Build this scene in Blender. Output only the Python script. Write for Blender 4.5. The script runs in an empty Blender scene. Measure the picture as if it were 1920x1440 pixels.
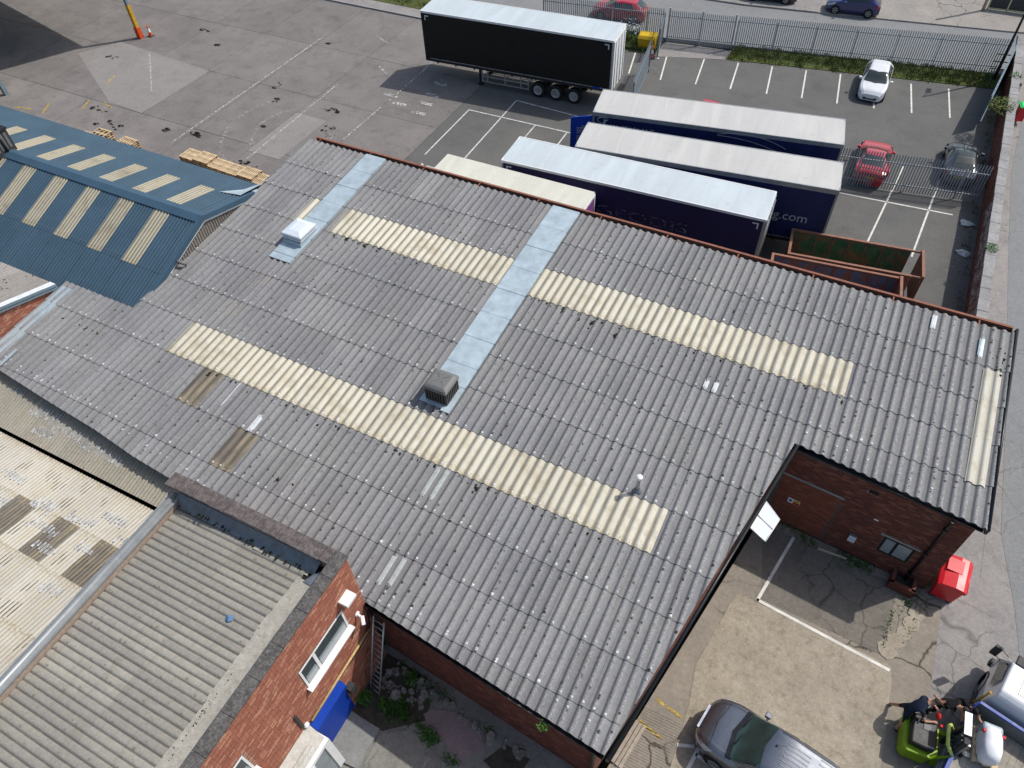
import bpy, bmesh, math, random
from mathutils import Vector, Matrix
R = math.radians
rnd = random.Random(7)
S = bpy.context.scene
COL = S.collection

# ---------------------------------------------------------------- camera, sky, sun, exposure
cam_d = bpy.data.cameras.new('camera'); cam = bpy.data.objects.new('camera', cam_d); COL.objects.link(cam)
def cam_axes():
    p, ro, th = R(49.49), R(2.754), R(-29.0)
    fw = Vector((0, math.cos(p), -math.sin(p))); up0 = Vector((0, math.sin(p), math.cos(p))); rt0 = Vector((1, 0, 0))
    c, s = math.cos(ro), math.sin(ro)
    up = c*up0 + s*rt0; rt = c*rt0 - s*up0
    M = Matrix(((math.cos(th), math.sin(th), 0), (-math.sin(th), math.cos(th), 0), (0, 0, 1)))
    return M @ rt, M @ up, M @ fw
_r, _u, _f = cam_axes()
CAM = Vector((0, 0, 26.45))
cam.matrix_world = Matrix(((_r.x, _u.x, -_f.x, CAM.x), (_r.y, _u.y, -_f.y, CAM.y), (_r.z, _u.z, -_f.z, CAM.z), (0, 0, 0, 1)))
cam_d.sensor_width = 36; cam_d.lens = 36*1386/1920
cam_d.clip_start = .1; cam_d.clip_end = 2000
S.camera = cam
w = bpy.data.worlds.new('World'); S.world = w; w.use_nodes = True
nt = w.node_tree; bg = nt.nodes['Background']
sky = nt.nodes.new('ShaderNodeTexSky'); sky.sky_type = 'NISHITA'; sky.sun_disc = False
sky.sun_elevation = R(52.5); sky.sun_rotation = R(45); sky.air_density = 1.2; sky.dust_density = 2.5
nt.links.new(sky.outputs[0], bg.inputs[0]); bg.inputs[1].default_value = .115
sd = bpy.data.lights.new('sun', 'SUN'); sd.energy = 3.0; sd.angle = R(.7); sd.color = (1, .965, .91)
sun = bpy.data.objects.new('sun', sd); COL.objects.link(sun)
_sv = Vector((math.cos(R(52.5))*math.cos(R(45)), math.cos(R(52.5))*math.sin(R(45)), math.sin(R(52.5))))
sun.rotation_euler = _sv.to_track_quat('Z', 'Y').to_euler(); sun.location = _sv*60
S.view_settings.view_transform = 'Standard'; S.view_settings.look = 'None'
S.view_settings.exposure = 0.2; S.view_settings.gamma = 1; S.view_settings.use_curve_mapping = False

# ---------------------------------------------------------------- materials
class NT:
    def __init__(s, name):
        m = bpy.data.materials.new(name); m.use_nodes = True
        s.m = m; s.n = m.node_tree.nodes; s.l = m.node_tree.links; s.b = s.n['Principled BSDF']; s._c = {}
    def N(s, t, **k):
        n = s.n.new('ShaderNode'+t)
        for a, v in k.items(): setattr(n, a, v)
        return n
    def put(s, inp, v):
        if isinstance(v, bpy.types.NodeSocket): s.l.new(v, inp)
        elif v is not None:
            if isinstance(v, tuple) and len(v) == 3 and inp.type == 'RGBA': v = v+(1,)
            inp.default_value = v
    def pos(s, kind='W'):
        if kind not in s._c:
            if kind == 'W': s._c[kind] = s.N('NewGeometry').outputs['Position']
            else: s._c[kind] = s.N('TexCoord').outputs['Object']
        return s._c[kind]
    def scaled(s, v, sc):
        n = s.N('VectorMath', operation='MULTIPLY'); s.put(n.inputs[0], v); n.inputs[1].default_value = sc; return n.outputs[0]
    def noise(s, scale=5, detail=5, rough=.6, vec=None, sc=None, kind='W', dist=0):
        v = vec or s.pos(kind)
        if sc: v = s.scaled(v, sc)
        n = s.N('TexNoise'); n.inputs['Scale'].default_value = scale; n.inputs['Detail'].default_value = detail
        n.inputs['Roughness'].default_value = rough; n.inputs['Distortion'].default_value = dist
        s.put(n.inputs['Vector'], v); return n.outputs['Fac']
    def voro(s, scale=5, feat='F1', vec=None, kind='W', out='Distance', sc=None, rnd=1):
        v = vec or s.pos(kind)
        if sc: v = s.scaled(v, sc)
        n = s.N('TexVoronoi', feature=feat); n.inputs['Scale'].default_value = scale; n.inputs['Randomness'].default_value = rnd
        s.put(n.inputs['Vector'], v); return n.outputs[out]
    def ramp(s, f, a, b, lo=0., hi=1., clamp=True):
        n = s.N('MapRange', clamp=clamp); s.put(n.inputs[0], f); n.inputs[1].default_value = a; n.inputs[2].default_value = b
        n.inputs[3].default_value = lo; n.inputs[4].default_value = hi; return n.outputs[0]
    def math(s, op, a, b=None, c=None):
        n = s.N('Math', operation=op); s.put(n.inputs[0], a)
        if b is not None: s.put(n.inputs[1], b)
        if c is not None: s.put(n.inputs[2], c)
        return n.outputs[0]
    def mix(s, f, a, b, blend='MIX'):
        n = s.N('Mix', data_type='RGBA', blend_type=blend); s.put(n.inputs[0], f); s.put(n.inputs[6], a); s.put(n.inputs[7], b); return n.outputs[2]
    def sep(s, v):
        n = s.N('SeparateXYZ'); s.put(n.inputs[0], v); return n.outputs
    def orand(s): return s.N('ObjectInfo').outputs['Random']
    def irand(s):
        g = s.N('NewGeometry').outputs['Random Per Island']
        return s.math('FRACT', s.math('ADD', g, s.orand()))
    def vary(s, col, r, amt):
        # multiply a colour by 1 +- amt
        return s.mix(1.0, col, s.mix(r, (1-amt,)*3, (1+amt,)*3), 'MULTIPLY')
    def bump(s, h, strength=.3, dist=.02):
        n = s.N('Bump'); n.inputs['Strength'].default_value = strength; n.inputs['Distance'].default_value = dist
        s.put(n.inputs['Height'], h); s.l.new(n.outputs[0], s.b.inputs['Normal'])
    def done(s, col, rough=.8, metal=0, spec=.3, coat=0, trans=0, alpha=None):
        s.put(s.b.inputs['Base Color'], col); s.put(s.b.inputs['Roughness'], rough); s.put(s.b.inputs['Metallic'], metal)
        s.b.inputs['Specular IOR Level'].default_value = spec
        if coat: s.b.inputs['Coat Weight'].default_value = coat; s.b.inputs['Coat Roughness'].default_value = .06
        if trans: s.b.inputs['Transmission Weight'].default_value = trans
        if alpha is not None: s.put(s.b.inputs['Alpha'], alpha)
        return s.m

def plain(name, c, rough=.6, metal=0, amt=.12, scale=6, spec=.3, coat=0, bump=0, rand=0, kind='W'):
    t = NT(name); f = t.ramp(t.noise(scale, 6, .65, kind=kind), .3, .7)
    col = t.vary(c, f, amt)
    if rand: col = t.vary(col, t.irand(), rand)
    if bump: t.bump(t.noise(scale*6, 4, kind=kind), bump, .01)
    rr = t.ramp(f, 0, 1, max(0, rough-.06), min(1, rough+.06))
    return t.done(col, rr, metal, spec, coat)

def m_asbestos(name='asbestos_cement', base=(.218, .218, .219), lich=(.045, .045, .04), white=(.56, .56, .54), dirt=(.125, .115, .10), pitch=.338, crown=.66, groove=.30, gw=.09, gs=.75, band=0):
    t = NT(name)
    o = t.sep(t.pos('O')); p = t.pos('W'); ps = t.sep(p)
    fx = t.math('FRACT', t.math('DIVIDE', o[0], pitch))                       # place across one corrugation
    d = t.math('ABSOLUTE', t.math('SUBTRACT', fx, crown-.05))
    cm = t.ramp(d, .03, .24, 1, 0)                                           # near the crown
    pan = t.ramp(d, .30, .48, 0, 1)
    n1 = t.ramp(t.noise(.35, 5, .6), .3, .7); n2 = t.ramp(t.noise(9, 6, .7), .3, .72)
    col = t.mix(n1, (base[0]*.86, base[1]*.86, base[2]*.90), (base[0]*1.1, base[1]*1.09, base[2]*1.06))
    col = t.vary(col, t.orand(), .10)
    if band:
        wn_ = t.N('TexWhiteNoise', noise_dimensions='2D'); cv = t.N('CombineXYZ'); t.put(cv.inputs[0], t.math('FLOOR', t.math('DIVIDE', o[0], pitch))); t.put(cv.inputs[1], t.orand()); t.put(wn_.inputs['Vector'], cv.outputs[0])
        col = t.mix(t.math('MULTIPLY', wn_.outputs['Value'], band), col, (base[0]*.62, base[1]*.60, base[2]*.62)); col = t.vary(col, wn_.outputs['Value'], .12)
    col = t.vary(col, n2, .16)
    streak = t.ramp(t.noise(1, 5, .6, sc=(7.0, .45, 1)), .52, .74)
    col = t.mix(t.math('MULTIPLY', streak, .45), col, dirt)
    # pale lichen bloom along the crowns, heavier to the east
    east = t.ramp(ps[0], -14, 5, .35, 1)
    wn = t.ramp(t.noise(26, 4, .75), .47, .64)
    col = t.mix(t.math('MULTIPLY', t.math('MULTIPLY', wn, cm), t.math('MULTIPLY', east, .85)), col, white)
    # dark round lichen spots scattered, thickest beside the crowns
    vc = t.N('TexVoronoi'); vc.inputs['Scale'].default_value = 6.2; t.put(vc.inputs['Vector'], p)
    rr = t.sep(vc.outputs['Color'])[0]
    size = t.ramp(rr, .35, 1, .02, .44)
    spot = t.ramp(t.math('SUBTRACT', size, t.math('ADD', vc.outputs['Distance'], t.math('MULTIPLY', t.noise(45, 2), .26))), -.10, -.02)
    dm = t.ramp(t.math('ABSOLUTE', t.math('SUBTRACT', fx, crown-.14)), .08, .30, 1, .12)
    col = t.mix(t.math('MULTIPLY', spot, dm), col, lich)
    sm = t.voro(24, vec=p); rs = t.ramp(sm, .14, .24, 1, 0)
    col = t.mix(t.math('MULTIPLY', t.math('MULTIPLY', rs, dm), t.ramp(t.noise(2.5, 3), .4, .6, .1, .75)), col, lich)
    # darker, uneven line along the groove of each corrugation
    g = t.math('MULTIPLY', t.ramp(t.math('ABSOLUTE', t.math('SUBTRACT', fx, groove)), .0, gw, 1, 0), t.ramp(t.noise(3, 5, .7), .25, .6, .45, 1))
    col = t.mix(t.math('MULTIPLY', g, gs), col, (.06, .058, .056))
    t.bump(t.noise(60, 4, .7), .25, .006)
    return t.done(col, .92, spec=.15)

def m_rooflight(name='rooflight_sheet', c=(.53, .50, .41), grime=(.25, .20, .11), pitch=.338, groove=.22, gw=.20, gs=.72):
    t = NT(name); ps = t.pos('W')
    n = t.ramp(t.noise(1, 5, .65, sc=(9, .8, 1)), .45, .75)
    col = t.vary(c, t.orand(), .07)
    col = t.mix(t.math('MULTIPLY', n, .55), col, (.43, .35, .2))
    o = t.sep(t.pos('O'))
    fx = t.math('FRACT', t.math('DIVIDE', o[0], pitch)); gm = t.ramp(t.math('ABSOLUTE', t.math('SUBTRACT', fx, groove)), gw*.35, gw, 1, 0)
    col = t.mix(t.math('MULTIPLY', gm, t.ramp(t.noise(1.3, 4, sc=(6, 1, 1)), .3, .6, gs*.6, gs)), col, (.115, .105, .08))  # groove colour holds valley dirt plus the painted shadow of the left flank
    edge = t.ramp(o[1], .0, .34, 1, 0)
    col = t.mix(t.math('MULTIPLY', edge, t.ramp(t.noise(14, 4), .45, .6)), col, (.30, .25, .15))
    col = t.mix(t.math('MULTIPLY', t.ramp(t.noise(1.4, 5, .7), .5, .75), .6), col, grime)
    col = t.vary(col, t.noise(22, 4), .12)
    return t.done(col, .55, spec=.3)

def m_concrete(name, c, c2, crack=.0, scale=.5, stain=(.1, .09, .075), rand=0., fine=40, stn=.5, cs=.55):
    t = NT(name)
    n = t.ramp(t.noise(scale, 7, .65), .3, .7)
    col = t.mix(n, c, c2)
    if rand: col = t.vary(col, t.orand(), rand)
    col = t.mix(t.math('MULTIPLY', t.ramp(t.noise(scale*2.6, 9, .72), .50, .74), stn), col, stain)
    col = t.mix(t.math('MULTIPLY', t.ramp(t.noise(14, 6, .75), .54, .68), .28), col, tuple(min(.6, x*1.35) for x in c))
    col = t.vary(col, t.ramp(t.noise(fine, 3, .8), .3, .7), .22)
    col = t.vary(col, t.ramp(t.noise(7, 5, .7), .3, .7), .12)
    sp = t.voro(9); col = t.mix(t.math('MULTIPLY', t.ramp(sp, .04, .09, 1, 0), .6), col, (.06, .055, .05))
    if crack:
        dn = t.N('TexNoise'); dn.inputs['Scale'].default_value = 1.2; dn.inputs['Detail'].default_value = 4; t.put(dn.inputs['Vector'], t.pos())
        ad = t.N('VectorMath', operation='MULTIPLY_ADD'); t.put(ad.inputs[0], dn.outputs['Color']); ad.inputs[1].default_value = (.9, .9, 0); t.put(ad.inputs[2], t.pos())
        e = t.voro(cs, 'DISTANCE_TO_EDGE', vec=ad.outputs[0])
        mask = t.ramp(t.noise(.22, 3), .46, .56)
        ck = t.math('MULTIPLY', t.ramp(e, .0, .022, 1, 0), mask)
        e2 = t.voro(cs*3.3, 'DISTANCE_TO_EDGE', vec=ad.outputs[0])
        ck2 = t.math('MULTIPLY', t.ramp(e2, .0, .03, .8, 0), t.ramp(t.noise(.3, 3, vec=ad.outputs[0]), .55, .62))
        col = t.mix(t.math('MULTIPLY', t.math('MAXIMUM', ck, ck2), crack), col, (.035, .035, .026))
    t.bump(t.noise(70, 4, .7), .25, .006)
    return t.done(col, .93, spec=.12)

def m_paint_line(name, c, wear=.5, scale=9):
    t = NT(name); n = t.noise(scale, 5, .75)
    a = t.ramp(n, wear-.07, wear+.05, 1, 0)
    col = t.vary(c, t.ramp(t.noise(3, 4), .3, .7), .2)
    return t.done(col, .85, spec=.15, alpha=a)

def m_brick(name, c1=(.40, .155, .10), c2=(.30, .11, .075), c3=(.48, .25, .165), dark=.35):
    t = NT(name); r = t.irand()
    col = t.mix(t.ramp(r, .0, .5), c1, c2); col = t.mix(t.ramp(r, .72, .95), col, c3)
    col = t.mix(t.math('MULTIPLY', t.ramp(t.noise(.9, 5, .65), .5, .75), dark), col, (.13, .075, .055))
    col = t.vary(col, t.ramp(t.noise(45, 4, .7), .3, .7), .18)
    t.bump(t.noise(90, 3), .2, .004)
    return t.done(col, .9, spec=.15)

def m_metal(name, c, rough=.4, metal=.8, amt=.12, rust=0, scale=3, streaky=False):
    t = NT(name); f = t.ramp(t.noise(scale, 6, .65), .3, .7)
    col = t.vary(c, f, amt); rr = t.ramp(f, 0, 1, rough-.06, rough+.1); mt = metal
    if rust:
        q = t.ramp(t.noise(2.1, 7, .72, sc=(1, 1, .45) if streaky else None), .62-rust*.3, .66-rust*.3+.08)
        col = t.mix(q, col, t.mix(t.noise(14, 5), (.20, .062, .03), (.36, .15, .085)))
        mt = t.math('MULTIPLY', t.math('SUBTRACT', 1., q), metal); rr = t.math('MAXIMUM', rr, t.math('MULTIPLY', q, .85))
    t.b.inputs['Specular IOR Level'].default_value = .3
    return t.done(col, rr, mt, .3)

def m_car(name, c, flake=.0):
    t = NT(name); col = t.vary(c, t.ramp(t.noise(2.2, 5), .3, .7), .06)
    dust = t.ramp(t.noise(3, 6, .7), .45, .8)
    col = t.mix(t.math('MULTIPLY', dust, .05), col, (.3, .28, .25))
    return t.done(col, t.ramp(dust, 0, 1, .26, .34), flake, .5, coat=.8)

def m_glass(name, c=(.02, .03, .03), rough=.06):
    t = NT(name); col = t.vary(c, t.noise(3, 3), .4)
    return t.done(col, rough, 0, .6, coat=.3)

def m_leaf(name, c1, c2):
    t = NT(name); r = t.irand(); col = t.mix(r, c1, c2)
    return t.done(col, .7, spec=.2)

def m_curtain(name, c, sheen=.45):
    t = NT(name); f = t.ramp(t.noise(1.2, 4, sc=(1, 1, .25)), .3, .7)
    col = t.vary(c, f, .2)
    t.bump(t.noise(1.6, 3, sc=(1.3, 1.3, .2)), .25, .05)
    return t.done(col, sheen, 0, .35)

def m_trailer_roof(name, c):
    t = NT(name)
    n = t.noise(.75, 3, .5, kind='O', sc=(1.6, .25, 1), dist=.8)
    col = t.mix(t.ramp(n, .3, .7), tuple(x*.86 for x in c), c)
    col = t.mix(t.math('MULTIPLY', t.ramp(t.noise(2.2, 6, .7, kind='O'), .56, .8), .5), col, (.36, .33, .27))
    col = t.vary(col, t.noise(18, 4), .06)
    t.bump(n, .6, .06)
    return t.done(col, .5, 0, .35)

MT = dict(
 asb=m_asbestos(), asb2=m_asbestos('office_roof_sheet', (.335, .32, .275), (.20, .18, .14), (.52, .5, .44), (.2, .18, .13), .23, .5, .06, .10, .92, .9),
 asb3=m_asbestos('old_grey_sheet', (.27, .255, .235), (.06, .055, .05), (.5, .5, .48), (.14, .12, .1), .146, .5, .02, .2, .5),
 lean=m_asbestos('lean_to_sheet', (.37, .345, .275), (.13, .11, .07), (.62, .6, .55), (.22, .18, .11), .146, .5, .02, .25, .6, .6),
 gable=m_asbestos('gable_cladding', (.24, .215, .19), (.08, .07, .06), (.36, .34, .32), (.13, .1, .08), .146, .5, .02, .26, .75),
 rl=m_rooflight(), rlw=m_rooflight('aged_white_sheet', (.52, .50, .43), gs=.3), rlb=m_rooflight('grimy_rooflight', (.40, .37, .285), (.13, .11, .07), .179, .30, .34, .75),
 rldark=m_rooflight('brown_rooflight', (.115, .098, .08), (.07, .06, .05)),
 galv=m_metal('galvanised_flashing', (.42, .50, .54), .48, .25, .16, scale=2.2), galvd=m_metal('lead_flashing', (.15, .175, .20), .55, .2, .3),
 white=plain('white_upvc', (.78, .78, .77), .4, amt=.05), whited=plain('white_paint_weathered', (.62, .64, .65), .7, amt=.14, scale=4),
 black=plain('black_gutter', (.012, .014, .016), .35, spec=.4, amt=.3), rubber=plain('tyre_rubber', (.018, .018, .018), .85, amt=.25, scale=20),
 dark=plain('dark_recess', (.015, .014, .013), .9), dgrey=plain('dark_plastic', (.045, .047, .048), .6), mgrey=plain('grey_plastic', (.16, .165, .16), .55, amt=.1),
 vent=plain('grey_vent_plastic', (.155, .155, .15), .5, amt=.1), ventd=plain('grey_louvre', (.065, .06, .055), .6), ventw=plain('pale_vent_cap', (.62, .67, .72), .45, amt=.05),
 rust=m_metal('rusty_gutter', (.245, .10, .065), .8, .0, .3, 0, 5), steel=m_metal('bright_steel', (.55, .57, .58), .38, .7), chassis=m_metal('dark_chassis', (.025, .027, .03), .6, .2),
 blue=m_metal('blue_cladding', (.045, .086, .125), .55, .0, .14, scale=.6), bluetrim=m_metal('blue_trim', (.050, .098, .145), .48, .0, .1, scale=1),
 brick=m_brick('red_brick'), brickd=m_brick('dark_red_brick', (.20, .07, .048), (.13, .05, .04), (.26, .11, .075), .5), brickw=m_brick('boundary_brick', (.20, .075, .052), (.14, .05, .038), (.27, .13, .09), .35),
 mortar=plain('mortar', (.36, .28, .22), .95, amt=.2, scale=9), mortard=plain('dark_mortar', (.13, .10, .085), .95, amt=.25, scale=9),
 coping=m_concrete('lichen_coping', (.135, .125, .12), (.055, .05, .047), 0, 5, (.27, .26, .24), fine=18, stn=.75), copm=m_concrete('mauve_coping', (.185, .155, .148), (.07, .06, .058), 0, 6, (.04, .036, .036), fine=16, stn=.8),
 fillet=m_concrete('cement_fillet', (.43, .405, .35), (.30, .28, .24), 0, 2, (.16, .15, .12)),
 stone=m_concrete('stone_coping', (.34, .335, .33), (.25, .245, .24), 0, 1.5, (.14, .13, .12), rand=.1),
 yard=m_concrete('yard_concrete', (.225, .207, .195), (.165, .152, .144), 0, .35, (.105, .096, .09), rand=.07, stn=.7),
 asph=m_concrete('car_park_asphalt', (.118, .117, .113), (.15, .147, .138), 0, .22, (.07, .07, .068), stn=.5),
 road=m_concrete('street_asphalt', (.205, .21, .213), (.235, .238, .236), .25, .25, (.17, .17, .17), stn=.4),
 pave=m_concrete('footway_concrete', (.30, .28, .262), (.24, .228, .22), .5, .5, (.14, .13, .13), stn=.6),
 apron=m_concrete('cracked_apron', (.335, .308, .275), (.26, .243, .222), .9, .4, (.2, .18, .16)),
 brown=m_concrete('brick_yard_concrete', (.285, .25, .205), (.215, .19, .158), .95, .8, (.15, .125, .095), stn=.35, cs=.38),
 slab=m_concrete('pale_yard_slab', (.37, .325, .255), (.27, .235, .182), .0, 1.1, (.15, .12, .08), stn=.75),
 painted_shade=m_concrete('painted_yard_shade', (.20, .18, .152), (.155, .14, .12), .6, .8, (.1, .088, .07)),
 alley=m_concrete('alley_concrete', (.27, .26, .23), (.19, .185, .165), .3, 1.1, (.09, .088, .07)), alleyg=m_concrete('smooth_slab', (.27, .27, .255), (.2, .2, .19), 0, 1.2, (.14, .14, .13)),
 mauve=m_concrete('mauve_slab', (.30, .225, .225), (.245, .185, .18), 0, 1.2, (.14, .1, .1), stn=.4), soil=m_concrete('dark_soil', (.045, .038, .03), (.09, .078, .06), 0, 2.5, (.02, .018, .014)),
 rubble=m_concrete('rubble_stone', (.36, .33, .29), (.22, .205, .18), 0, 4, (.09, .08, .065), rand=.25),
 land=m_concrete('earth', (.11, .115, .085), (.15, .14, .11), 0, .2, (.07, .08, .04)),
 wl=m_paint_line('white_line_paint', (.6, .6, .58), .60), wlw=m_paint_line('worn_white_paint', (.5, .49, .47), .50, 5), yl=m_paint_line('yellow_line_paint', (.5, .36, .09), .53), wlf=m_paint_line('fresh_white_line', (.66, .64, .58), .66),
 oil=m_paint_line('oil_stain', (.012, .012, .012), .50, 3), chalk=m_paint_line('tyre_scuff', (.36, .33, .32), .47, 4), patch=m_concrete('paler_concrete', (.265, .25, .238), (.225, .21, .2), 0, .5, (.16, .15, .14)), wet=m_paint_line('dark_patch', (.11, .10, .098), .55, 1.2),
 grass=m_leaf('grass_blades', (.075, .115, .022), (.19, .19, .06)), leaf=m_leaf('weed_leaves', (.03, .10, .012), (.075, .17, .03)), moss=plain('dark_moss', (.022, .024, .012), .95, amt=.5), turf=m_concrete('turf', (.06, .085, .025), (.10, .115, .04), 0, 1.2, (.14, .12, .07)),
 pal=m_metal('galvanised_pale', (.33, .36, .375), .55, .1, .1, 0, 2), fgate=m_metal('blue_grey_gate', (.17, .235, .285), .5, .3, .1),
 wood=plain('pallet_wood', (.56, .43, .27), .85, amt=.2, scale=4, rand=.15), woodo=plain('old_wood', (.36, .31, .25), .9, amt=.25, rand=.15), woodb=plain('pallet_block', (.24, .13, .065), .9, amt=.25),
 red=m_car('red_car_paint', (.42, .018, .035)), whitep=m_car('white_car_paint', (.72, .73, .74)), greyp=m_car('grey_van_paint', (.19, .205, .235), .75), greyc=m_car('dark_grey_car_paint', (.075, .082, .10), .6), bluep=m_car('dark_blue_car_paint', (.012, .018, .10)), blackp=m_car('black_car_paint', (.01, .01, .012)),
 glass=m_glass('car_glass'), glassg=m_glass('tinted_windscreen', (.03, .055, .05)), pane=m_glass('window_glass', (.06, .075, .08), .1), panel=m_glass('pale_window', (.26, .30, .32), .2),
 chrome=m_metal('chrome', (.75, .76, .78), .15, 1.), alloy=m_metal('alloy_rim', (.42, .43, .44), .35, .8), lamp=m_glass('headlamp_lens', (.45, .48, .5), .1), tail=m_glass('tail_lens', (.35, .01, .02), .2),
 plate=plain('white_number_plate', (.7, .7, .68), .5), platey=plain('yellow_number_plate', (.42, .33, .05), .5),
 curtb=m_curtain('black_curtain', (.004, .0045, .005), .6), curtn=m_curtain('navy_curtain', (.012, .02, .085), .45), curtp=m_curtain('indigo_curtain', (.010, .008, .06), .5), purple=plain('purple_door', (.20, .06, .24), .5),
 troof=m_trailer_roof('translucent_trailer_roof', (.54, .60, .625)), troofw=m_trailer_roof('off_white_trailer_roof', (.54, .53, .505)), troofc=m_trailer_roof('cream_trailer_roof', (.64, .63, .54)),
 alu=m_metal('aluminium_rail', (.34, .355, .36), .45, .5), trw=plain('trailer_white', (.70, .71, .71), .45, amt=.08), mark=plain('reflective_white', (.62, .63, .64), .5), ghost=m_paint_line('ghost_lettering', (.17, .17, .25), .46, 6), sign=plain('faded_white_print', (.35, .37, .43), .6),
 skg=m_metal('green_skip_paint', (.06, .125, .062), .7, .0, .35, .42, 3, True), skb=m_metal('blue_grey_skip_paint', (.13, .15, .21), .6, .0, .2, .48, 3, True), sko=m_metal('rusty_rim', (.27, .135, .095), .75, .1, .25),
 yel=plain('yellow_plastic', (.62, .40, .02), .55, amt=.15), redp=plain('red_plastic', (.58, .012, .022), .35, amt=.1, scale=2, spec=.5), grn=plain('bright_green_plastic', (.04, .62, .16), .45), ora=plain('orange_red_plastic', (.60, .075, .02), .55), amber=plain('amber_plastic', (.60, .33, .02), .5),
 yelp=plain('yellow_post_paint', (.52, .30, .03), .6, amt=.3), steelb=plain('blue_grey_steel', (.16, .22, .26), .6), orbr=plain('orange_brick', (.45, .15, .06), .9),
 bluedoor=m_metal('blue_shutter', (.006, .045, .34), .45, 0, .1, scale=1.5), bluebody=m_metal('blue_lorry_paint', (.03, .065, .30), .4, 0, .15), lime=plain('lime_green_paint', (.22, .36, .010), .4, amt=.1), limed=plain('pale_lime_paint', (.48, .56, .14), .4, amt=.15), bed=plain('lorry_bed_board', (.30, .275, .23), .85, amt=.3, scale=3), bodyg=plain('grey_headboard', (.125, .145, .15), .55),
 film=plain('white_shrink_wrap', (.80, .80, .82), .3, amt=.06), bag=plain('clear_grey_wrap', (.38, .44, .48), .35, amt=.15), orange=plain('orange_strap', (.52, .30, .05), .7),
 skin=plain('skin', (.46, .25, .17), .6, amt=.08), navy=plain('navy_cloth', (.010, .017, .035), .9), blk=plain('black_cloth', (.010, .010, .011), .9), hair=plain('dark_hair', (.035, .027, .022), .8), glove=plain('black_glove', (.012, .012, .013), .8), shoe=plain('black_shoe', (.01, .01, .01), .7), redg=plain('red_glove', (.5, .02, .02), .7),
 pipe=plain('yellow_brown_pipe', (.50, .36, .17), .7, amt=.25, scale=8), scrap=plain('clear_plastic_scrap', (.5, .54, .55), .4, amt=.2), bluebag=plain('blue_scrap', (.12, .22, .38), .6),
 cream=plain('cream_timber', (.52, .48, .30), .7), render=m_concrete('porch_felt', (.56, .55, .50), (.46, .45, .40), 0, 3, (.28, .27, .24)), redsign=plain('red_print', (.55, .03, .03), .6), yelsign=plain('yellow_print', (.70, .52, .02), .6), bluesign=plain('blue_print', (.05, .12, .4), .6),
)

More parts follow.
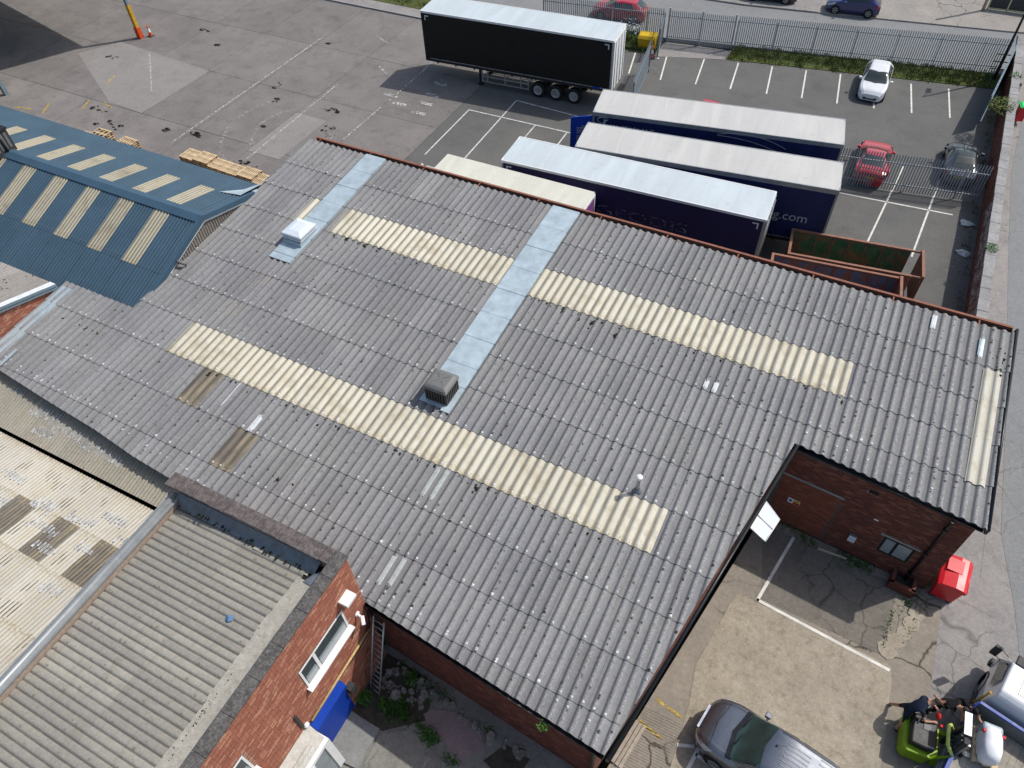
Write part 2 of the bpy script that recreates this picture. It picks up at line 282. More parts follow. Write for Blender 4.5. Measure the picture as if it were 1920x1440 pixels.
# ---------------------------------------------------------------- mesh helpers
class MB:
    def __init__(s): s.v = []; s.f = []; s.mi = []; s.sm = []
    def add(s, vs, fs, mi=0, smooth=False):
        b = len(s.v); s.v += [tuple(v) for v in vs]
        for f in fs: s.f.append([b+i for i in f]); s.mi.append(mi); s.sm.append(smooth)
        return s
    def box(s, x0, x1, y0, y1, z0, z1, mi=0, M=None, taper=None):
        vs = [(x0, y0, z0), (x1, y0, z0), (x1, y1, z0), (x0, y1, z0), (x0, y0, z1), (x1, y0, z1), (x1, y1, z1), (x0, y1, z1)]
        if taper:
            cx, cy = (x0+x1)/2, (y0+y1)/2
            vs = vs[:4]+[(cx+(x-cx)*taper[0], cy+(y-cy)*taper[1], z) for x, y, z in vs[4:]]
        if M: vs = [M @ Vector(v) for v in vs]
        return s.add(vs, [(0, 3, 2, 1), (4, 5, 6, 7), (0, 1, 5, 4), (1, 2, 6, 5), (2, 3, 7, 6), (3, 0, 4, 7)], mi)
    def prism(s, poly, z0, z1, mi=0, M=None):
        n = len(poly)
        def zz(z, i): return z[i] if isinstance(z, (list, tuple)) else z
        vs = [(p[0], p[1], zz(z0, i)) for i, p in enumerate(poly)]+[(p[0], p[1], zz(z1, i)) for i, p in enumerate(poly)]
        if M: vs = [M @ Vector(v) for v in vs]
        a = sum(poly[i][0]*poly[(i+1) % n][1]-poly[(i+1) % n][0]*poly[i][1] for i in range(n))
        idx = list(range(n)) if a > 0 else list(range(n))[::-1]
        fs = [tuple(idx[::-1]), tuple(n+i for i in idx)]
        for k in range(n):
            i, j = idx[k], idx[(k+1) % n]; fs.append((i, j, n+j, n+i))
        return s.add(vs, fs, mi)
    def tube(s, pts, r, n=8, mi=0, cap=True, smooth=True):
        pts = [Vector(p) for p in pts]; rs = r if isinstance(r, (list, tuple)) else [r]*len(pts)
        vs = []; prev = None
        for i, p in enumerate(pts):
            d = (pts[min(i+1, len(pts)-1)]-pts[max(i-1, 0)]).normalized()
            a = Vector((0, 0, 1)) if abs(d.z) < .9 else Vector((1, 0, 0))
            if prev is not None: a = prev
            x = (a-d*a.dot(d)).normalized(); y = d.cross(x); prev = x
            for k in range(n):
                t = 2*math.pi*k/n; vs.append(p+(x*math.cos(t)+y*math.sin(t))*rs[i])
        fs = []
        for i in range(len(pts)-1):
            for k in range(n):
                k2 = (k+1) % n; fs.append((i*n+k, i*n+k2, (i+1)*n+k2, (i+1)*n+k))
        s.add(vs, fs, mi, smooth)
        if cap:
            b = len(s.v)-len(vs)
            s.f.append([b+k for k in range(n)][::-1]); s.mi.append(mi); s.sm.append(False)
            e = b+(len(pts)-1)*n; s.f.append([e+k for k in range(n)]); s.mi.append(mi); s.sm.append(False)
        return s
    def lathe(s, prof, n=16, mi=0, M=None, smooth=True):
        vs = []
        for r, z in prof:
            for k in range(n):
                t = 2*math.pi*k/n; vs.append((r*math.cos(t), r*math.sin(t), z))
        if M: vs = [M @ Vector(v) for v in vs]
        fs = []
        for i in range(len(prof)-1):
            for k in range(n):
                k2 = (k+1) % n; fs.append((i*n+k, i*n+k2, (i+1)*n+k2, (i+1)*n+k))
        return s.add(vs, fs, mi, smooth)
    def quad(s, a, b, c, d, mi=0): return s.add([a, b, c, d], [(0, 1, 2, 3)], mi)
    def mesh(s, name, mats):
        me = bpy.data.meshes.new(name); me.from_pydata(s.v, [], s.f)
        for m in (mats if isinstance(mats, (list, tuple)) else [mats]): me.materials.append(MT[m] if isinstance(m, str) else m)
        me.polygons.foreach_set('material_index', s.mi); me.polygons.foreach_set('use_smooth', s.sm); me.update(); return me
    def build(s, name, mats, parent=None, loc=None, rz=0, M=None):
        return link(name, s.mesh(name, mats), parent, loc, rz, M)
def link(name, me, parent=None, loc=None, rz=0, M=None):
    o = bpy.data.objects.new(name, me); COL.objects.link(o)
    if parent: o.parent = parent
    if M is not None: o.matrix_local = M
    else:
        if loc: o.location = loc
        if rz: o.rotation_euler = (0, 0, rz)
    return o
def tag(o, label=None, cat=None, group=None, kind=None):
    if label: o['label'] = label
    if cat: o['category'] = cat
    if group: o['group'] = group
    if kind: o['kind'] = kind
    return o
def thing(name, label, cat, loc=(0, 0, 0), rz=0, group=None):
    return tag(link(name, None, None, loc, rz), label, cat, group)
def struct(name, b, m): return tag(b.build(name, m), kind='structure')
def stuff(o): o['kind'] = 'stuff'; return o
def bevel(o, w=.02, n=2):
    m = o.modifiers.new('bevel', 'BEVEL'); m.width = w; m.segments = n; m.limit_method = 'ANGLE'; return o
def smooth_all(o):
    o.data.polygons.foreach_set('use_smooth', [True]*len(o.data.polygons)); return o
def copy_tree(o, parent=None, loc=None, rz=None):
    c = o.copy(); COL.objects.link(c)
    if parent is not None: c.parent = parent
    for ch in o.children: copy_tree(ch, c)
    if loc is not None: c.location = loc
    if rz is not None: c.rotation_euler = (0, 0, rz)
    return c

# corrugated sheets: local x across, y up the slope, z out of the roof
def profile(kind, width):
    pts = []
    if kind == 'traf': pitch = .338; unit = [(0, 0), (.22, -.002), (.32, .010), (.38, .036), (.46, .060), (.56, .071), (.66, .070), (.76, .056), (.86, .030), (.94, .008)]
    elif kind == 'six': pitch = .146; unit = [(i/8, .022-.022*math.cos(2*math.pi*i/8)) for i in range(8)]
    elif kind == 'box': pitch = .179; unit = [(0, 0), (.55, 0), (.66, .030), (.88, .030)]
    elif kind == 'wide': pitch = .23; unit = [(0, 0), (.12, .002), (.19, .030), (.28, .042), (.52, .048), (.78, .042), (.92, .028)]
    k = 0
    while k*pitch < width+pitch:
        for a, z in unit:
            x = (k+a)*pitch
            if x < width-1e-4: pts.append((x, z))
        k += 1
    pts.append((width, 0 if kind != 'six' else .022-.022*math.cos(2*math.pi*(width/pitch))))
    return pts
_sheet_cache = {}
def sheet_mesh(kind, width, y0, y1, m, tilt=.016, clip=None, key=None):
    k = (kind, round(width, 3), round(y0, 3), round(y1, 3), m, tilt) if clip is None else None
    if k and k in _sheet_cache: return _sheet_cache[k]
    b = MB(); pr = profile(kind, width)
    L = max(.01, y1-y0); cols = []
    for x, z in pr:
        a, c = y0, y1
        if clip: a, c = clip(x, y0, y1)
        cols.append((x, z, a, c))
    def P(x, z, y): return (x, y, z+tilt*(y1-y)/L)
    t = .020; vs = []; idx = {}
    def vid(p):
        q = (round(p[0], 5), round(p[1], 5), round(p[2], 5))
        if q not in idx: idx[q] = len(vs); vs.append(p)
        return idx[q]
    tops = []; sk = MB()
    for (xa, za, a0, a1), (xb, zb, b0, b1) in zip(cols, cols[1:]):
        if a1-a0 < .004 and b1-b0 < .004: continue
        a1 = max(a1, a0+.003); b1 = max(b1, b0+.003)
        A, B2, C, D = P(xa, za, a0), P(xb, zb, b0), P(xb, zb, b1), P(xa, za, a1)
        tops.append((vid(A), vid(B2), vid(C), vid(D)))
        sk.add([A, B2, (B2[0], B2[1], B2[2]-t), (A[0], A[1], A[2]-t)], [(0, 3, 2, 1)])
        sk.add([D, C, (C[0], C[1], C[2]-t), (D[0], D[1], D[2]-t)], [(0, 1, 2, 3)])
    if not tops: return None
    b.add(vs, tops, 0, True); b.add(sk.v, sk.f)
    me = b.mesh('corrugated_sheet', m)
    if k: _sheet_cache[k] = me
    return me

# brickwork laid brick by brick over a wall face.  O origin, u along, n outwards
def brickwork(wall, O, u, n, length, z0, z1, mat, skip=None, singles=0, seed=1, relief=.012):
    O, u, n = Vector(O), Vector(u).normalized(), Vector(n).normalized(); r = random.Random(seed)
    bl, bh, g = .215, .065, .010
    spots = []
    rows = int((z1-z0)/(bh+g))
    for j in range(rows):
        z = z0+j*(bh+g); off = -(bl+g)/2 if j % 2 else 0; x = off
        while x < length-.02:
            a, c = max(0, x), min(length, x+bl)
            if c-a > .03:
                mid = O+u*((a+c)/2)
                if not (skip and skip((a+c)/2, z+bh/2)): spots.append((a, c, z, (CAM-mid-Vector((0, 0, z-mid.z))).length))
            x += bl+g
    full = sorted([s for s in spots if s[1]-s[0] > bl-.001], key=lambda s: s[3])[:singles]
    fs = set(map(id, full))
    me = None
    if singles:
        b = MB(); b.box(0, bl, 0, relief+.05, 0, bh); me = b.mesh('brick', mat)
        for a, c, z, d in full:
            k = r.uniform(-.003, .004)
            p = O+u*a+n*(-.05+k); p.z = z
            M = Matrix((( u.x, n.x, 0, p.x), (u.y, n.y, 0, p.y), (0, 0, 1, p.z), (0, 0, 0, 1)))
            # keep a right-handed frame
            if u.cross(n).z < 0:
                p2 = O+u*c+n*(-.05+k); M = Matrix(((-u.x, n.x, 0, p2.x), (-u.y, n.y, 0, p2.y), (0, 0, 1, z), (0, 0, 0, 1)))
            link('brick', me, wall, M=M)
    b = MB()
    for s in spots:
        if id(s) in fs: continue
        a, c, z, d = s; k = relief+r.uniform(-.003, .004)
        p0, p1 = O+u*a, O+u*c
        q0, q1 = p0+n*k, p1+n*k
        i0, i1 = p0-n*.004, p1-n*.004
        vs = [(i0.x, i0.y, z), (i1.x, i1.y, z), (i1.x, i1.y, z+bh), (i0.x, i0.y, z+bh), (q0.x, q0.y, z), (q1.x, q1.y, z), (q1.x, q1.y, z+bh), (q0.x, q0.y, z+bh)]
        F = [(4, 5, 6, 7), (0, 1, 5, 4), (1, 2, 6, 5), (2, 3, 7, 6), (3, 0, 4, 7)]
        if u.cross(Vector((0, 0, 1))).dot(n) < 0: F = [f[::-1] for f in F]
        b.add(vs, F)
    stuff(b.build('brickwork', mat, wall))

# ---------------------------------------------------------------- ground
WP = {}
_link = link
def link(name, me, parent=None, loc=None, rz=0, M=None):
    o = _link(name, me, parent, loc, rz, M)
    if parent is not None and parent.name in WP: o.matrix_parent_inverse = WP[parent.name]
    return o
def wthing(name, label, cat, loc, group=None):
    # a thing whose parts are modelled in world coordinates
    o = thing(name, label, cat, loc, 0, group); WP[o.name] = Matrix.Translation(-Vector(loc)); return o

struct('ground', MB().prism([(-500, -400), (500, -400), (500, 700), (-500, 700)], -.6, -.10), 'land')
def clip_poly(poly, f):
    out = []
    for i, p in enumerate(poly):
        q = poly[(i+1) % len(poly)]; a, b = f(p), f(q)
        if a >= 0: out.append(p)
        if (a > 0 > b) or (a < 0 < b):
            t = a/(a-b); out.append((p[0]+(q[0]-p[0])*t, p[1]+(q[1]-p[1])*t))
    return out
# concrete trailer yard: cast bays with open joints
yard = tag(link('trailer_yard', MB().prism([(-120, 20), (-25.7, 20), (-25.7, 51.6), (-120, 51.6)], -.2, -.03).mesh('trailer_yard', 'dark')), kind='structure')
xs = [-25.72-5.05*i for i in range(14)]; ysj = [20.2, 25.4, 30.95, 37.75, 44.4, 51.6]
for i in range(13):
    for j in range(5):
        g = .016
        x1, x0, y0, y1 = xs[i]-g, xs[i+1]+g, ysj[j]+g, ysj[j+1]-g
        if j in (1, 2) and i % 3 == 1: y1 = y1
        b = MB(); z = rnd.uniform(-.004, .004)
        b.box(x0, x1, y0, y1, -.04, z); b.build('concrete_slab', 'yard', yard)
struct('car_park', MB().prism([(-25.70, 20.4), (-25.70, 43.9), (-25.9, 51.6), (-20, 52.6), (-16, 53.0), (-10.9, 54.6), (7.35, 57.7), (7.35, 20.4)], -.25, 0), 'asph')
struct('street', MB().prism([(-160, 53.5), (-16, 55.6), (7.2, 59.4), (60, 68.0), (60, 78), (7, 66.3), (-12, 63.4), (-160, 58.0)], -.05, .30), 'road')
fw_ = MB()
fw_.prism([(-160, 58.0), (-12, 63.4), (-6.5, 64.2), (-6.5, 80), (-160, 70)], -.05, .42); struct('far_footway', fw_, 'pave')
struct('cracked_forecourt', MB().prism([(-6.5, 64.2), (7, 66.3), (60, 78), (60, 100), (-6.5, 90)], -.05, .40), 'apron')
# kerb and near footway along the trailer yard edge
kb = MB()
for k in range(40):
    x = -26.2-k*.915; kb.box(x-.90, x, 51.62, 51.76, -.2, .12)
struct('kerb', kb, 'stone')
struct('near_footway', MB().prism([(-62, 51.77), (-25.9, 51.77), (-25.9, 53.0), (-62, 53.0)], -.2, .10), 'pave')
struct('grass_verge', MB().prism([(-62, 53.01), (-25.9, 53.01), (-19.6, 53.2), (-16.2, 53.9), (-16, 55.5), (-62, 54.6)], -.2, .13), 'turf')
struct('grass_bank', MB().prism([(-10.9, 54.65), (7.2, 57.75), (7.2, 59.35), (-10.8, 56.15)], -.1, [.02, .02, .30, .30]), 'turf')
struct('gate_threshold', MB().prism([(-16.0, 53.0), (-10.92, 54.62), (-10.9, 56.1), (-16, 55.58)], -.1, .012), 'pave')
# upper ground: brick yard, back alley, side road on top of the boundary wall
struct('brick_yard', MB().prism([(-.78, -14), (7.19, -14), (7.19, 16.55), (7.1, 16.45), (1.30, 17.0), (-.78, 5.7)], -.2, 1.40), 'brown')
struct('back_alley', MB().prism([(-9.2, -14), (-.79, -14), (-.79, 5.8), (-9.2, 6.5)], -.2, .85), 'alley')
def zroad(y): return 1.405 if y < 27 else (1.405-(y-27)*(1.0/31) if y < 58 else .405)
def strip(name, xl, xr, m, dz=0, ys=None):
    b = MB(); ys = ys or [-14, 0, 10, 17, 22, 27, 32, 37, 42, 47, 52, 58, 66]
    for y0, y1 in zip(ys, ys[1:]):
        A = [(xl(y0), y0), (xr(y0), y0), (xr(y1), y1), (xl(y1), y1)]
        b.add([(x, y, zroad(y)+dz) for x, y in A], [(0, 1, 2, 3)])
        b.add([(xl(y0), y0, zroad(y0)+dz), (xl(y1), y1, zroad(y1)+dz), (xl(y1), y1, -.2), (xl(y0), y0, -.2)], [(0, 1, 2, 3)])
    return tag(b.build(name, m), kind='structure')
strip('side_road', lambda y: 7.76, lambda y: 40, 'pave')
RD = [(-14, 11.6), (10, 11.0), (17, 10.0), (20, 9.35), (24, 9.2), (30, 8.95), (36, 8.68), (46, 8.35), (56, 8.7), (66, 9.6)]
def ip(P, x):
    for (a, c), (d, e) in zip(P, P[1:]):
        if x <= d: return c+(e-c)*(x-a)/(d-a)
    return P[-1][1]
strip('side_carriageway', lambda y: ip(RD, y), lambda y: 40, 'road', .008, [-14, 10, 13.5, 17, 18.5, 20, 22, 24, 27, 30, 33, 36, 41, 46, 51, 56, 58, 66])
struct('yard_apron', MB().prism([(7.185, -14), (11.2, -14), (10.8, 10), (9.9, 17), (9.25, 20.4), (8.6, 22.6), (7.9, 24.9), (7.77, 25.1), (7.77, 16.9), (7.185, 16.6)], 1.2, 1.403), 'brown')

def flat(name, poly, z, m, th=.004, kind='structure'):
    return tag(MB().prism(poly, z-.003, z+th).build(name, m), kind=kind)
def line(name, p, q, wd, z, m):
    p, q = Vector(p), Vector(q); d = (q-p).normalized(); n = Vector((-d.y, d.x))*wd/2
    return flat(name, [tuple(p-n), tuple(q-n), tuple(q+n), tuple(p+n)], z, m)
# pale slab, stains, scuffs on the trailer yard
flat('paler_concrete', [(-57.6, 35.7), (-55.9, 38.6), (-45.75, 37.7), (-45.95, 30.95), (-49.4, 31.2)], .006, 'patch')
flat('paler_concrete', [(-35.8, 30.3), (-33.2, 30.3), (-33.2, 35.5), (-35.8, 35.5)], .006, 'patch')
for x, y, a, bb in [(-48.6, 29.8, 1.5, 1.0), (-46.5, 28.9, .8, .5), (-38.3, 36.2, .5, .5), (-39.3, 37.9, .6, .4), (-33.8, 36.7, .8, .5), (-32.2, 34.4, .9, .7), (-42.5, 29.9, .5, .4), (-40.5, 30.4, .7, .35), (-36.8, 33.0, .4, .3), (-35.2, 28.9, 1.4, .35), (-37.3, 28.2, .4, .4), (-48.0, 41.2, .5, .35), (-40.1, 45.2, .6, .3), (-54.6, 36.4, .7, .35), (-51, 43, .8, .4)]:
    n = 9
    for q in range(7 if a > .6 else 4):
        sx, sy, s_ = x+rnd.gauss(0, a*.45), y+rnd.gauss(0, bb*.45), rnd.uniform(.08, .24)
        flat('oil_stain', [(sx+s_*1.3*math.cos(6.283*k/n)*rnd.uniform(.6, 1.1), sy+s_*math.sin(6.283*k/n)*rnd.uniform(.6, 1.1)) for k in range(n)], .010, 'oil')
def arc(name, cx, cy, r, a0, a1, wd, z, m, n=26):
    P = [(cx+(r-wd/2)*math.cos(R(a0+(a1-a0)*k/n)), cy+(r-wd/2)*math.sin(R(a0+(a1-a0)*k/n))) for k in range(n+1)]
    Q = [(cx+(r+wd/2)*math.cos(R(a0+(a1-a0)*k/n)), cy+(r+wd/2)*math.sin(R(a0+(a1-a0)*k/n))) for k in range(n+1)]
    b = MB(); vs = [(x, y, z) for x, y in P+Q]; b.add(vs, [(i, i+1, n+2+i, n+1+i) for i in range(n)])
    return tag(b.build(name, m), kind='structure')
arc('tyre_scuff', -33.5, 33.5, 5.6, 150, 250, .28, .012, 'chalk'); arc('tyre_scuff', -33.5, 33.5, 3.6, 140, 245, .28, .012, 'chalk'); arc('tyre_scuff', -28.5, 33.0, 3.2, 150, 230, .2, .012, 'chalk')
for p, q in [((-50.4, 29.6), (-50.9, 30.7)), ((-49.6, 30.9), (-48.6, 30.6)), ((-52.6, 28.0), (-53.3, 29.2)), ((-55.2, 27.8), (-53.8, 28.1)), ((-51.6, 33), (-52, 34.2))]: line('yellow_dash', p, q, .13, .012, 'yl')
for x0, y0, x1, y1 in [(-41.2, 28.9, -41.1, 46), (-30.75, 34, -30.75, 38.5), (-35.2, 29.5, -35.5, 40), (-30.7, 39.5, -30.8, 46)]: line('worn_joint_line', (x0, y0), (x1, y1), .11, .012, 'wlw')
line('worn_marking', (-52.4, 38.2), (-47.6, 33.6), .09, .012, 'wlw')
for x, y in [(-28.6, 43.0), (-28.3, 41.4), (-28.1, 40.2), (-27.9, 38.9), (-31.0, 40.2), (-29.8, 39.4)]: flat('worn_marking', [(x-.55, y-.16), (x+.6, y-.2), (x+.5, y+.2), (x-.5, y+.15)], .012, 'wlw')
line('worn_marking', (-37.2, 47.6), (-35.6, 46.9), .1, .012, 'wlw'); line('worn_marking', (-34.2, 43.5), (-33, 42.7), .12, .012, 'wlw')
# asphalt box markings
for p, q in [((-22.47, 43.15), (-22.25, 34.6)), ((-24.92, 40.7), (-24.83, 34.7)), ((-24.97, 40.7), (-16.6, 40.85)), ((-22.5, 43.15), (-17.0, 42.9)), ((-19.86, 40.75), (-19.8, 36.5)), ((-17.55, 40.82), (-17.45, 36.8))]: line('white_line', p, q, .09, .004, 'wl')
for p, q in [((-17.39, 53.0), (-16.7, 49.83)), ((-15.1, 53.6), (-14.31, 49.84)), ((-12.4, 54.1), (-11.84, 50.24)), ((-9.95, 54.5), (-9.43, 50.55)), ((-7.58, 54.9), (-6.98, 50.9)), ((-5.24, 55.3), (-4.66, 51.28)), ((-2.92, 55.7), (-2.36, 51.51)), ((-.65, 55.8), (-.02, 51.85)), ((1.74, 56.2), (2.32, 52.21)), ((4.14, 56.5), (4.64, 52.57))]: line('bay_line', p, q, .10, .004, 'wlf')
for p, q in [((2.75, 45.6), (2.05, 37.0)), ((4.9, 45.2), (4.4, 37.0)), ((-.6, 41.25), (5.95, 41.75))]: line('bay_line', p, q, .10, .004, 'wlf')
# brick yard slabs and markings
flat('pale_slab', [(.75, 10.3), (1.25, 13.45), (6.5, 13.15), (6.62, 12.6), (6.75, 9.0), (7.0, 2.0), (1.2, 2.0), (.95, 9.0)], 1.406, 'slab', .006)
flat('painted_shade_patch', [(1.4, 16.6), (2.1, 13.6), (6.2, 13.4), (6.3, 16.2)], 1.404, 'painted_shade', .003)  # shadow below the notch wall put into the ground colour
line('bay_line', (2.55, 16.5), (1.98, 13.45), .11, 1.418, 'wlf'); line('bay_line', (1.95, 13.5), (6.5, 12.98), .11, 1.418, 'wlf')
line('bay_line', (1.0, 7.7), (1.5, 7.9), .10, 1.418, 'wlf'); line('bay_line', (1.72, 8.55), (1.35, 6.0), .12, 1.418, 'wlf'); line('bay_line', (1.6, 7.7), (4.5, 7.2), .1, 1.418, 'wlf')
line('yellow_dash', (-.05, 8.72), (.87, 8.55), .10, 1.408, 'yl'); line('yellow_dash', (-.3, 7.86), (.51, 7.65), .10, 1.408, 'yl')
gr = MB()
for k in range(26):
    y = 6.2+k*.085; gr.box(-.3, .95, y, y+.03, 1.398, 1.412)
stuff(tag(gr.build('grooved_concrete', 'brown')))
rp = MB(); rr2 = random.Random(5)
for x, y, s in [(6.55, 14.1, .30), (6.72, 14.5, .28), (6.9, 14.95, .32), (7.0, 15.4, .3), (6.3, 13.65, .33)]:
    n = 9; P = [(x+s*math.cos(6.28*k/n)*rr2.uniform(.8, 1.1), y+s*math.sin(6.28*k/n)*rr2.uniform(.8, 1.1)) for k in range(n)]; rp.prism(P, 1.39, 1.4195+.0015*len(rp.f)/11)
tag(rp.build('concrete_patch', 'slab'), kind='structure')
# alley patches
flat('smooth_slab', [(-8.98, 2.6), (-7.72, 2.7), (-7.78, 4.02), (-8.95, 4.05)], .93, 'alleyg', .02)
flat('mauve_slab', [(-6.55, 5.35), (-5.75, 5.62), (-4.75, 5.45), (-4.45, 5.0), (-4.95, 4.35), (-5.5, 4.55), (-6.3, 4.75), (-6.75, 5.05)], .858, 'mauve', .02)
flat('dark_soil', [(-8.95, 4.1), (-7.7, 4.0), (-7.1, 4.5), (-6.6, 4.9), (-6.7, 5.4), (-7.2, 6.1), (-8.95, 6.25)], .855, 'soil', .006)
flat('dark_soil', [(-4.3, 4.7), (-3.5, 4.5), (-3.1, 4.9), (-3.0, 5.4), (-3.9, 5.45)], .855, 'soil', .006)
flat('alley_slab', [(-7.65, 2.6), (-7.7, 3.9), (-6.9, 4.45), (-5.6, 4.15), (-4.6, 3.9), (-4.6, 1.0), (-7.6, 1.0)], .862, 'alley', .02)

# ---------------------------------------------------------------- main factory with the corrugated roof
RA, RB = 4.5, .075
def rz_(y): return RA+RB*y
def interp(P, x):
    if x <= P[0][0]: return P[0][1]
    for (xa, ya), (xb, yb) in zip(P, P[1:]):
        if x <= xb: return ya+(yb-ya)*(x-xa)/(xb-xa)
    return P[-1][1]
EAVE = [(-29.2, 7.98), (-27.57, 7.85), (-24.5, 7.58), (-21.76, 7.38), (-19.6, 7.12), (-17.4, 6.97), (-15.2, 6.40), (-9.05, 6.26), (-.78, 5.5)]
def ylow(x):
    if x <= -.78: return interp(EAVE, x)
    if x <= 1.31: return 5.5+(x+.78)*5.588
    return 17.18-.119*(x-1.31)
def yhigh(x): return 12.6 if x < -24.95 else 25.1
fac = wthing('factory', 'long low brick factory under a grey corrugated cement roof with cream rooflight strips', 'factory building', (-10, 15, 0))
foot = [(-28.7, 8.1), (-17.3, 7.15), (-9.0, 6.5), (-1.06, 5.77), (1.14, 17.07), (7.1, 16.5), (7.1, 24.95), (-24.75, 24.95), (-24.75, 12.6), (-28.7, 12.6)]
wb = MB().prism(foot, -.3, [rz_(p[1])-.14 for p in foot]); fwall = wb.build('wall', 'mortard', fac)
Dn = Vector((5.69, -.545, 0)).normalized(); Nn = Vector((Dn.y, -Dn.x, 0))
N0 = Vector((1.40, 17.045, 0))
def notch_skip(u, z): return (3.77 < u < 4.79 and 2.34 < z < 3.28) or (u < 2.0 and z < 4.22) or (1.98 < u < 2.12 and z < 4.0) or (-.1 < u < 2.1 and 4.2 < z < 4.32) or (3.6 < u < 4.95 and 3.28 < z < 3.40)
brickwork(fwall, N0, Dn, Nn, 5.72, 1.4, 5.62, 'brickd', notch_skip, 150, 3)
m_bricked = m_brick('bricked_up_opening', (.255, .088, .055), (.20, .068, .045), (.29, .105, .065), .2); MT['bricked'] = m_bricked
brickwork(fwall, N0, Dn, Nn, 1.98, 1.4, 4.2, 'bricked', None, 0, 4)
Da = Vector((7.94, -.73, 0)).normalized(); Na = Vector((Da.y, -Da.x, 0))
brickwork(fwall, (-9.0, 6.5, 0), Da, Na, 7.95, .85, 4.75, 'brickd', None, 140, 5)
Dv = Vector((2.20, 11.3, 0)).normalized(); Nv = Vector((Dv.y, -Dv.x, 0))
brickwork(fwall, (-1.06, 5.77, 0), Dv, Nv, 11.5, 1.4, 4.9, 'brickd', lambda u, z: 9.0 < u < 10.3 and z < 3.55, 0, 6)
roof = MB().prism([(x, y) for x, y in [(-28.7, 8.2), (-17.3, 7.3), (-9.0, 6.6), (-.95, 5.9), (1.2, 17.2), (7.0, 16.7), (7.0, 25.0), (-24.7, 25.0), (-24.7, 12.4), (-28.7, 12.4)]], [rz_(y)-.11 for y in (8.2, 7.3, 6.6, 5.9, 17.2, 16.7, 25, 25, 12.4, 12.4)], [rz_(y)-.03 for y in (8.2, 7.3, 6.6, 5.9, 17.2, 16.7, 25, 25, 12.4, 12.4)]).build('roof', 'dark', fac)
LAPS = [25.1]+[23.08-1.67*i for i in range(12)]
SW = 1.014; X0 = 7.44
fix = MB()
nrm = math.hypot(1, RB)
def roof_M(x, y, dz=0): return Matrix(((1, 0, 0, x), (0, 1, -RB/nrm, y), (0, RB, 1/nrm, rz_(y)+dz), (0, 0, 0, 1)))
for r in range(1, len(LAPS)):
    y0, y1 = LAPS[r], LAPS[r-1]
    top = y1+(.14 if r > 1 else 0)
    for k in range(36):
        x0 = X0-SW*(k+1)
        if x0+SW < -28.9: continue
        m, nm = 'asb', 'roof_sheet'
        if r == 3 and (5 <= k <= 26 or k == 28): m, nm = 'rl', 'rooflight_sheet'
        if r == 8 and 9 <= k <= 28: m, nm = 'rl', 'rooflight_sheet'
        if r == 9 and k == 26 or r == 10 and k == 23: m, nm = 'rldark', 'rooflight_sheet'
        
        def clip(x, a, b, x0=x0, y0=y0):
            gx = x0+x
            if gx > 7.30 or gx < -28.85: return a, a
            return max(y0+a, ylow(gx))-y0, min(y0+b, yhigh(gx))-y0
        L = top-y0
        full = all(abs(clip(t*SW/6, 0, L)[0]) < 1e-6 and abs(clip(t*SW/6, 0, L)[1]-L) < 1e-6 for t in range(7))
        none = all(clip(t*SW/6, 0, L)[1]-clip(t*SW/6, 0, L)[0] < .004 for t in range(7))
        if none: continue
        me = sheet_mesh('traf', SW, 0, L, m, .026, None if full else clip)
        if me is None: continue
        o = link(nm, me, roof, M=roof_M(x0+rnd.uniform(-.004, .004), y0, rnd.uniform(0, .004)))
        if nm == 'rooflight_sheet' and m == 'rldark': o['label'] = 'brown rooflight sheet'
        # cap washers over the hook bolts, two crowns out of three, just above each lap
        for c in (0, 1, 2):
            gx = x0+(c+.61)*.338
            yl = y0+.085+rnd.uniform(-.015, .02)
            ye = ylow(gx)+.55
            for yy, pr in ((yl, .93 if c < 2 else .06), (ye, .8 if c < 2 else 0) if y0 < ye < top-.3 and r > 8 or (gx > 1.4 and y0 < ye < top-.3) else (None, 0)):
                if yy is None or rnd.random() > pr or yy < ylow(gx)+.03 or yy > yhigh(gx)-.2 or gx > 7.2 or gx < -28.5: continue
                rad = rnd.uniform(.030, .042)*(1.25 if rnd.random() < .12 else 1); z = rz_(yy)+.071+.024
                fix.lathe([(rad, -.012), (rad, .010), (rad*.6, .014), (.012, .014), (.012, .026), (0, .026)], 7, 0, Matrix.Translation((gx, yy, z)), False)
                if rnd.random() < .55: fix.lathe([(.014, .014), (.013, .030), (0, .031)], 5, 1, Matrix.Translation((gx, yy, z)), False)
stuff(fix.build('fixing_washers', ['whited', 'dgrey'], roof))
# galvanised flashing runs down to the two ventilators
def flashing_run(xa, xb, ya, yb, step, m='galv'):
    y = ya; i = 0
    while y > yb+.02:
        y2 = max(yb, y-step); b = MB(); dz = .100+.004*(i % 2)+rnd.uniform(0, .004)
        n = 6
        for j in range(n):
            u0, u1 = xa+(xb-xa)*j/n, xa+(xb-xa)*(j+1)/n
            b.add([(u0, y2-.05, rz_(y2)+dz+.010), (u1, y2-.05, rz_(y2)+dz+.010), (u1, y, rz_(y)+dz), (u0, y, rz_(y)+dz)], [(0, 1, 2, 3)], 0, True)
        b.add([(xa, y2-.05, rz_(y2)+dz+.010), (xb, y2-.05, rz_(y2)+dz+.010), (xb, y2-.05, rz_(y2)+dz-.03), (xa, y2-.05, rz_(y2)+dz-.03)], [(0, 3, 2, 1)])
        for xx in (xa, xb): b.add([(xx, y2-.05, rz_(y2)+dz+.01), (xx, y, rz_(y)+dz), (xx, y, rz_(y)+dz-.09), (xx, y2-.05, rz_(y2)+dz-.08)], [(0, 1, 2, 3)])
        b.build('flashing_sheet', m, roof); y = y2; i += 1
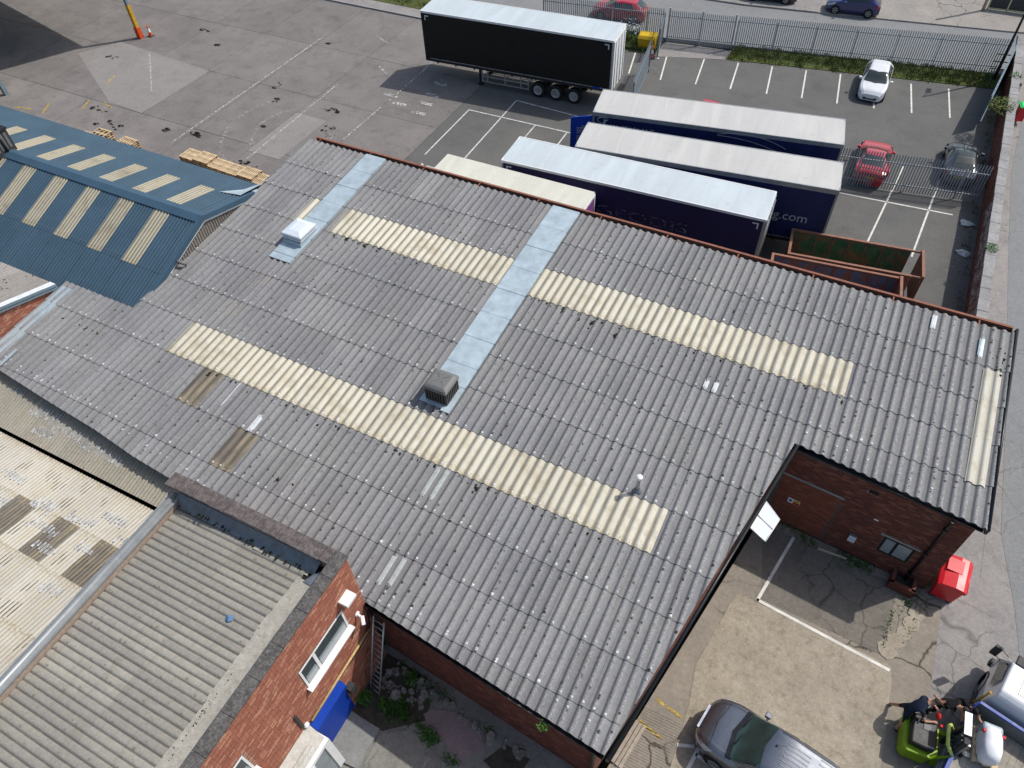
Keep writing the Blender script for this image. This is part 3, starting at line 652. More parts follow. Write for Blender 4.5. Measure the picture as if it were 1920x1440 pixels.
flashing_run(-21.42, -20.28, 25.08, 17.40, 1.22); flashing_run(-11.36, -10.06, 25.08, 14.6, 1.36); flashing_run(-10.42, -10.06, 14.6, 13.40, 1.2); flashing_run(-11.36, -10.42, 13.80, 13.50, .4)
# painted white repairs and mastic patches
def patch(pts, m='whited', dz=.074, name='repair_patch'):
    b = MB(); n = len(pts)
    b.add([(x, y, rz_(y)+dz) for x, y in pts]+[(x, y, rz_(y)+dz-.03) for x, y in pts], [tuple(range(n))]+[(i, (i+1) % n, n+(i+1) % n, n+i) for i in range(n)])
    return b.build(name, m, roof)
MT['lt'] = plain('pale_repair', (.40, .42, .405), .8, amt=.18)
def crown_patch(k, c, ya, yb, m='whited', wd=.085):
    x = X0-SW*(k+1)+(c+.61)*.338; b = MB(); N = 9
    for j in range(N):
        t0, t1 = -wd+2*wd*j/N, -wd+2*wd*(j+1)/N
        def h(t): return .104-1.6*t*t
        wa = rnd.uniform(-.08, .08); wb_ = rnd.uniform(-.10, .04)
        b.add([(x+t0, ya+wa, rz_(ya)+h(t0)), (x+t1, ya+wa, rz_(ya)+h(t1)), (x+t1, yb+wb_, rz_(yb)+h(t1)), (x+t0, yb+wb_, rz_(yb)+h(t0))], [(0, 1, 2, 3)], 0, True)
    return b.build('repair_patch', m, roof)
for k, c, a, bb in [(16, 1, 10.12, 11.32), (16, 2, 10.14, 11.34), (16, 2, 6.9, 7.95), (15, 0, 6.98, 8.0)]: crown_patch(k, c, a, bb, 'lt')
crown_patch(2, 0, 24.15, 24.85); crown_patch(1, 2, 23.4, 24.3, 'galv')
crown_patch(23, 1, 9.75, 10.45, wd=.12); crown_patch(9, 2, 18.1, 18.55); crown_patch(9, 1, 18.12, 18.5); crown_patch(25, 2, 10.2, 11.35, wd=.03)
for x in (-28.62, -28.28): patch([(x-.15, 8.3), (x+.15, 8.3), (x+.15, 12.3), (x-.15, 12.3)], 'galv', .08)
patch([(-27.9, 8.05), (-27.68, 8.0), (-27.68, 8.9), (-27.9, 8.9)], 'galv', .08)
wp = MB(); pr = profile('traf', 1.014)
for (xa, za), (xb, zb) in zip(pr, pr[1:]):
    ga, gb = 6.426+xa, 6.426+xb
    if ga < 6.50 or gb > 7.16: continue
    for y0, y1 in ((17.95, 20.4), (20.4, 22.95)): wp.add([(ga, y0, rz_(y0)+za+.042), (gb, y0, rz_(y0)+zb+.042), (gb, y1, rz_(y1)+zb+.040), (ga, y1, rz_(y1)+za+.040)], [(0, 1, 2, 3)], 0, True)
tag(wp.build('painted_strip', 'rlw', roof), 'whitened roof strip')
rk_ = MB()
for x, ya, yb in ((-10.22, 7.4, 11.3), (-10.98, 9.9, 11.2), (-20.95, 13.3, 17.2), (-20.6, 13.4, 17.3), (-21.25, 14.2, 17.2)):
    n = 24
    for i in range(n):
        y0, y1 = ya+(yb-ya)*i/n, ya+(yb-ya)*(i+1)/n; w0 = .028+.012*math.sin(i*1.7)
        rk_.add([(x-w0, y0, rz_(y0)+.016), (x+w0, y0, rz_(y0)+.016), (x+w0, y1, rz_(y1)+.016), (x-w0, y1, rz_(y1)+.016)], [(0, 1, 2, 3)])
MT['streak'] = m_paint_line('rust_wash', (.36, .29, .21), .56, 4)
stuff(rk_.build('rust_streaks', 'streak', roof))
# moss and debris tufts caught along the rooflight laps and the high eave
mo = MB()
def tuft(b, x, y, z, s, r):
    n = 6; vs = [(x+s*math.cos(6.28*k/n)*r.uniform(.6, 1.2), y+s*1.3*math.sin(6.28*k/n)*r.uniform(.6, 1.2), z-.03) for k in range(n)]+[(x, y, z+s*.45)]
    b.add(vs, [(k, (k+1) % n, n) for k in range(n)])
rm = random.Random(11)
for i in range(150):
    x = rm.uniform(-21, -1.8); ps = 11.39
    if rm.random() < .6: tuft(mo, x, 11.34+rm.uniform(-.06, .03)-abs(rm.gauss(0, .08)), rz_(11.35)+rm.uniform(.01, .06), rm.uniform(.02, .065), rm)
for i in range(110):
    x = rm.uniform(-20, 2.2); tuft(mo, x, 19.70-abs(rm.gauss(0, .07)), rz_(19.7)+rm.uniform(.01, .05), rm.uniform(.02, .06), rm)
for x, y, s in [(-18.9, 19.55, .10), (-17.9, 19.6, .12), (-17.2, 19.6, .11), (-8.4, 19.6, .08), (-7.15, 19.5, .13), (-7.1, 19.35, .10), (-6.0, 19.4, .12), (-6.0, 19.2, .11), (-15.0, 11.1, .12), (-14.95, 10.95, .1), (-14.3, 11.0, .11), (-14.2, 8.6, .1), (-13.6, 8.6, .12), (-11.0, 11.2, .09), (-8.3, 11.25, .1), (-7.8, 11.2, .1), (-2.3, 22.1, .09), (2.3, 19.5, .1)]:
    for q in range(5): tuft(mo, x+rm.gauss(0, s*.5), y+rm.gauss(0, s), rz_(y)+.02+rm.uniform(0, .04), s*rm.uniform(.4, .8), rm)
for i in range(160):
    x = rm.uniform(-24.5, 7.1); tuft(mo, x, 25.12+rm.uniform(0, .12), rz_(25)-.04+rm.uniform(-.03, .05), rm.uniform(.015, .05), rm)
for i in range(60):
    tuft(mo, rm.gauss(7.0, .08), rm.uniform(22.7, 24.8), rz_(24)+.03, rm.uniform(.02, .05), rm)
for i in range(40):
    tuft(mo, rm.uniform(-27.5, -25), 10.95+rm.gauss(0, .05), rz_(11)+.03, rm.uniform(.02, .05), rm)
stuff(mo.build('moss_tufts', 'moss', roof))
# rusty gutter along the high edge, black gutters and barge boards elsewhere
b = MB(); b.box(-24.7, 7.25, 25.10, 25.36, 6.14, 6.16, 1); b.box(-24.7, 7.25, 25.36, 25.375, 6.10, 6.40); b.box(-24.7, 7.25, 25.35, 25.46, 6.40, 6.412); b.box(7.235, 7.25, 25.1, 25.36, 6.1, 6.38)
for k in range(11):
    x = -24.4+k*3.05; b.box(x, x+.05, 25.02, 25.37, 6.37, 6.385)
b.build('rusty_gutter', ['rust', 'dark'], fac)
def gutter(P, r=.075, name='gutter'):
    b = MB(); P = [Vector(p) for p in P]
    d = (P[-1]-P[0]).normalized(); n = Vector((d.y, -d.x, 0)).normalized()
    for p, q in zip(P, P[1:]):
        N = 8
        for k in range(N):
            a0, a1 = math.pi*k/N, math.pi*(k+1)/N
            def at(p, a): return p+n*(r*math.cos(a)+r*.9)+Vector((0, 0, -r*1.15*math.sin(a)))
            b.add([at(p, a0), at(q, a0), at(q, a1), at(p, a1)], [(0, 1, 2, 3)], 0, True)
    for p in (P[0], P[-1]):
        b.add([p+n*(r*math.cos(math.pi*k/8)+r*.9)+Vector((0, 0, -r*1.15*math.sin(math.pi*k/8))) for k in range(9)], [tuple(range(9))])
    o = b.build(name, 'black', fac); s = o.modifiers.new('thickness', 'SOLIDIFY'); s.thickness = .008; return o
gutter([(-9.0, 6.33, rz_(6.3)-.02), (-.78, 5.56, rz_(5.5)-.02)], .085); gutter([(1.34, 17.22, rz_(17.2)-.03), (7.27, 16.52, rz_(16.5)-.03)], .08)
for P in ([(-.70, 5.44, rz_(5.5)+.03), (1.38, 17.12, rz_(17.1)+.03)], [(7.33, 16.42, rz_(16.5)+.03), (7.33, 25.3, rz_(25.2)+.03)]):
    p, q = Vector(P[0]), Vector(P[1]); d = (q-p).normalized(); n = Vector((d.y, -d.x, 0)).normalized(); b = MB()
    b.add([p-n*.02, p+n*.07, q+n*.07, q-n*.02, p-n*.02+Vector((0, 0, -.2)), p+n*.07+Vector((0, 0, -.2)), q+n*.07+Vector((0, 0, -.2)), q-n*.02+Vector((0, 0, -.2))], [(0, 1, 2, 3), (4, 7, 6, 5), (0, 4, 5, 1), (1, 5, 6, 2), (2, 6, 7, 3), (3, 7, 4, 0)])
    b.tube([p+n*.045+Vector((0, 0, .03)), q+n*.045+Vector((0, 0, .03))], .05, 8); b.build('barge_board', 'black', fac)
b = MB(); p = N0+Dn*5.06+Nn*.09; b.tube([(p.x+Nn.x*.05, p.y+Nn.y*.05, 5.62), (p.x, p.y, 5.3), (p.x, p.y, 1.55)], .055, 10)
for z in (5.0, 3.4, 2.0): b.box(-.07, .07, -.07, .07, z, z+.05, M=Matrix.Translation((p.x, p.y, 0)))
b.build('downpipe', 'black', fac)
b = MB(); b.tube([(-1.1, 5.62, 4.7), (-1.1, 5.66, 4.4), (-1.1, 5.66, 1.0)], .05, 8); b.build('downpipe', 'black', fac)
# notch wall details
def on_notch(u, z, o=0): v = N0+Dn*u+Nn*o; return Vector((v.x, v.y, z))
def nbox(b, u0, u1, z0, z1, o0, o1, mi=0):
    A = [on_notch(u, z, o) for o in (o0, o1) for z in (z0, z1) for u in (u0, u1)]
    b.add(A, [(0, 2, 3, 1), (4, 5, 7, 6), (0, 1, 5, 4), (2, 6, 7, 3), (0, 4, 6, 2), (1, 3, 7, 5)], mi)
b = MB(); nbox(b, -.05, 2.08, 4.21, 4.30, -.03, .022); b.build('lintel', 'stone', fac); b = MB(); nbox(b, 3.62, 4.92, 3.29, 3.385, -.03, .022); b.build('lintel', 'stone', fac)
b = MB(); nbox(b, 3.78, 4.78, 2.35, 3.27, -.06, .003, 0); win = b.build('window', 'dark', fac)
b = MB()
for u0, u1, z0, z1 in [(3.78, 4.78, 2.35, 2.42), (3.78, 4.78, 3.21, 3.27), (3.78, 3.85, 2.42, 3.21), (4.71, 4.78, 2.42, 3.21), (4.17, 4.26, 2.42, 3.21)]: nbox(b, u0, u1, z0, z1, 0, .02)
b.build('window_frame', 'dark', win)
for u0, u1 in ((3.85, 4.17), (4.26, 4.71)):
    b = MB(); nbox(b, u0, u1, 2.42, 3.21, 0, .008); b.build('pane', 'panel', win)
b = MB(); nbox(b, 2.56, 2.89, 5.16, 5.32, 0, .016); nbox(b, 2.56, 2.58, 5.1, 5.32, .01, .03, 1); b.build('wall_vent', ['dark', 'stone'], fac)
b = MB(); nbox(b, 3.18, 3.33, 3.90, 3.965, 0, .02); b.build('white_brick', 'white', fac)
sgn = wthing('safety_sign', 'small white, yellow and red safety sign on the shaded brick wall', 'sign', tuple(on_notch(.67, 2.92, .02)))
b = MB(); nbox(b, .45, .88, 2.78, 3.06, .018, .026); b.build('sign_board', 'white', sgn)
b = MB(); nbox(b, .64, .87, 2.93, 3.05, .027, .029); b.build('yellow_panel', 'yelsign', sgn)
b = MB(); nbox(b, .64, .87, 2.79, 2.92, .027, .029); b.build('red_panel', 'redsign', sgn)
b = MB()
for z in (2.99, 3.02, 2.96): nbox(b, .69, .84, z, z+.012, .030, .031)
for z in (2.88, 2.85, 2.82): nbox(b, .68, .85, z, z+.012, .030, .031)
b.build('sign_text', 'dgrey', sgn)
b = MB(); nbox(b, .49, .6, 2.86, 2.99, .027, .029); b.build('sign_symbol', 'bluesign', sgn)
mb = wthing('meter_box', 'pale grey meter box low on the shaded brick wall', 'meter box', tuple(on_notch(2.92, 2.3, .1)))
b = MB(); nbox(b, 2.79, 3.05, 2.29, 2.66, .015, .14); bevel(b.build('meter_box_case', 'mgrey', mb), .01); b = MB(); nbox(b, 2.80, 3.04, 2.30, 2.65, .141, .15); b.build('meter_box_door', 'ventw', mb)
# small glazed door canopy on the west wall of the yard
dc = wthing('door_canopy', 'small pale metal canopy over the yard door beneath the black roof edge', 'canopy', (1.2, 15.2, 3.75))
b = MB(); b.add([(.90, 14.55, 3.98), (1.50, 14.43, 3.72), (1.72, 15.48, 3.72), (1.06, 15.85, 3.98)], [(0, 1, 2, 3)]); b.add([(.90, 14.55, 3.95), (1.50, 14.43, 3.69), (1.72, 15.48, 3.69), (1.06, 15.85, 3.95)], [(3, 2, 1, 0)]); b.build('canopy_sheet', 'ventw', dc)
b = MB(); b.tube([(1.50, 14.43, 3.71), (1.72, 15.48, 3.71)], .025, 6); b.tube([(.97, 15.15, 4.0), (1.61, 14.98, 3.74)], .025, 6); b.tube([(.90, 14.55, 3.97), (1.50, 14.43, 3.71)], .02, 6); b.tube([(1.06, 15.85, 3.97), (1.72, 15.48, 3.71)], .02, 6); b.build('canopy_frame', 'white', dc)
# planter at the corner
pl = wthing('brick_planter', 'small square brick planter at the foot of the wall corner', 'planter', (6.3, 16.3, 1.4))
b = MB(); c0 = on_notch(4.62, 0, .02)
def pb(u0, u1, o0, o1, z0, z1): nbox(b, u0, u1, z0, z1, o0, o1)
pb(4.6, 4.72, .02, .62, 1.38, 1.82); pb(5.3, 5.42, .02, .62, 1.38, 1.82); pb(4.6, 5.42, .52, .64, 1.38, 1.82); b.build('planter_wall', 'brickw', pl)
b = MB(); pb(4.71, 5.31, .03, .53, 1.38, 1.52); b.build('planter_soil', 'soil', pl)

# ---------------------------------------------------------------- ventilators and flue on the roof
v1 = thing('roof_ventilator', 'low white square roof ventilator on a short galvanised flashing', 'ventilator', (-20.86, 18.95, rz_(18.95)+.09))
b = MB(); b.box(-.48, .48, -.62, .62, -.02, .16); b.build('base', 'galv', v1)
b = MB(); b.box(-.50, .50, -.56, .56, .20, .27); b.box(-.43, .43, -.5, .5, .16, .34, 1); b.build('louvre', ['ventw', 'ventd'], v1)
b = MB(); b.box(-.53, .53, -.58, .58, .33, .46); b.box(-.53, .53, -.58, .58, .46, .54, 0, taper=(.5, .5)); bevel(b.build('cap', 'ventw', v1), .03, 3)
v2 = thing('roof_cowl', 'tall grey square roof cowl with louvred sides and a domed lid', 'ventilator', (-10.72, 14.05, rz_(14.05)+.08))
b = MB(); b.box(-.40, .40, -.40, .40, -.05, .62); b.build('core', 'dark', v2)
sl = MB()
for k in range(8):
    t = -.40+k*.114
    for sx, sy in ((1, 0), (-1, 0), (0, 1), (0, -1)):
        if sx: sl.box(sx*.43-.03, sx*.43+.03, t-.03, t+.03, .02, .62)
        else: sl.box(t-.03, t+.03, sy*.43-.03, sy*.43+.03, .02, .62)
sl.build('louvre', 'ventd', v2)
b = MB(); b.box(-.50, .50, -.50, .50, .60, .72); b.box(-.50, .50, -.50, .50, .72, .82, 0, taper=(.72, .72)); bevel(b.build('lid', 'vent', v2), .05, 3)
b = MB()
for a in range(4):
    M = Matrix.Rotation(R(90*a+45), 4, 'Z'); b.tube([M @ Vector((.10, 0, .828)), M @ Vector((.40, 0, .808)), M @ Vector((.62, 0, .745))], [.006, .012, .014], 6)
b.build('lid_rib', 'ventd', v2)
fl = thing('flue_pipe', 'thin white flue pipe with a round cap rising from the roof', 'flue', (-2.84, 13.25, rz_(13.25)+.05))
b = MB(); b.lathe([(.16, 0), (.15, .03), (.10, .12), (.075, .16)], 14); b.build('collar', 'galvd', fl)
b = MB(); b.lathe([(.06, .0), (.06, .78)], 12); b.build('pipe', 'alu', fl); b = MB(); b.lathe([(0, .76), (.105, .76), (.11, .84), (.10, .87), (0, .88)], 14); b.build('cap', 'white', fl)

# ---------------------------------------------------------------- blue gabled building
bl = wthing('blue_warehouse', 'blue metal clad gabled warehouse with rows of beige rooflights and a brown corrugated gable', 'warehouse', (-35, 17, 0))
RYr, RZr, SS, SN = 17.36, 6.9, .37, .247
XE = -24.80
wbl = MB(); wbl.prism([(-60, 12.5), (-24.98, 12.5), (-24.98, 21.1), (-60, 21.1)], -.2, [4.9, 4.9, 5.75, 5.75]); wl_ = wbl.build('wall', 'mortard', bl)
b = MB(); b.add([(-60, 12.5, 4.9), (-60, 21.1, 5.75), (-60, RYr, RZr-.06)], [(0, 1, 2)]); b.build('end_wall', 'mortard', bl)
def slope_M(x, y, side, dz=0):
    s = SS if side < 0 else -SN
    n = math.hypot(1, s); z = RZr-(SS*(RYr-y) if side < 0 else SN*(y-RYr))+dz
    return Matrix(((1, 0, 0, x), (0, 1/n, -s/n, y), (0, s/n, 1/n, z), (0, 0, 0, 1)))
for side, name in ((-1, 'roof'), (1, 'roof')):
    b = MB()
    if side < 0: b.add([(-60, 12.28, RZr-SS*(RYr-12.28)-.05), (XE-.05, 12.28, RZr-SS*(RYr-12.28)-.05), (XE-.05, RYr, RZr-.05), (-60, RYr, RZr-.05)], [(0, 1, 2, 3)])
    else: b.add([(-60, RYr, RZr-.05), (XE-.05, RYr, RZr-.05), (XE-.05, 21.35, RZr-SN*(21.35-RYr)-.05), (-60, 21.35, RZr-SN*(21.35-RYr)-.05)], [(0, 1, 2, 3)])
    rf = b.build(name, 'dark', bl)
    CW = 1.074; nS = math.hypot(1, SS); nN = math.hypot(1, SN)
    strips = [(-25.375-.02, .60), (-26.45, CW)]
    while len(strips) < 32:
        x = strips[-1][0]; wd = .895 if len(strips) % 2 == 0 else 1.253; strips.append((x-wd, wd))
    for i, (x, wdt) in enumerate(strips):
        isrl = i >= 2 and i % 2 == 0
        rows = [(12.28, 14.55, 0), (14.45, 17.30, 1)] if side < 0 else [(17.42, 19.80, 1), (19.70, 21.35, 0)]
        for ya, yb, up in rows:
            L = (yb-ya)*(nS if side < 0 else nN)
            rl = isrl and up
            if side > 0:
                # the north sheets are laid from the eave upwards
                me = sheet_mesh('box', wdt, 0, L, 'rlb' if rl else 'blue', .012)
                n = nN; z = RZr-SN*(yb-RYr)
                M = Matrix(((-1, 0, 0, x+wdt), (0, -1/n, SN/n, yb), (0, SN/n, 1/n, z), (0, 0, 0, 1)))
                if not up: M = Matrix(((-1, 0, 0, x+wdt), (0, -1/n, SN/n, yb), (0, SN/n, 1/n, z), (0, 0, 0, 1)))
            else:
                me = sheet_mesh('box', wdt, 0, L, 'rlb' if rl else 'blue', .012); M = slope_M(x, ya, -1)
            link('rooflight_sheet' if rl else 'cladding_sheet', me, rf, M=M)
    if side < 0:
        fb = MB()
        for i in range(2, 33):
            x = -26.45-CW*(i-2)
            for k in range(6):
                xx = x-.09-k*.179; fb.lathe([(.022, 0), (.02, .012), (0, .014)], 6, 0, Matrix.Translation((xx, 14.62, RZr-SS*(RYr-14.62)+.045)), False)
        stuff(fb.build('fixing_washers', 'mgrey', rf))
b = MB()
for sg in (-1, 1):
    s = SS if sg < 0 else SN
    b.add([(-60, RYr, RZr+.085), (XE+.03, RYr, RZr+.085), (XE+.03, RYr+sg*.33, RZr+.075-s*.33), (-60, RYr+sg*.33, RZr+.075-s*.33), (XE+.03, RYr+sg*.33, RZr+.045-s*.33), (-60, RYr+sg*.33, RZr+.045-s*.33)], [(0, 1, 2, 3) if sg < 0 else (3, 2, 1, 0), (3, 2, 4, 5)])
b.build('ridge_cap', 'bluetrim', bl)
def vb(ya, za, yb, zb, name, m):
    b = MB(); d = Vector((0, yb-ya, zb-za)).normalized(); 
    b.add([(XE-.12, ya, za+.075), (XE+.05, ya, za+.075), (XE+.05, yb, zb+.075), (XE-.12, yb, zb+.075), (XE+.05, ya, za-.17), (XE+.05, yb, zb-.17), (XE-.0, ya, za-.17), (XE-.0, yb, zb-.17)], [(0, 1, 2, 3), (1, 4, 5, 2), (4, 6, 7, 5)])
    b.build(name, m, bl)
    c = MB(); c.add([(XE+.01, ya, za-.17), (XE+.01, yb, zb-.17), (XE+.01, yb, zb-.26), (XE+.01, ya, za-.26), (XE-.06, ya, za-.17), (XE-.06, yb, zb-.17), (XE-.06, yb, zb-.26), (XE-.06, ya, za-.26)], [(0, 1, 2, 3), (4, 5, 6, 7), (0, 1, 5, 4), (3, 2, 6, 7)]); c.build('barge_board', 'trw' if m == 'bluetrim' else m, bl)
vb(12.25, RZr-SS*(RYr-12.25), RYr, RZr, 'verge_trim', 'bluetrim'); vb(RYr, RZr, 20.55, RZr-SN*(20.55-RYr), 'verge_trim', 'bluetrim'); vb(20.55, RZr-SN*(20.55-RYr)+.01, 21.5, RZr-SN*(21.5-RYr)+.01, 'flashing_sheet', 'galv')
b = MB(); b.add([(-26.1, 19.7, RZr-SN*(19.7-RYr)+.055), (-25.0, 19.9, RZr-SN*(19.9-RYr)+.09), (-24.72, 21.6, 6.22), (-25.05, 21.55, 6.03), (-25.4, 20.5, RZr-SN*(20.5-RYr)+.06)], [(0, 1, 2, 3, 4)]); b.build('flashing_sheet', 'galv', bl)
b = MB(); b.tube([(-60, 12.20, 4.94), (XE, 12.20, 4.94)], .06, 8); b.build('gutter', 'bluetrim', bl)
# brown corrugated gable sheets standing on the factory roof
gy0 = 12.35
gp = MB(); gp.add([(XE-.12, 12.3, 4.7), (XE-.12, 21.4, 5.5), (XE-.12, 21.4, 5.62), (XE-.12, RYr, RZr-.22), (XE-.12, 12.3, 4.80)], [(0, 1, 2, 3, 4)]); gw = gp.build('gable_wall', 'dark', bl)
for i in range(9):
    ya = gy0+i*1.0
    def clipg(x, a, bq, ya=ya):
        y = ya+x; zt = RZr-.20-(SS*(RYr-y) if y < RYr else SN*(y-RYr)); zb = rz_(y)-.05
        if y > 21.3: return 0, 0
        return zb, max(zb, zt)
    me = sheet_mesh('six', 1.0, 0, 9, 'gable', 0, clipg)
    if me: link('gable_sheet', me, gw, M=Matrix(((0, 0, 1, XE-.10), (1, 0, 0, ya), (0, 1, 0, 0), (0, 0, 0, 1))))
for y in (19.55, 19.75, 19.92):
    zt = RZr-.26-SN*(y-RYr); b = MB(); b.box(XE-.06, XE-.04, y-.055, y+.055, rz_(y)+.05, zt); b.build('gable_patch', 'galv', gw)
b = MB(); b.tube([(XE-.02, 15.3, 6.0), (XE+.12, 15.3, 5.98), (XE+.3, 15.35, 5.9)], .05, 8); b.tube([(XE+.1, 15.25, 6.05), (XE+.38, 15.45, 5.82)], .075, 8); b.build('floodlight', 'mgrey', bl)
rv = thing('ridge_vent_stack', 'dark weathered square vent stack on the far end of the blue ridge', 'vent', (-37.95, 17.35, 6.9))
b = MB(); b.box(-.55, .55, -.5, .5, -.1, 1.0); b.build('stack_casing', 'dgrey', rv); b = MB(); b.box(-.6, .6, -.55, .55, 1.0, 1.1); b.tube([(.62, 0, .7), (.62, 0, -.1)], .06, 8); b.build('stack_cap', 'chassis', rv)
b = MB()
for k in range(4): b.box(.552, .57, -.42+k*.22, -.30+k*.22, .15, .9)
b.build('stack_panel', 'mgrey', rv)

# ---------------------------------------------------------------- old buildings on the left: small gable, lean-to, cream roof
sm = wthing('small_gabled_store', 'small brick store with an old grey corrugated roof and white verge beside the blue warehouse', 'building', (-32, 9, 0))
def smz(y): return 5.72+.285*(11.95-y)
b = MB(); b.prism([(-46, 6.0), (-28.95, 6.0), (-28.95, 11.85), (-46, 11.85)], -.2, [smz(6)-.16, smz(6)-.16, smz(11.85)-.16, smz(11.85)-.16]); sw = b.build('wall', 'mortar', sm)
brickwork(sw, (-28.95, 6.2, 0), (0, 1, 0), (1, 0, 0), 5.6, 4.6, 7.3, 'brick', lambda u, z: z > smz(6.2+u)-.18, 0, 8)
b = MB(); b.add([(-46, 6, smz(6)-.06), (-28.8, 6, smz(6)-.06), (-28.8, 12.05, smz(12.05)-.06), (-46, 12.05, smz(12.05)-.06)], [(0, 1, 2, 3)]); sr = b.build('roof', 'dark', sm)
n3 = math.hypot(1, .285)
for r, (ya, yb) in enumerate([(12.1, 10.45), (10.55, 8.9), (9.0, 7.3), (7.4, 6.0)]):
    for k in range(16):
        x = -28.98-1.022*(k+1)
        if x < -40: continue
        link('roof_sheet', sheet_mesh('six', 1.022, 0, (ya-yb+.1)*n3, 'asb3', .014), sr, M=Matrix(((-1, 0, 0, x+1.022), (0, -1/n3, .285/n3, ya), (0, .285/n3, 1/n3, smz(ya)), (0, 0, 0, 1))))
b = MB(); b.add([(-29.15, 12.1, smz(12.1)+.075), (-28.82, 12.1, smz(12.1)+.075), (-28.82, 6, smz(6)+.075), (-29.05, 6, smz(6)+.075)], [(0, 1, 2, 3)]); b.build('verge_trim', 'whited', sm)
b = MB(); b.add([(-28.82, 12.1, smz(12.1)+.075), (-28.82, 6, smz(6)+.075), (-28.82, 6, smz(6)-.18), (-28.82, 12.1, smz(12.1)-.18), (-28.94, 12.1, smz(12.1)-.18), (-28.94, 6, smz(6)-.18)], [(0, 1, 2, 3), (3, 2, 5, 4)]); b.build('barge_board', 'steelb', sm)
lt = wthing('lean_to', 'narrow lean-to roof of stained cream corrugated sheets below the factory eave', 'lean-to', (-23, 7, 0))
def ltz(y): return 4.36+.22*(y-6.25)
b = MB(); b.prism([(-36, 6.35), (-15.6, 6.35), (-15.6, 6.9), (-17.4, 7.2), (-27.5, 8.1), (-36, 8.6)], -.2, [ltz(6.3)-.06]*2+[ltz(7)-.06, ltz(7.2)-.06, ltz(8.1)-.06, ltz(8.6)-.06]); b.build('wall', 'dark', lt)
b = MB(); b.add([(-36, 6.2, ltz(6.2)-.02), (-15.6, 6.2, ltz(6.2)-.02), (-15.6, 8.6, ltz(8.6)-.02), (-36, 8.6, ltz(8.6)-.02)], [(0, 1, 2, 3)]); lr = b.build('roof', 'dark', lt)
n4 = math.hypot(1, .22)
for k in range(20):
    x = -15.7-1.022*(k+1)
    for ya, yb in (((6.12, 8.75),) if x < -19 else ((6.12, 8.0),)):
        link('roof_sheet', sheet_mesh('six', 1.022, 0, (yb-ya)*n4, 'lean', .01), lr, M=Matrix(((1, 0, 0, x), (0, 1/n4, -.22/n4, ya), (0, .22/n4, 1/n4, ltz(ya)), (0, 0, 0, 1))))
m_wp = m_paint_line('flaking_white_paint', (.60, .63, .68), .50, 5); MT['flake'] = m_wp; MT['streakw'] = m_paint_line('white_paint_wash', (.50, .51, .52), .56, 7); MT['streakd'] = m_paint_line('dark_dirt_wash', (.13, .11, .08), .60, 6)
def paintstreaks(parent, spots, zfn, name='white_paint_streaks', seed=3, pitch=.146, side=1, m='streakw', wd=(.028, .055)):
    b = MB(); r = random.Random(seed)
    for xa, xb, ya, yb in spots:
        x = math.ceil(xa/pitch)*pitch
        while x < xb:
            for q in range(2):
                y0 = r.uniform(ya, (ya+yb)/2); y1 = r.uniform((ya+yb)/2, yb); w = r.uniform(*wd)
                b.add([(x-w, y0, zfn(y0)), (x+w, y0, zfn(y0)), (x+w*.7, y1, zfn(y1)), (x-w*.7, y1, zfn(y1))], [(0, 1, 2, 3)])
            x += pitch
    stuff(b.build(name, m, parent))
paintstreaks(lr, [(-25.3, -23.8, 7.0, 7.5), (-24.2, -21.8, 6.8, 7.3), (-22.4, -20.2, 6.7, 7.1), (-24.6, -23.6, 6.4, 6.9), (-26.8, -26.0, 7.4, 7.7)], lambda y: ltz(y)+.056)
cr = wthing('cream_roofed_shed', 'wide shed with a cream painted corrugated roof and brown rooflights', 'shed', (-23, 0, 0))
def crz(y): return 4.15+.16*(6.0-y)
b = MB(); b.prism([(-45, -14), (-15.4, -14), (-15.4, 5.75), (-45, 5.75)], -.2, [crz(-14)-.1]*2+[crz(5.75)-.1]*2); b.build('wall', 'mortard', cr)
b = MB(); b.add([(-45, -14, crz(-14)-.04), (-15.4, -14, crz(-14)-.04), (-15.4, 5.95, crz(5.95)-.04), (-45, 5.95, crz(5.95)-.04)], [(0, 1, 2, 3)]); cf = b.build('roof', 'dark', cr)
n5 = math.hypot(1, .16)
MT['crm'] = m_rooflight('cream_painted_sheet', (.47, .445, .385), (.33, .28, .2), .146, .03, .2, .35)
for k in range(17):
    x = -15.5-1.022*(k+1)
    for r, (ya, yb) in enumerate([(6.02, 4.32), (4.32, 2.72), (2.72, .9), (.9, -1.2), (-1.2, -3.4)]):
        if r > 2 and x < -22: continue
        dk = r == 1 and k in (2, 4, 6, 8)
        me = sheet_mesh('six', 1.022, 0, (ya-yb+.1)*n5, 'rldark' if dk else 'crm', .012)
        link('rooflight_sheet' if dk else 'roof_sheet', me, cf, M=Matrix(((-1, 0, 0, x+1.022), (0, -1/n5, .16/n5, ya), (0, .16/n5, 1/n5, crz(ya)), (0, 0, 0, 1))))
paintstreaks(cf, [(-24.2, -22.9, 4.6, 5.1), (-24, -22.6, 3.6, 4.1), (-22.0, -20.9, 4.1, 4.7), (-21.2, -20.0, 3.5, 4.0), (-20.4, -19.2, 4.3, 4.8), (-19.3, -18.2, 4.9, 5.4), (-20.4, -19.4, 3.0, 3.4), (-22.5, -21.5, 2.0, 2.5), (-19.0, -18.3, 3.6, 4.0), (-18.8, -17.9, 2.0, 2.5), (-18.2, -17.4, 4.4, 4.9), (-25.6, -24.6, 4.2, 4.8)], lambda y: crz(y)+.056, seed=9)

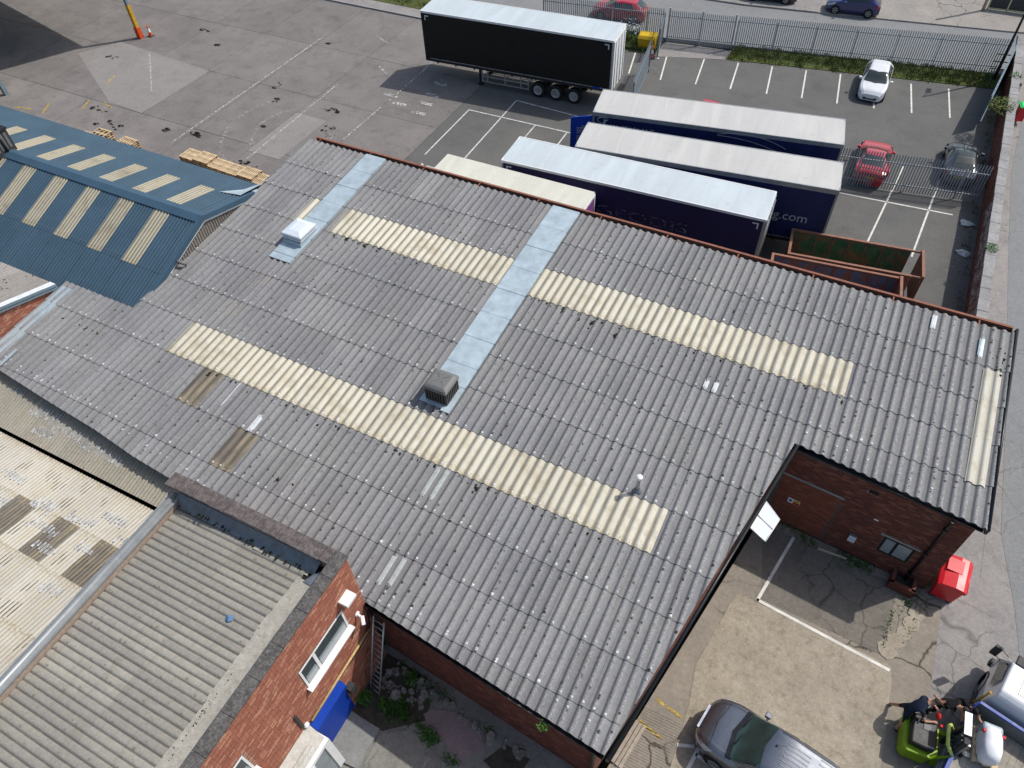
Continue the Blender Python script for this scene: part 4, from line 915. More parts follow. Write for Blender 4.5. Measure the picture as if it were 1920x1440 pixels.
r_ = random.Random(44)
sp2 = []
for i in range(70):
    x, y = r_.uniform(-27, -15.6), r_.uniform(-1, 5.7); sp2.append((x, x+r_.uniform(.2, .7), y-.35, y+.35))
paintstreaks(cf, sp2, lambda y: crz(y)+.030, 'dirt_streaks', 45, .146, 1, 'streakd', (.012, .024))
sp3 = [(x, x+.5, 6.25+r_.uniform(0, .6), 6.8+r_.uniform(0, .8)) for x in [-27.5+.45*i for i in range(22)]]
paintstreaks(lr, sp3, lambda y: ltz(y)+.035, 'dirt_streaks', 46, .146, 1, 'streakd', (.010, .022))
# ---------------------------------------------------------------- red brick office in the lower left
of = wthing('brick_office', 'two storey red brick block with a stone coped parapet and grey corrugated roof', 'building', (-12, 0, 1))
b = MB(); b.prism([(-15.0, -14), (-9.0, -14), (-9.0, 6.25), (-15.0, 6.25)], -.2, [6.9]*4)
b.prism([(-9.34, -14), (-9.0, -14), (-9.0, 6.25), (-9.34, 6.25)], 6.89, 7.80); b.prism([(-15.3, 5.92), (-9.341, 5.92), (-9.341, 6.25), (-15.3, 6.25)], 6.89, 7.80); b.prism([(-15.3, -14), (-15.02, -14), (-15.02, 5.919), (-15.3, 5.919)], -.2, 7.35)
ow = b.build('wall', 'mortar', of)
WINS = [(3.40, 5.40, 5.02, 6.14), (-1.0, 1.08, 5.05, 6.2)]
def off_skip(u, z):
    y = -1.6+u
    return any(a-.02 < y < c+.02 and lo-.09 < z < hi+.01 for a, c, lo, hi in WINS) or (2.80 < y < 4.28 and z < 3.3)
brickwork(ow, (-9.0, -1.6, 0), (0, 1, 0), (1, 0, 0), 7.85, .85, 7.80, 'brick', off_skip, 300, 21)
brickwork(ow, (-9.0, 6.25, 0), (-1, 0, 0), (0, 1, 0), 6.0, 5.2, 7.8, 'brick', None, 0, 22)
b = MB(); y = -3.4; r_ = random.Random(2)
while y < 6.2:
    y2 = min(6.33, y+r_.uniform(.8, 1.1)); b = MB(); b.box(-9.36, -8.96, y+.001, y2-.001, 7.80, 7.90+r_.uniform(-.003, .003)); bevel(b.build('coping_stone', 'coping', of), .02); y = y2
x = -15.4
while x < -9.38:
    x2 = min(-9.365, x+r_.uniform(.5, .8)); b = MB(); b.box(x+.001, x2-.001, 5.86+r_.uniform(-.02, .02), 6.34, 7.80, 7.89+r_.uniform(-.012, .012)); bevel(b.build('coping_stone', 'copm', of), .03); x = x2
b = MB(); b.box(-15.36, -14.98, -14, 5.85, 7.35, 7.40); b.tube([(-15.17, -14, 7.41), (-15.17, 5.8, 7.41)], .10, 8); b.build('verge_trim', 'alu', of)
b = MB(); b.prism([(-15.0, -14), (-9.4, -14), (-9.4, 5.9), (-15.0, 5.9)], 6.9, [7.06, 7.30, 7.30, 7.06]); orf = b.build('roof', 'dark', of)
# sheets run east-west, laid course by course southwards
sl = .043; n6 = math.hypot(1, sl)
r_ = random.Random(4)
for r in range(9):
    yb = 5.62-.92*(r+1)
    for xa, xb in ((-14.98, -12.35), (-12.5, -10.02)):
        me = sheet_mesh('wide', .92, 0, (xb-xa)*n6, 'asb2', .014)
        # local x -> south, local y -> east
        link('roof_sheet', me, orf, M=Matrix(((0, -1/n6, -sl/n6, xb+r_.uniform(-.02, .02)), (1, 0, 0, yb), (0, -sl/n6, 1/n6, 7.075+sl*(xb+15)), (0, 0, 0, 1))))
b = MB(); r_ = random.Random(6)
for k in range(13):
    y0 = 5.35-k*.62; b.box(-10.14+r_.uniform(-.05, .03), -9.345, y0-.6205, y0, 7.2, 7.355+r_.uniform(-.004, .004))
b.build('cement_fillet', 'fillet', of)
b = MB(); b.add([(-15.0, 5.60, 7.16), (-9.75, 5.58, 7.36), (-9.65, 5.90, 7.66), (-15.0, 5.90, 7.62)], [(0, 1, 2, 3)]); b.add([(-9.9, 5.28, 7.38), (-9.55, 5.28, 7.39), (-9.42, 5.88, 7.5), (-9.75, 5.6, 7.40)], [(0, 1, 2, 3)]); b.build('lead_flashing', 'galvd', of)
b = MB()
for k in range(9): 
    x = -11.9+k*.22; b.box(x, x+.2, 5.50, 5.66+r_.uniform(-.03, .03), 7.2, 7.30+r_.uniform(-.01, .01))
b.build('mortar_fillet', 'fillet', of)
mo = MB()
for i in range(170):
    y = rm.uniform(-1.5, 4.2); tuft(mo, -9.95-abs(rm.gauss(0, .07)) if rm.random() < .5 else -9.45+rm.gauss(0, .03), y if rm.random() < .4 else rm.gauss(1.3, .5), 7.35, rm.uniform(.02, .06), rm)
for i in range(60): tuft(mo, rm.uniform(-14.9, -10), 5.6+rm.gauss(0, .04), 7.3+.03*(15+rm.uniform(-15, -10)), rm.uniform(.02, .05), rm)
stuff(mo.build('moss_tufts', 'moss', orf))
sc = thing('crumpled_wrapper', 'small crumpled blue plastic wrapper on the office roof', 'litter', (-11.05, 3.55, 7.30)); b = MB(); b.add([(-.1, -.08, .02), (.02, -.1, .07), (.11, -.02, .03), (.09, .09, .08), (-.03, .1, .03), (-.12, .04, .07), (0, 0, .13)], [(0, 1, 6), (1, 2, 6), (2, 3, 6), (3, 4, 6), (4, 5, 6), (5, 0, 6)]); b.build('wrapper_film', 'bluebag', sc)
# windows
for (a, c, lo, hi), sash in zip(WINS, ((3.40, 4.02), (-1.0, -.3))):
    b = MB(); b.box(-9.16, -8.985, a, c, lo, hi); b.build('window_recess', 'dark', of)
    fr = MB(); t = .065
    fr.box(-9.0, -8.965, a, c, lo, lo+t); fr.box(-9.0, -8.965, a, c, hi-t, hi); fr.box(-9.0, -8.965, a, a+t, lo+t, hi-t); fr.box(-9.0, -8.965, c-t, c, lo+t, hi-t); fr.box(-9.0, -8.965, sash[1]-.05, sash[1]+.05, lo+t, hi-t)
    wf = fr.build('window', 'white', of)
    for u0, u1 in ((a+t, sash[1]-.05), (sash[1]+.05, c-t)):
        b = MB(); b.box(-8.995, -8.982, u0, u1, lo+t, hi-t); b.build('pane', 'pane', wf)
        b = MB(); 
        b.box(-8.981, -8.976, u0+.04, u1-.04, lo+t+.04, lo+t+(hi-lo)*.42); b.build('blind', 'panel', wf)
    b = MB(); b.box(-9.0, -8.80, a-.06, c+.06, lo-.05, lo); b.build('sill', 'white', wf)
flb = wthing('floodlight_box', 'white box floodlight high on the corner of the brick office', 'floodlight', (-8.8, 5.75, 6.55)); b = MB(); b.box(-9.0, -8.66, 5.42, 5.86, 6.52, 6.66); bevel(b.build('lamp_housing', 'white', flb), .015); b = MB(); b.box(-8.99, -8.7, 5.46, 5.82, 6.46, 6.519); b.build('lamp_lens', 'dgrey', flb)
cc = wthing('security_camera', 'white security camera on a bracket beside the office window', 'camera', (-8.9, 5.75, 4.95))
b = MB(); b.tube([(-9.0, 5.82, 5.02), (-8.83, 5.80, 5.02)], .04, 8); b.lathe([(.09, 0), (.09, .05), (0, .05)], 10, 0, Matrix.Translation((-8.99, 5.82, 5.02)) @ Matrix.Rotation(R(90), 4, 'Y')); b.build('bracket', 'white', cc)
b = MB(); b.box(-.09, .19, -.055, .055, -.05, .05, M=Matrix.Translation((-8.75, 5.78, 4.99)) @ Matrix.Rotation(R(-50), 4, 'Z') @ Matrix.Rotation(R(25), 4, 'Y')); bevel(b.build('camera_body', 'white', cc), .015)
pp = wthing('wall_pipe', 'yellow-brown service pipe with black cables along the brick office wall', 'pipe', (-8.93, 4.5, 3.55))
b = MB(); b.tube([(-8.93, 6.05, 3.62), (-8.93, 2.9, 3.52)], .045, 8); b.build('pipe', 'pipe', pp)
b = MB(); b.tube([(-8.95, 6.2, 4.5), (-8.93, 6.08, 3.9), (-8.94, 5.9, 3.45), (-8.93, 5.2, 3.38), (-8.93, 4.5, 3.45), (-8.94, 3.9, 3.44), (-8.93, 2.9, 3.4)], .014, 5); b.tube([(-8.95, 6.15, 5.0), (-8.94, 6.12, 4.1), (-8.95, 5.7, 3.5)], .010, 5); b.build('cable', 'dark', pp)
sh = wthing('shutter_door', 'bright blue roller shutter door with a sloping hood on the office wall', 'shutter', (-8.9, 3.54, 1.0))
b = MB(); b.box(-9.05, -8.93, 2.78, 4.26, .94, 2.95); b.build('door_leaf', 'bluedoor', sh)
for k in range(6):
    b = MB(); b.box(-8.931, -8.92, 2.80, 4.24, .96+k*.335, 1.29+k*.335); b.build('slat', 'bluedoor', sh)
b = MB(); b.prism([(0, 0), (.24, 0), (.24, .16), (.05, .40), (0, .40)], 2.80, 4.28, 0, Matrix(((1, 0, 0, -9.0), (0, 0, 1, 0), (0, 1, 0, 2.94), (0, 0, 0, 1)))); bevel(b.build('shutter_hood', 'bluedoor', sh), .01)
b = MB(); b.box(-9.0, -8.76, 4.30, 4.56, 2.1, 2.5); b.build('motor_box', 'dgrey', sh)
po = wthing('porch', 'pale felted flat roofed porch with white fascia against the office wall', 'porch', (-8.6, 1.6, 1.0))
b = MB(); b.prism([(-9.0, -3), (-8.35, -3), (-8.35, 2.70), (-9.0, 2.78)], 3.40, [3.52, 3.42, 3.42, 3.52]); b.box(-8.62, -8.50, -3, 2.35, 3.44, 3.53); b.build('porch_roof', 'render', po)
b = MB(); b.box(-9.0, -8.22, -3, 2.74, 3.24, 3.40); b.box(-9.0, -8.30, 2.66, 2.74, 2.5, 3.24); b.box(-8.30, -8.22, 2.5, 2.74, 1.0, 3.24); b.build('fascia', 'white', po)
b = MB(); b.box(-8.29, -8.27, -3, 2.5, 1.0, 3.24); b.build('porch_front', 'panel', po)
b = MB()
for yy in (1.9, 1.0, .1): b.box(-8.34, -8.2, yy, yy+.07, 1.0, 3.24)
b.build('porch_frame', 'white', po)
for y0 in (2.62, .96):
    wk = wthing('wall_bracket', 'short black steel bar fixed to the office wall '+('above the porch end' if y0 > 2 else 'under the second window'), 'bracket', (-8.95, y0, 4.5)); b = MB(); b.box(-9.0, -8.93, y0-.045, y0+.045, 3.75, 4.72); b.build('steel_bar', 'dgrey', wk)
al = wthing('alarm_sounder', 'small round white alarm sounder at the end of the wall pipe', 'alarm', (-8.9, 2.78, 3.62)); b = MB(); b.lathe([(.09, 0), (.09, .08), (.05, .12), (0, .12)], 12, 0, Matrix.Translation((-9.0, 2.72, 3.62)) @ Matrix.Rotation(R(90), 4, 'Y')); b.build('alarm_body', 'white', al)

# ---------------------------------------------------------------- boundary wall along the side road
bw = wthing('boundary_wall', 'long red brick boundary wall with stone coping between the car park and the side road', 'wall', (7.5, 40, 0))
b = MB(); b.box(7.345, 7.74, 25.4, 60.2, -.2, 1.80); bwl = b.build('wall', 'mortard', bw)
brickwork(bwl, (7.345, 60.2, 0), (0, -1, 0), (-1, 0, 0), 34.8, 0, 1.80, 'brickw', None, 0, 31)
y = 25.4; r_ = random.Random(8)
while y < 60:
    y2 = y+r_.uniform(.85, .95); b = MB(); b.box(7.31+r_.uniform(-.012, .012), 7.80, y+.008, y2-.008, 1.80, 1.91+r_.uniform(-.01, .01)); bevel(b.build('coping_stone', 'stone', bw), .012); y = y2
# bloom of salts on the brick face
MT['salt'] = m_paint_line('salt_bloom', (.38, .34, .33), .50, 3.2)
b = MB(); b.add([(7.326, 27, .45), (7.326, 41.5, .75), (7.326, 41.5, 1.78), (7.326, 27, 1.78)], [(0, 1, 2, 3)]); stuff(b.build('salt_bloom', 'salt', bw))

# ---------------------------------------------------------------- text as meshes
def text_obj(body, size, m, parent, M, name='lettering', ext=.002, align='LEFT'):
    c = bpy.data.curves.new('lettering', 'FONT'); c.body = body; c.size = size; c.extrude = ext; c.align_x = align; c.resolution_u = 3
    t = bpy.data.objects.new('lettering', c); COL.objects.link(t)
    dg = bpy.context.evaluated_depsgraph_get(); me = bpy.data.meshes.new_from_object(t.evaluated_get(dg))
    bpy.data.objects.remove(t); bpy.data.curves.remove(c); me.materials.clear(); me.materials.append(MT[m])
    return link(name, me, parent, M=M)
FRONT = Matrix(((1, 0, 0, 0), (0, 0, -1, 0), (0, 1, 0, 0), (0, 0, 0, 1)))     # text standing on the -Y face
def at(x, y, z, A=FRONT): return Matrix.Translation((x, y, z)) @ A

# ---------------------------------------------------------------- wheels
_wh = {}
def wheel(parent, x, y, r, w, side, rim='alloy', spokes=5, name='wheel'):
    k = (round(r, 3), round(w, 3), rim, spokes)
    if k not in _wh:
        b = MB(); b.lathe([(r*.62, -w/2), (r*.93, -w/2), (r, -w/2+.03), (r, w/2-.03), (r*.93, w/2), (r*.62, w/2), (r*.60, w/2-.03)], 26); ty = b.mesh('tyre', 'rubber')
        b = MB(); b.lathe([(r*.64, w/2-.015), (r*.60, w/2-.008), (r*.57, w/2-.045), (r*.14, w/2-.05), (r*.12, w/2-.012), (0, w/2-.01)], 26, 1)
        b.lathe([(r*.65, w/2-.02), (r*.63, w/2+.006), (r*.56, w/2+.004), (r*.54, w/2-.03)], 26, 0)
        for i in range(spokes):
            M = Matrix.Rotation(2*math.pi*i/spokes, 4, 'Z'); b.box(r*.10, r*.57, -r*.07, r*.07, w/2-.045, w/2-.006, 0, M)
        rm_ = b.mesh('rim', [rim, 'dark'] if spokes < 9 else [rim, rim]); _wh[k] = (ty, rm_)
    A = Matrix(((1, 0, 0, 0), (0, 0, -1, 0), (0, 1, 0, 0), (0, 0, 0, 1))) if side < 0 else Matrix(((1, 0, 0, 0), (0, 0, 1, 0), (0, -1, 0, 0), (0, 0, 0, 1)))
    o = link(name, _wh[k][0], parent, M=Matrix.Translation((x, y, r)) @ A); link('rim', _wh[k][1], o); return o

# ---------------------------------------------------------------- trailers
def trailer(label, loc, yaw, L, W, curtain, roofm, marks=True, *, top=4.75, bottom=1.30, wheels=(8.62, 9.92, 11.25), topband=.10, doors_right=True, rail='alu', roof_rail='trw'):
    t = thing('trailer', label, 'trailer', loc, yaw, 'curtain sided trailers parked in the lorry yard')
    b = MB(); b.box(.05, L-.05, .06, W-.06, bottom+.05, top-.06); b.build('body', 'chassis', t)
    for y0, y1 in ((.0, .05), (W-.05, W)):
        b = MB(); n = 46
        for i in range(n):
            xa, xb = .10+(L-.2)*i/n, .10+(L-.2)*(i+1)/n
            def wv(x): return .012*math.sin(x*3.1)+.008*math.sin(x*7.7+1)
            s = -1 if y0 == 0 else 1; yy = y0 if s < 0 else y1
            ya, yb = yy+s*wv(xa)*.6, yy+s*wv(xb)*.6
            b.add([(xa, ya, bottom+.26), (xb, yb, bottom+.26), (xb, yy, top-.14), (xa, yy, top-.14)], [(0, 1, 2, 3)], 0, True)
            b.add([(xa, ya+.0, bottom+.26), (xb, yb, bottom+.26), (xb, yy-s*.03, bottom+.2), (xa, yy-s*.03, bottom+.2)], [(0, 3, 2, 1)], 0)
        b.build('curtain', curtain, t)
    b = MB()
    n = 40
    for i in range(n):
        xa, xb = L*i/n, L*(i+1)/n
        for j in range(6):
            ya, yb = W*j/6, W*(j+1)/6
            def rz(x, y): return top+.035*math.sin(math.pi*y/W)+.006*math.sin(x*5.2)*math.sin(math.pi*y/W)
            b.add([(xa, ya, rz(xa, ya)), (xb, ya, rz(xb, ya)), (xb, yb, rz(xb, yb)), (xa, yb, rz(xa, yb))], [(0, 1, 2, 3)], 0, True)
    b.build('roof', roofm, t)
    b = MB()
    for y0 in (-.012, W-.05): b.box(-.01, L+.01, y0, y0+.062, top-topband-.02, top+.012)
    for x0 in (-.02, L-.05): b.box(x0, x0+.07, .05, W-.05, top-.12, top+.012)
    b.build('roof_rail', roof_rail, t)
    b = MB()
    for y0 in (-.006, W-.045): b.box(.06, L-.06, y0, y0+.05, bottom, bottom+.20); b.box(.35, L-.1, y0-.012, y0+.062, bottom+.19, bottom+.235, 1)
    for k in range(19):
        x = .45+k*(L-.9)/18; b.box(x, x+.035, -.03, 0, bottom+.12, bottom+.38)
    b.build('side_rail', ['chassis', rail], t)
    for x0, s in ((.0, 1), (L, -1)):
        for y0 in (-.01, W-.09): b = MB(); b.box(min(x0, x0+s*.1), max(x0, x0+s*.1), y0, y0+.10, bottom, top-.02); b.build('corner_post', 'alu' if curtain != 'curtb' or s < 0 else 'chassis', t)
    for x0, s in ((.28, 1), (L-.28, -1)) if marks else ():
        b = MB(); b.box(min(x0, x0+s*.30), max(x0, x0+s*.30), -.030, -.022, top-.32, top-.25); b.box(min(x0, x0+s*.07), max(x0, x0+s*.07), -.030, -.022, top-.58, top-.319); b.build('corner_mark', 'mark', t)
    xr = L if doors_right else 0; s = 1 if doors_right else -1
    for y0 in (.09, W/2+.01):
        b = MB(); b.box(min(xr, xr+s*.05), max(xr, xr+s*.05), y0, y0+W/2-.10, bottom, top-.10); d = b.build('rear_door', 'trw' if curtain == 'curtb' else 'alu', t)
        b = MB()
        for q in (.25, .75): b.tube([(xr+s*.075, y0+(W/2-.1)*q, bottom+.05), (xr+s*.075, y0+(W/2-.1)*q, top-.2)], .022, 6)
        b.build('lock_bar', 'steel', d)
    b = MB(); b.box(xr-.02 if s > 0 else xr-.28, xr+.28 if s > 0 else xr+.02, .15, W-.15, .62, .76); b.box(xr-.1*s-.04, xr-.1*s+.04, .5, .62, .7, 1.3); b.build('rear_bumper', 'chassis', t)
    b = MB(); b.box(.4, L-.15, W/2-.55, W/2-.42, bottom-.32, bottom); b.box(.4, L-.15, W/2+.42, W/2+.55, bottom-.32, bottom)
    for k in range(9): b.box(.8+k*1.45, .9+k*1.45, .1, W-.1, bottom-.14, bottom)
    b.build('chassis', 'chassis', t)
    for y0 in (.35, W-.50):
        b = MB(); b.box(4.0, 4.16, y0, y0+.15, .12, bottom); b.box(3.92, 4.24, y0-.08, y0+.23, 0, .12); b.build('landing_leg', 'chassis', t)
    for y0 in (.03, W-.08):
        b = MB(); b.box(4.35, 7.95, y0, y0+.05, .42, .52); b.box(4.35, 7.95, y0, y0+.05, .80, .90)
        for x in (4.35, 4.75, 6.1, 7.3, 7.87): b.box(x, x+.08, y0+.005, y0+.06, .40, bottom)
        b.build('side_guard', 'alu', t)
    for x in wheels:
        wheel(t, x, .24, .52, .40, -1, 'steel', 10); wheel(t, x, W-.24, .52, .40, 1, 'steel', 10)
        b = MB(); b.tube([(x, .2, .52), (x, W-.2, .52)], .09, 8); b.build('axle', 'chassis', t)
    return t
t1 = trailer('black curtain sided trailer with white rear doors standing alone across the yard', (-29.88, 43.49, 0), R(3.92), 13.85, 2.6, 'curtb', 'troof')
t2 = trailer('navy trailer with its headboard door swung open, farthest of three parked side by side', (-13.94, 35.99, 0), R(9.48), 13.36, 2.62, 'curtn', 'troofw', False, topband=.2, doors_right=False, wheels=(2.2, 3.5, 4.8), roof_rail='alu')
t3 = trailer('navy trailer with pale web address letters and a stained cream roof, between two others', (-13.45, 32.37, 0), R(7.13), 13.38, 2.55, 'curtn', 'troofw', False, topband=.22, doors_right=False, wheels=(2.2, 3.5, 4.8), roof_rail='alu')
t4 = trailer('indigo trailer with faint removed lettering and a clean white roof behind the rusty gutter', (-16.44, 29.66, 0), R(2.72), 13.67, 2.42, 'curtp', 'troof', doors_right=True)
b = MB(); b.box(12.6, 13.1, -.034, -.03, 1.42, 1.56); b.build('blue_label', 'bluedoor', t1)
text_obj('MACFARLANE', .40, 'sign', t2, at(1.0, -.045, 3.90)); text_obj('ng.com', .72, 'sign', t3, at(10.3, -.045, 2.62)); text_obj('GEODIS', .80, 'ghost', t4, at(5.25, -.045, 2.95) @ Matrix.Scale(1.75, 4, (1, 0, 0)))
b = MB()
P = [(.62+.34*math.cos(R(a)), -.045, 4.36+.17*math.sin(R(a))) for a in range(20, 300, 20)]; b.tube(P, [.004+.022*math.sin(math.pi*i/(len(P)-1)) for i in range(len(P))], 5)
b.lathe([(0, -.07), (.05, -.05), (.07, 0), (.05, .05), (0, .07)], 8, 0, Matrix.Translation((.70, -.045, 4.36)) @ Matrix.Scale(.2, 4, (0, 1, 0))); b.tube([(.70, -.045, 4.28), (.66, -.045, 4.1), (.6, -.045, 3.98)], [.07, .06, .03], 6); b.tube([(.70, -.045, 4.26), (.88, -.045, 4.42)], [.04, .02], 5)
b.build('emblem', 'sign', t2)
b = MB()
for a0, h in ((0, .35), (1, .2)):
    P = [(6.9+3.7*u, -.045, 4.0+h*(1-(2*u-.75)**2)+.28-.45*u*a0) for u in [i/14 for i in range(15)]]; b.tube(P, .014, 4)
b.build('swoosh', 'sign', t2)
hd = MB(); hd.box(0, 1.22, -.03, .03, 1.55, 4.55); dr = hd.build('open_door', 'bluedoor', t2); dr.location = (-.02, -.02, 0); dr.rotation_euler = (0, 0, R(212-9.5)); dr['label'] = 'open blue headboard door with rows of small white print'
b = MB()
for k in range(22):
    z = 3.95-k*.085; b.box(.25, .25+(.62 if k % 6 else .35), .031, .036, z, z+.035)
    b.box(.25, .25+(.62 if k % 6 else .35), -.036, -.031, z, z+.035)
b.build('door_print', 'sign', dr)
# T5: white box lorry tucked behind the roof edge
bx = thing('box_lorry', 'cream roofed box lorry with a purple rear panel, half hidden behind the rusty gutter', 'lorry', (-19.5, 26.95, .85), R(.3))
b = MB(); b.box(0, 8.42, 0, 2.42, .3, 3.56); b.build('cargo_box', 'trw', bx)
b = MB(); b.box(-.03, 8.45, -.03, 2.45, 3.561, 3.62)
for k in range(1, 11): b.box(k*.77-.015, k*.77+.015, 0, 2.42, 3.62, 3.628)
b.build('cargo_roof', 'troofc', bx)
b = MB(); b.box(8.425, 8.47, .12, 2.30, .4, 3.38); b.build('rear_panel', 'purple', bx)
b = MB(); b.box(8.43, 8.50, 0, .1, .3, 3.54); b.box(8.43, 8.50, 2.32, 2.42, .3, 3.54); b.box(8.43, 8.50, .101, 2.319, 3.4, 3.54); b.build('rear_frame', 'trw', bx)
b = MB(); b.box(-1.9, -.1, .1, 2.32, -.3, 2.55); b.box(-1.5, -.1, .12, 2.30, 2.55, 2.75, taper=(.8, .9)); bevel(b.build('cab', 'trw', bx), .12, 3)
b = MB(); b.box(-1.93, -1.88, .25, 2.17, 1.75, 2.5); b.build('windscreen', 'glass', bx)
for yy in (-.12, 2.54):
    b = MB(); b.tube([(-1.7, .1 if yy < 0 else 2.32, 2.5), (-1.9, yy, 2.5), (-1.9, yy, 2.05)], .025, 6); b.box(-1.95, -1.85, yy-.1, yy+.1, 1.95, 2.4); b.build('mirror', 'white', bx)
for x in (-1.1, 6.3):
    for yy, sd in ((.2, -1), (2.22, 1)):
        w_ = wheel(bx, x, yy, .45, .3, sd, 'steel', 10); w_.location.z = -.85+.45
b = MB(); b.box(-.3, 8.3, .5, 1.9, -.25, .29); b.build('chassis', 'chassis', bx)

# ---------------------------------------------------------------- open skips
def skip(label, loc, yaw, L, W, Hh, inside, outside, door, gap=.02):
    s = thing('open_skip', label, 'skip', loc, yaw, 'long open topped skips behind the factory')
    t = .06
    b = MB(); b.box(0, L, 0, t, .2, Hh, 1); b.box(0, L, W-t, W, .2, Hh, 1); b.box(0, t, t, W-t, .2, Hh, 1); b.box(0, L, t, W-t, .2, .26, 1)
    sb = b.build('hull', [inside, outside], s)
    b = MB(); b.box(t, L-.02, t, t+.012, .26, Hh-.08); b.box(t, L-.02, W-t-.012, W-t, .26, Hh-.08); b.box(t, t+.012, t, W-t, .26, Hh-.08); b.box(t, L, t+.02, W-t-.02, .262, .275); b.build('lining', inside, s)
    b = MB()
    for k in range(7): x = .5+k*(L-1)/6; b.box(x-.05, x+.05, -.06, 0, .2, Hh-.1); b.box(x-.05, x+.05, W, W+.06, .2, Hh-.1); b.box(x-.04, x+.04, W-t-.03, W-t-.01, .26, Hh-.1)
    b.build('rib', outside, s)
    b = MB(); b.box(-.04, L, -.04, .09, Hh-.02, Hh+.06); b.box(-.04, L, W-.09, W+.04, Hh-.02, Hh+.06); b.box(-.04, .09, .091, W-.091, Hh-.02, Hh+.06); b.build('rim', 'sko', s)
    d = MB(); d.box(0, .07, 0, W, .22, Hh+.05); d.box(-.03, .10, -.02, W+.02, Hh+.04, Hh+.14, 1); d.box(-.02, .09, .0, .12, .2, Hh+.1, 1); d.box(-.02, .09, W-.12, W, .2, Hh+.1, 1)
    dd = d.build('end_door', [outside, 'sko'], s); dd.location = (L+gap, 0, 0); dd.rotation_euler = (0, 0, door)
    if gap > .1:
        for yy in (0, W-.07): b = MB(); b.box(L-.02, L+gap, yy, yy+.07, Hh-.04, Hh+.05); b.box(L-.02, L+gap, yy+.01, yy+.06, .3, .5); b.build('hinge_arm', 'sko', s)
    b = MB(); b.box(L-.1, L+.5, .3, .45, .2, .35); b.box(.3, L-.3, .5, .62, 0, .2); b.box(.3, L-.3, W-.62, W-.5, 0, .2); b.build('runner', 'chassis', s)
    return s
skip('green painted open skip with rust streaks inside, the farther of the two', (-1.45, 31.70, 0), R(7.5), 5.75, 2.06, 2.15, 'skg', 'rust', 0, .46)
skip('blue-grey open skip with flaking rust patches inside, the nearer of the two', (-1.85, 29.0, 0), R(7.0), 5.95, 2.4, 2.15, 'skb', 'rust', 0)

# ---------------------------------------------------------------- palisade fences
def pale_mesh(h, m):
    b = MB(); w = .034
    b.add([(-w, 0, 0), (w, 0, 0), (w, 0, h-.09), (.012, 0, h), (-.012, 0, h), (-w, 0, h-.09), (-w, .012, 0), (w, .012, 0), (w, .012, h-.09), (.012, .012, h), (-.012, .012, h), (-w, .012, h-.09)],
          [(0, 1, 2, 3, 4, 5), (11, 10, 9, 8, 7, 6), (0, 6, 7, 1), (1, 7, 8, 2), (2, 8, 9, 3), (3, 9, 10, 4), (4, 10, 11, 5), (5, 11, 6, 0)])
    return b.mesh('pale', m)
PM = pale_mesh(2.35, 'pal')
def palisade(name, label, cat, P, Q, z0, z1, h=2.35, sp=.152, post=2.75, me=None, group=None, m='pal'):
    P, Q = Vector((P[0], P[1], z0)), Vector((Q[0], Q[1], z1)); d = Q-P; L = Vector((d.x, d.y)).length; yaw = math.atan2(d.y, d.x); sl = d.z/L
    t = thing(name, label, cat, tuple(P), yaw, group); n = int(L/sp); me = me or PM
    for i in range(n+1):
        x = (i+.5)*L/(n+1); link('pale', me, t, (x, -.03, sl*x+.05))
    for zz in (.42, h-.42):
        b = MB(); b.add([(0, 0, zz), (L, 0, zz+sl*L), (L, 0, zz+sl*L+.06), (0, 0, zz+.06), (0, .05, zz), (L, .05, zz+sl*L), (L, .05, zz+sl*L+.06), (0, .05, zz+.06)], [(0, 1, 2, 3), (7, 6, 5, 4), (3, 2, 6, 7), (4, 5, 1, 0), (0, 3, 7, 4), (1, 5, 6, 2)]); b.build('rail', m, t)
    k = 0
    while k*post <= L+.1:
        x = min(L, k*post); b = MB(); b.box(x-.03, x+.03, .05, .12, sl*x-.3, sl*x+h-.25); b.build('post', m, t); k += 1
    return t
palisade('palisade_fence', 'long grey palisade fence between the grass bank and the street', 'fence', (-10.85, 56.22), (6.95, 59.42), .16, .28)
palisade('palisade_fence', 'grey palisade fence behind the black trailer, left of the yard gate', 'fence', (-25.6, 54.1), (-16.2, 55.35), .13, .13)
palisade('palisade_fence', 'short grey palisade fence behind the trailers, in front of the red sports car', 'fence', (-2.3, 41.85), (7.0, 43.5), 0, 0, h=2.2)
gt = palisade('palisade_gate', 'closed grey palisade double gate onto the street', 'gate', (-15.85, 55.45), (-11.0, 56.2), .05, .08, post=99)
for x in (0.02, 2.45, 4.86): b = MB(); b.box(x-.06, x+.06, .04, .16, 0, 2.5); b.build('gate_post', 'pal', gt)
for nm, lb, P, Q in (('gate_leaf', 'open blue-grey gate leaf beside the yellow grit bin', (-16.2, 55.5), (-15.62, 52.75)), ('gate_leaf', 'open blue-grey gate leaf between the black trailer and the parking bays', (-15.5, 50.6), (-14.62, 44.8))):
    P, Q = Vector(P), Vector(Q); L = (Q-P).length; t = thing(nm, lb, 'gate', (P.x, P.y, 0), math.atan2(Q.y-P.y, Q.x-P.x), 'open gate leaves')
    n = int(L/.152)
    for i in range(n): link('pale', PM, t, ((i+.5)*L/n, -.03, .03))
    for z in (.35, 1.9): b = MB(); b.box(0, L, 0, .05, z, z+.07); b.build('rail', 'fgate', t)
    for x in (0, L-.07): b = MB(); b.box(x, x+.07, 0, .07, .03, 2.2); b.build('stile', 'fgate', t)
    b = MB(); b.box(L-.1, L+.08, -.12, .16, 0, .05); b.build('drop_stop', 'whited', t)
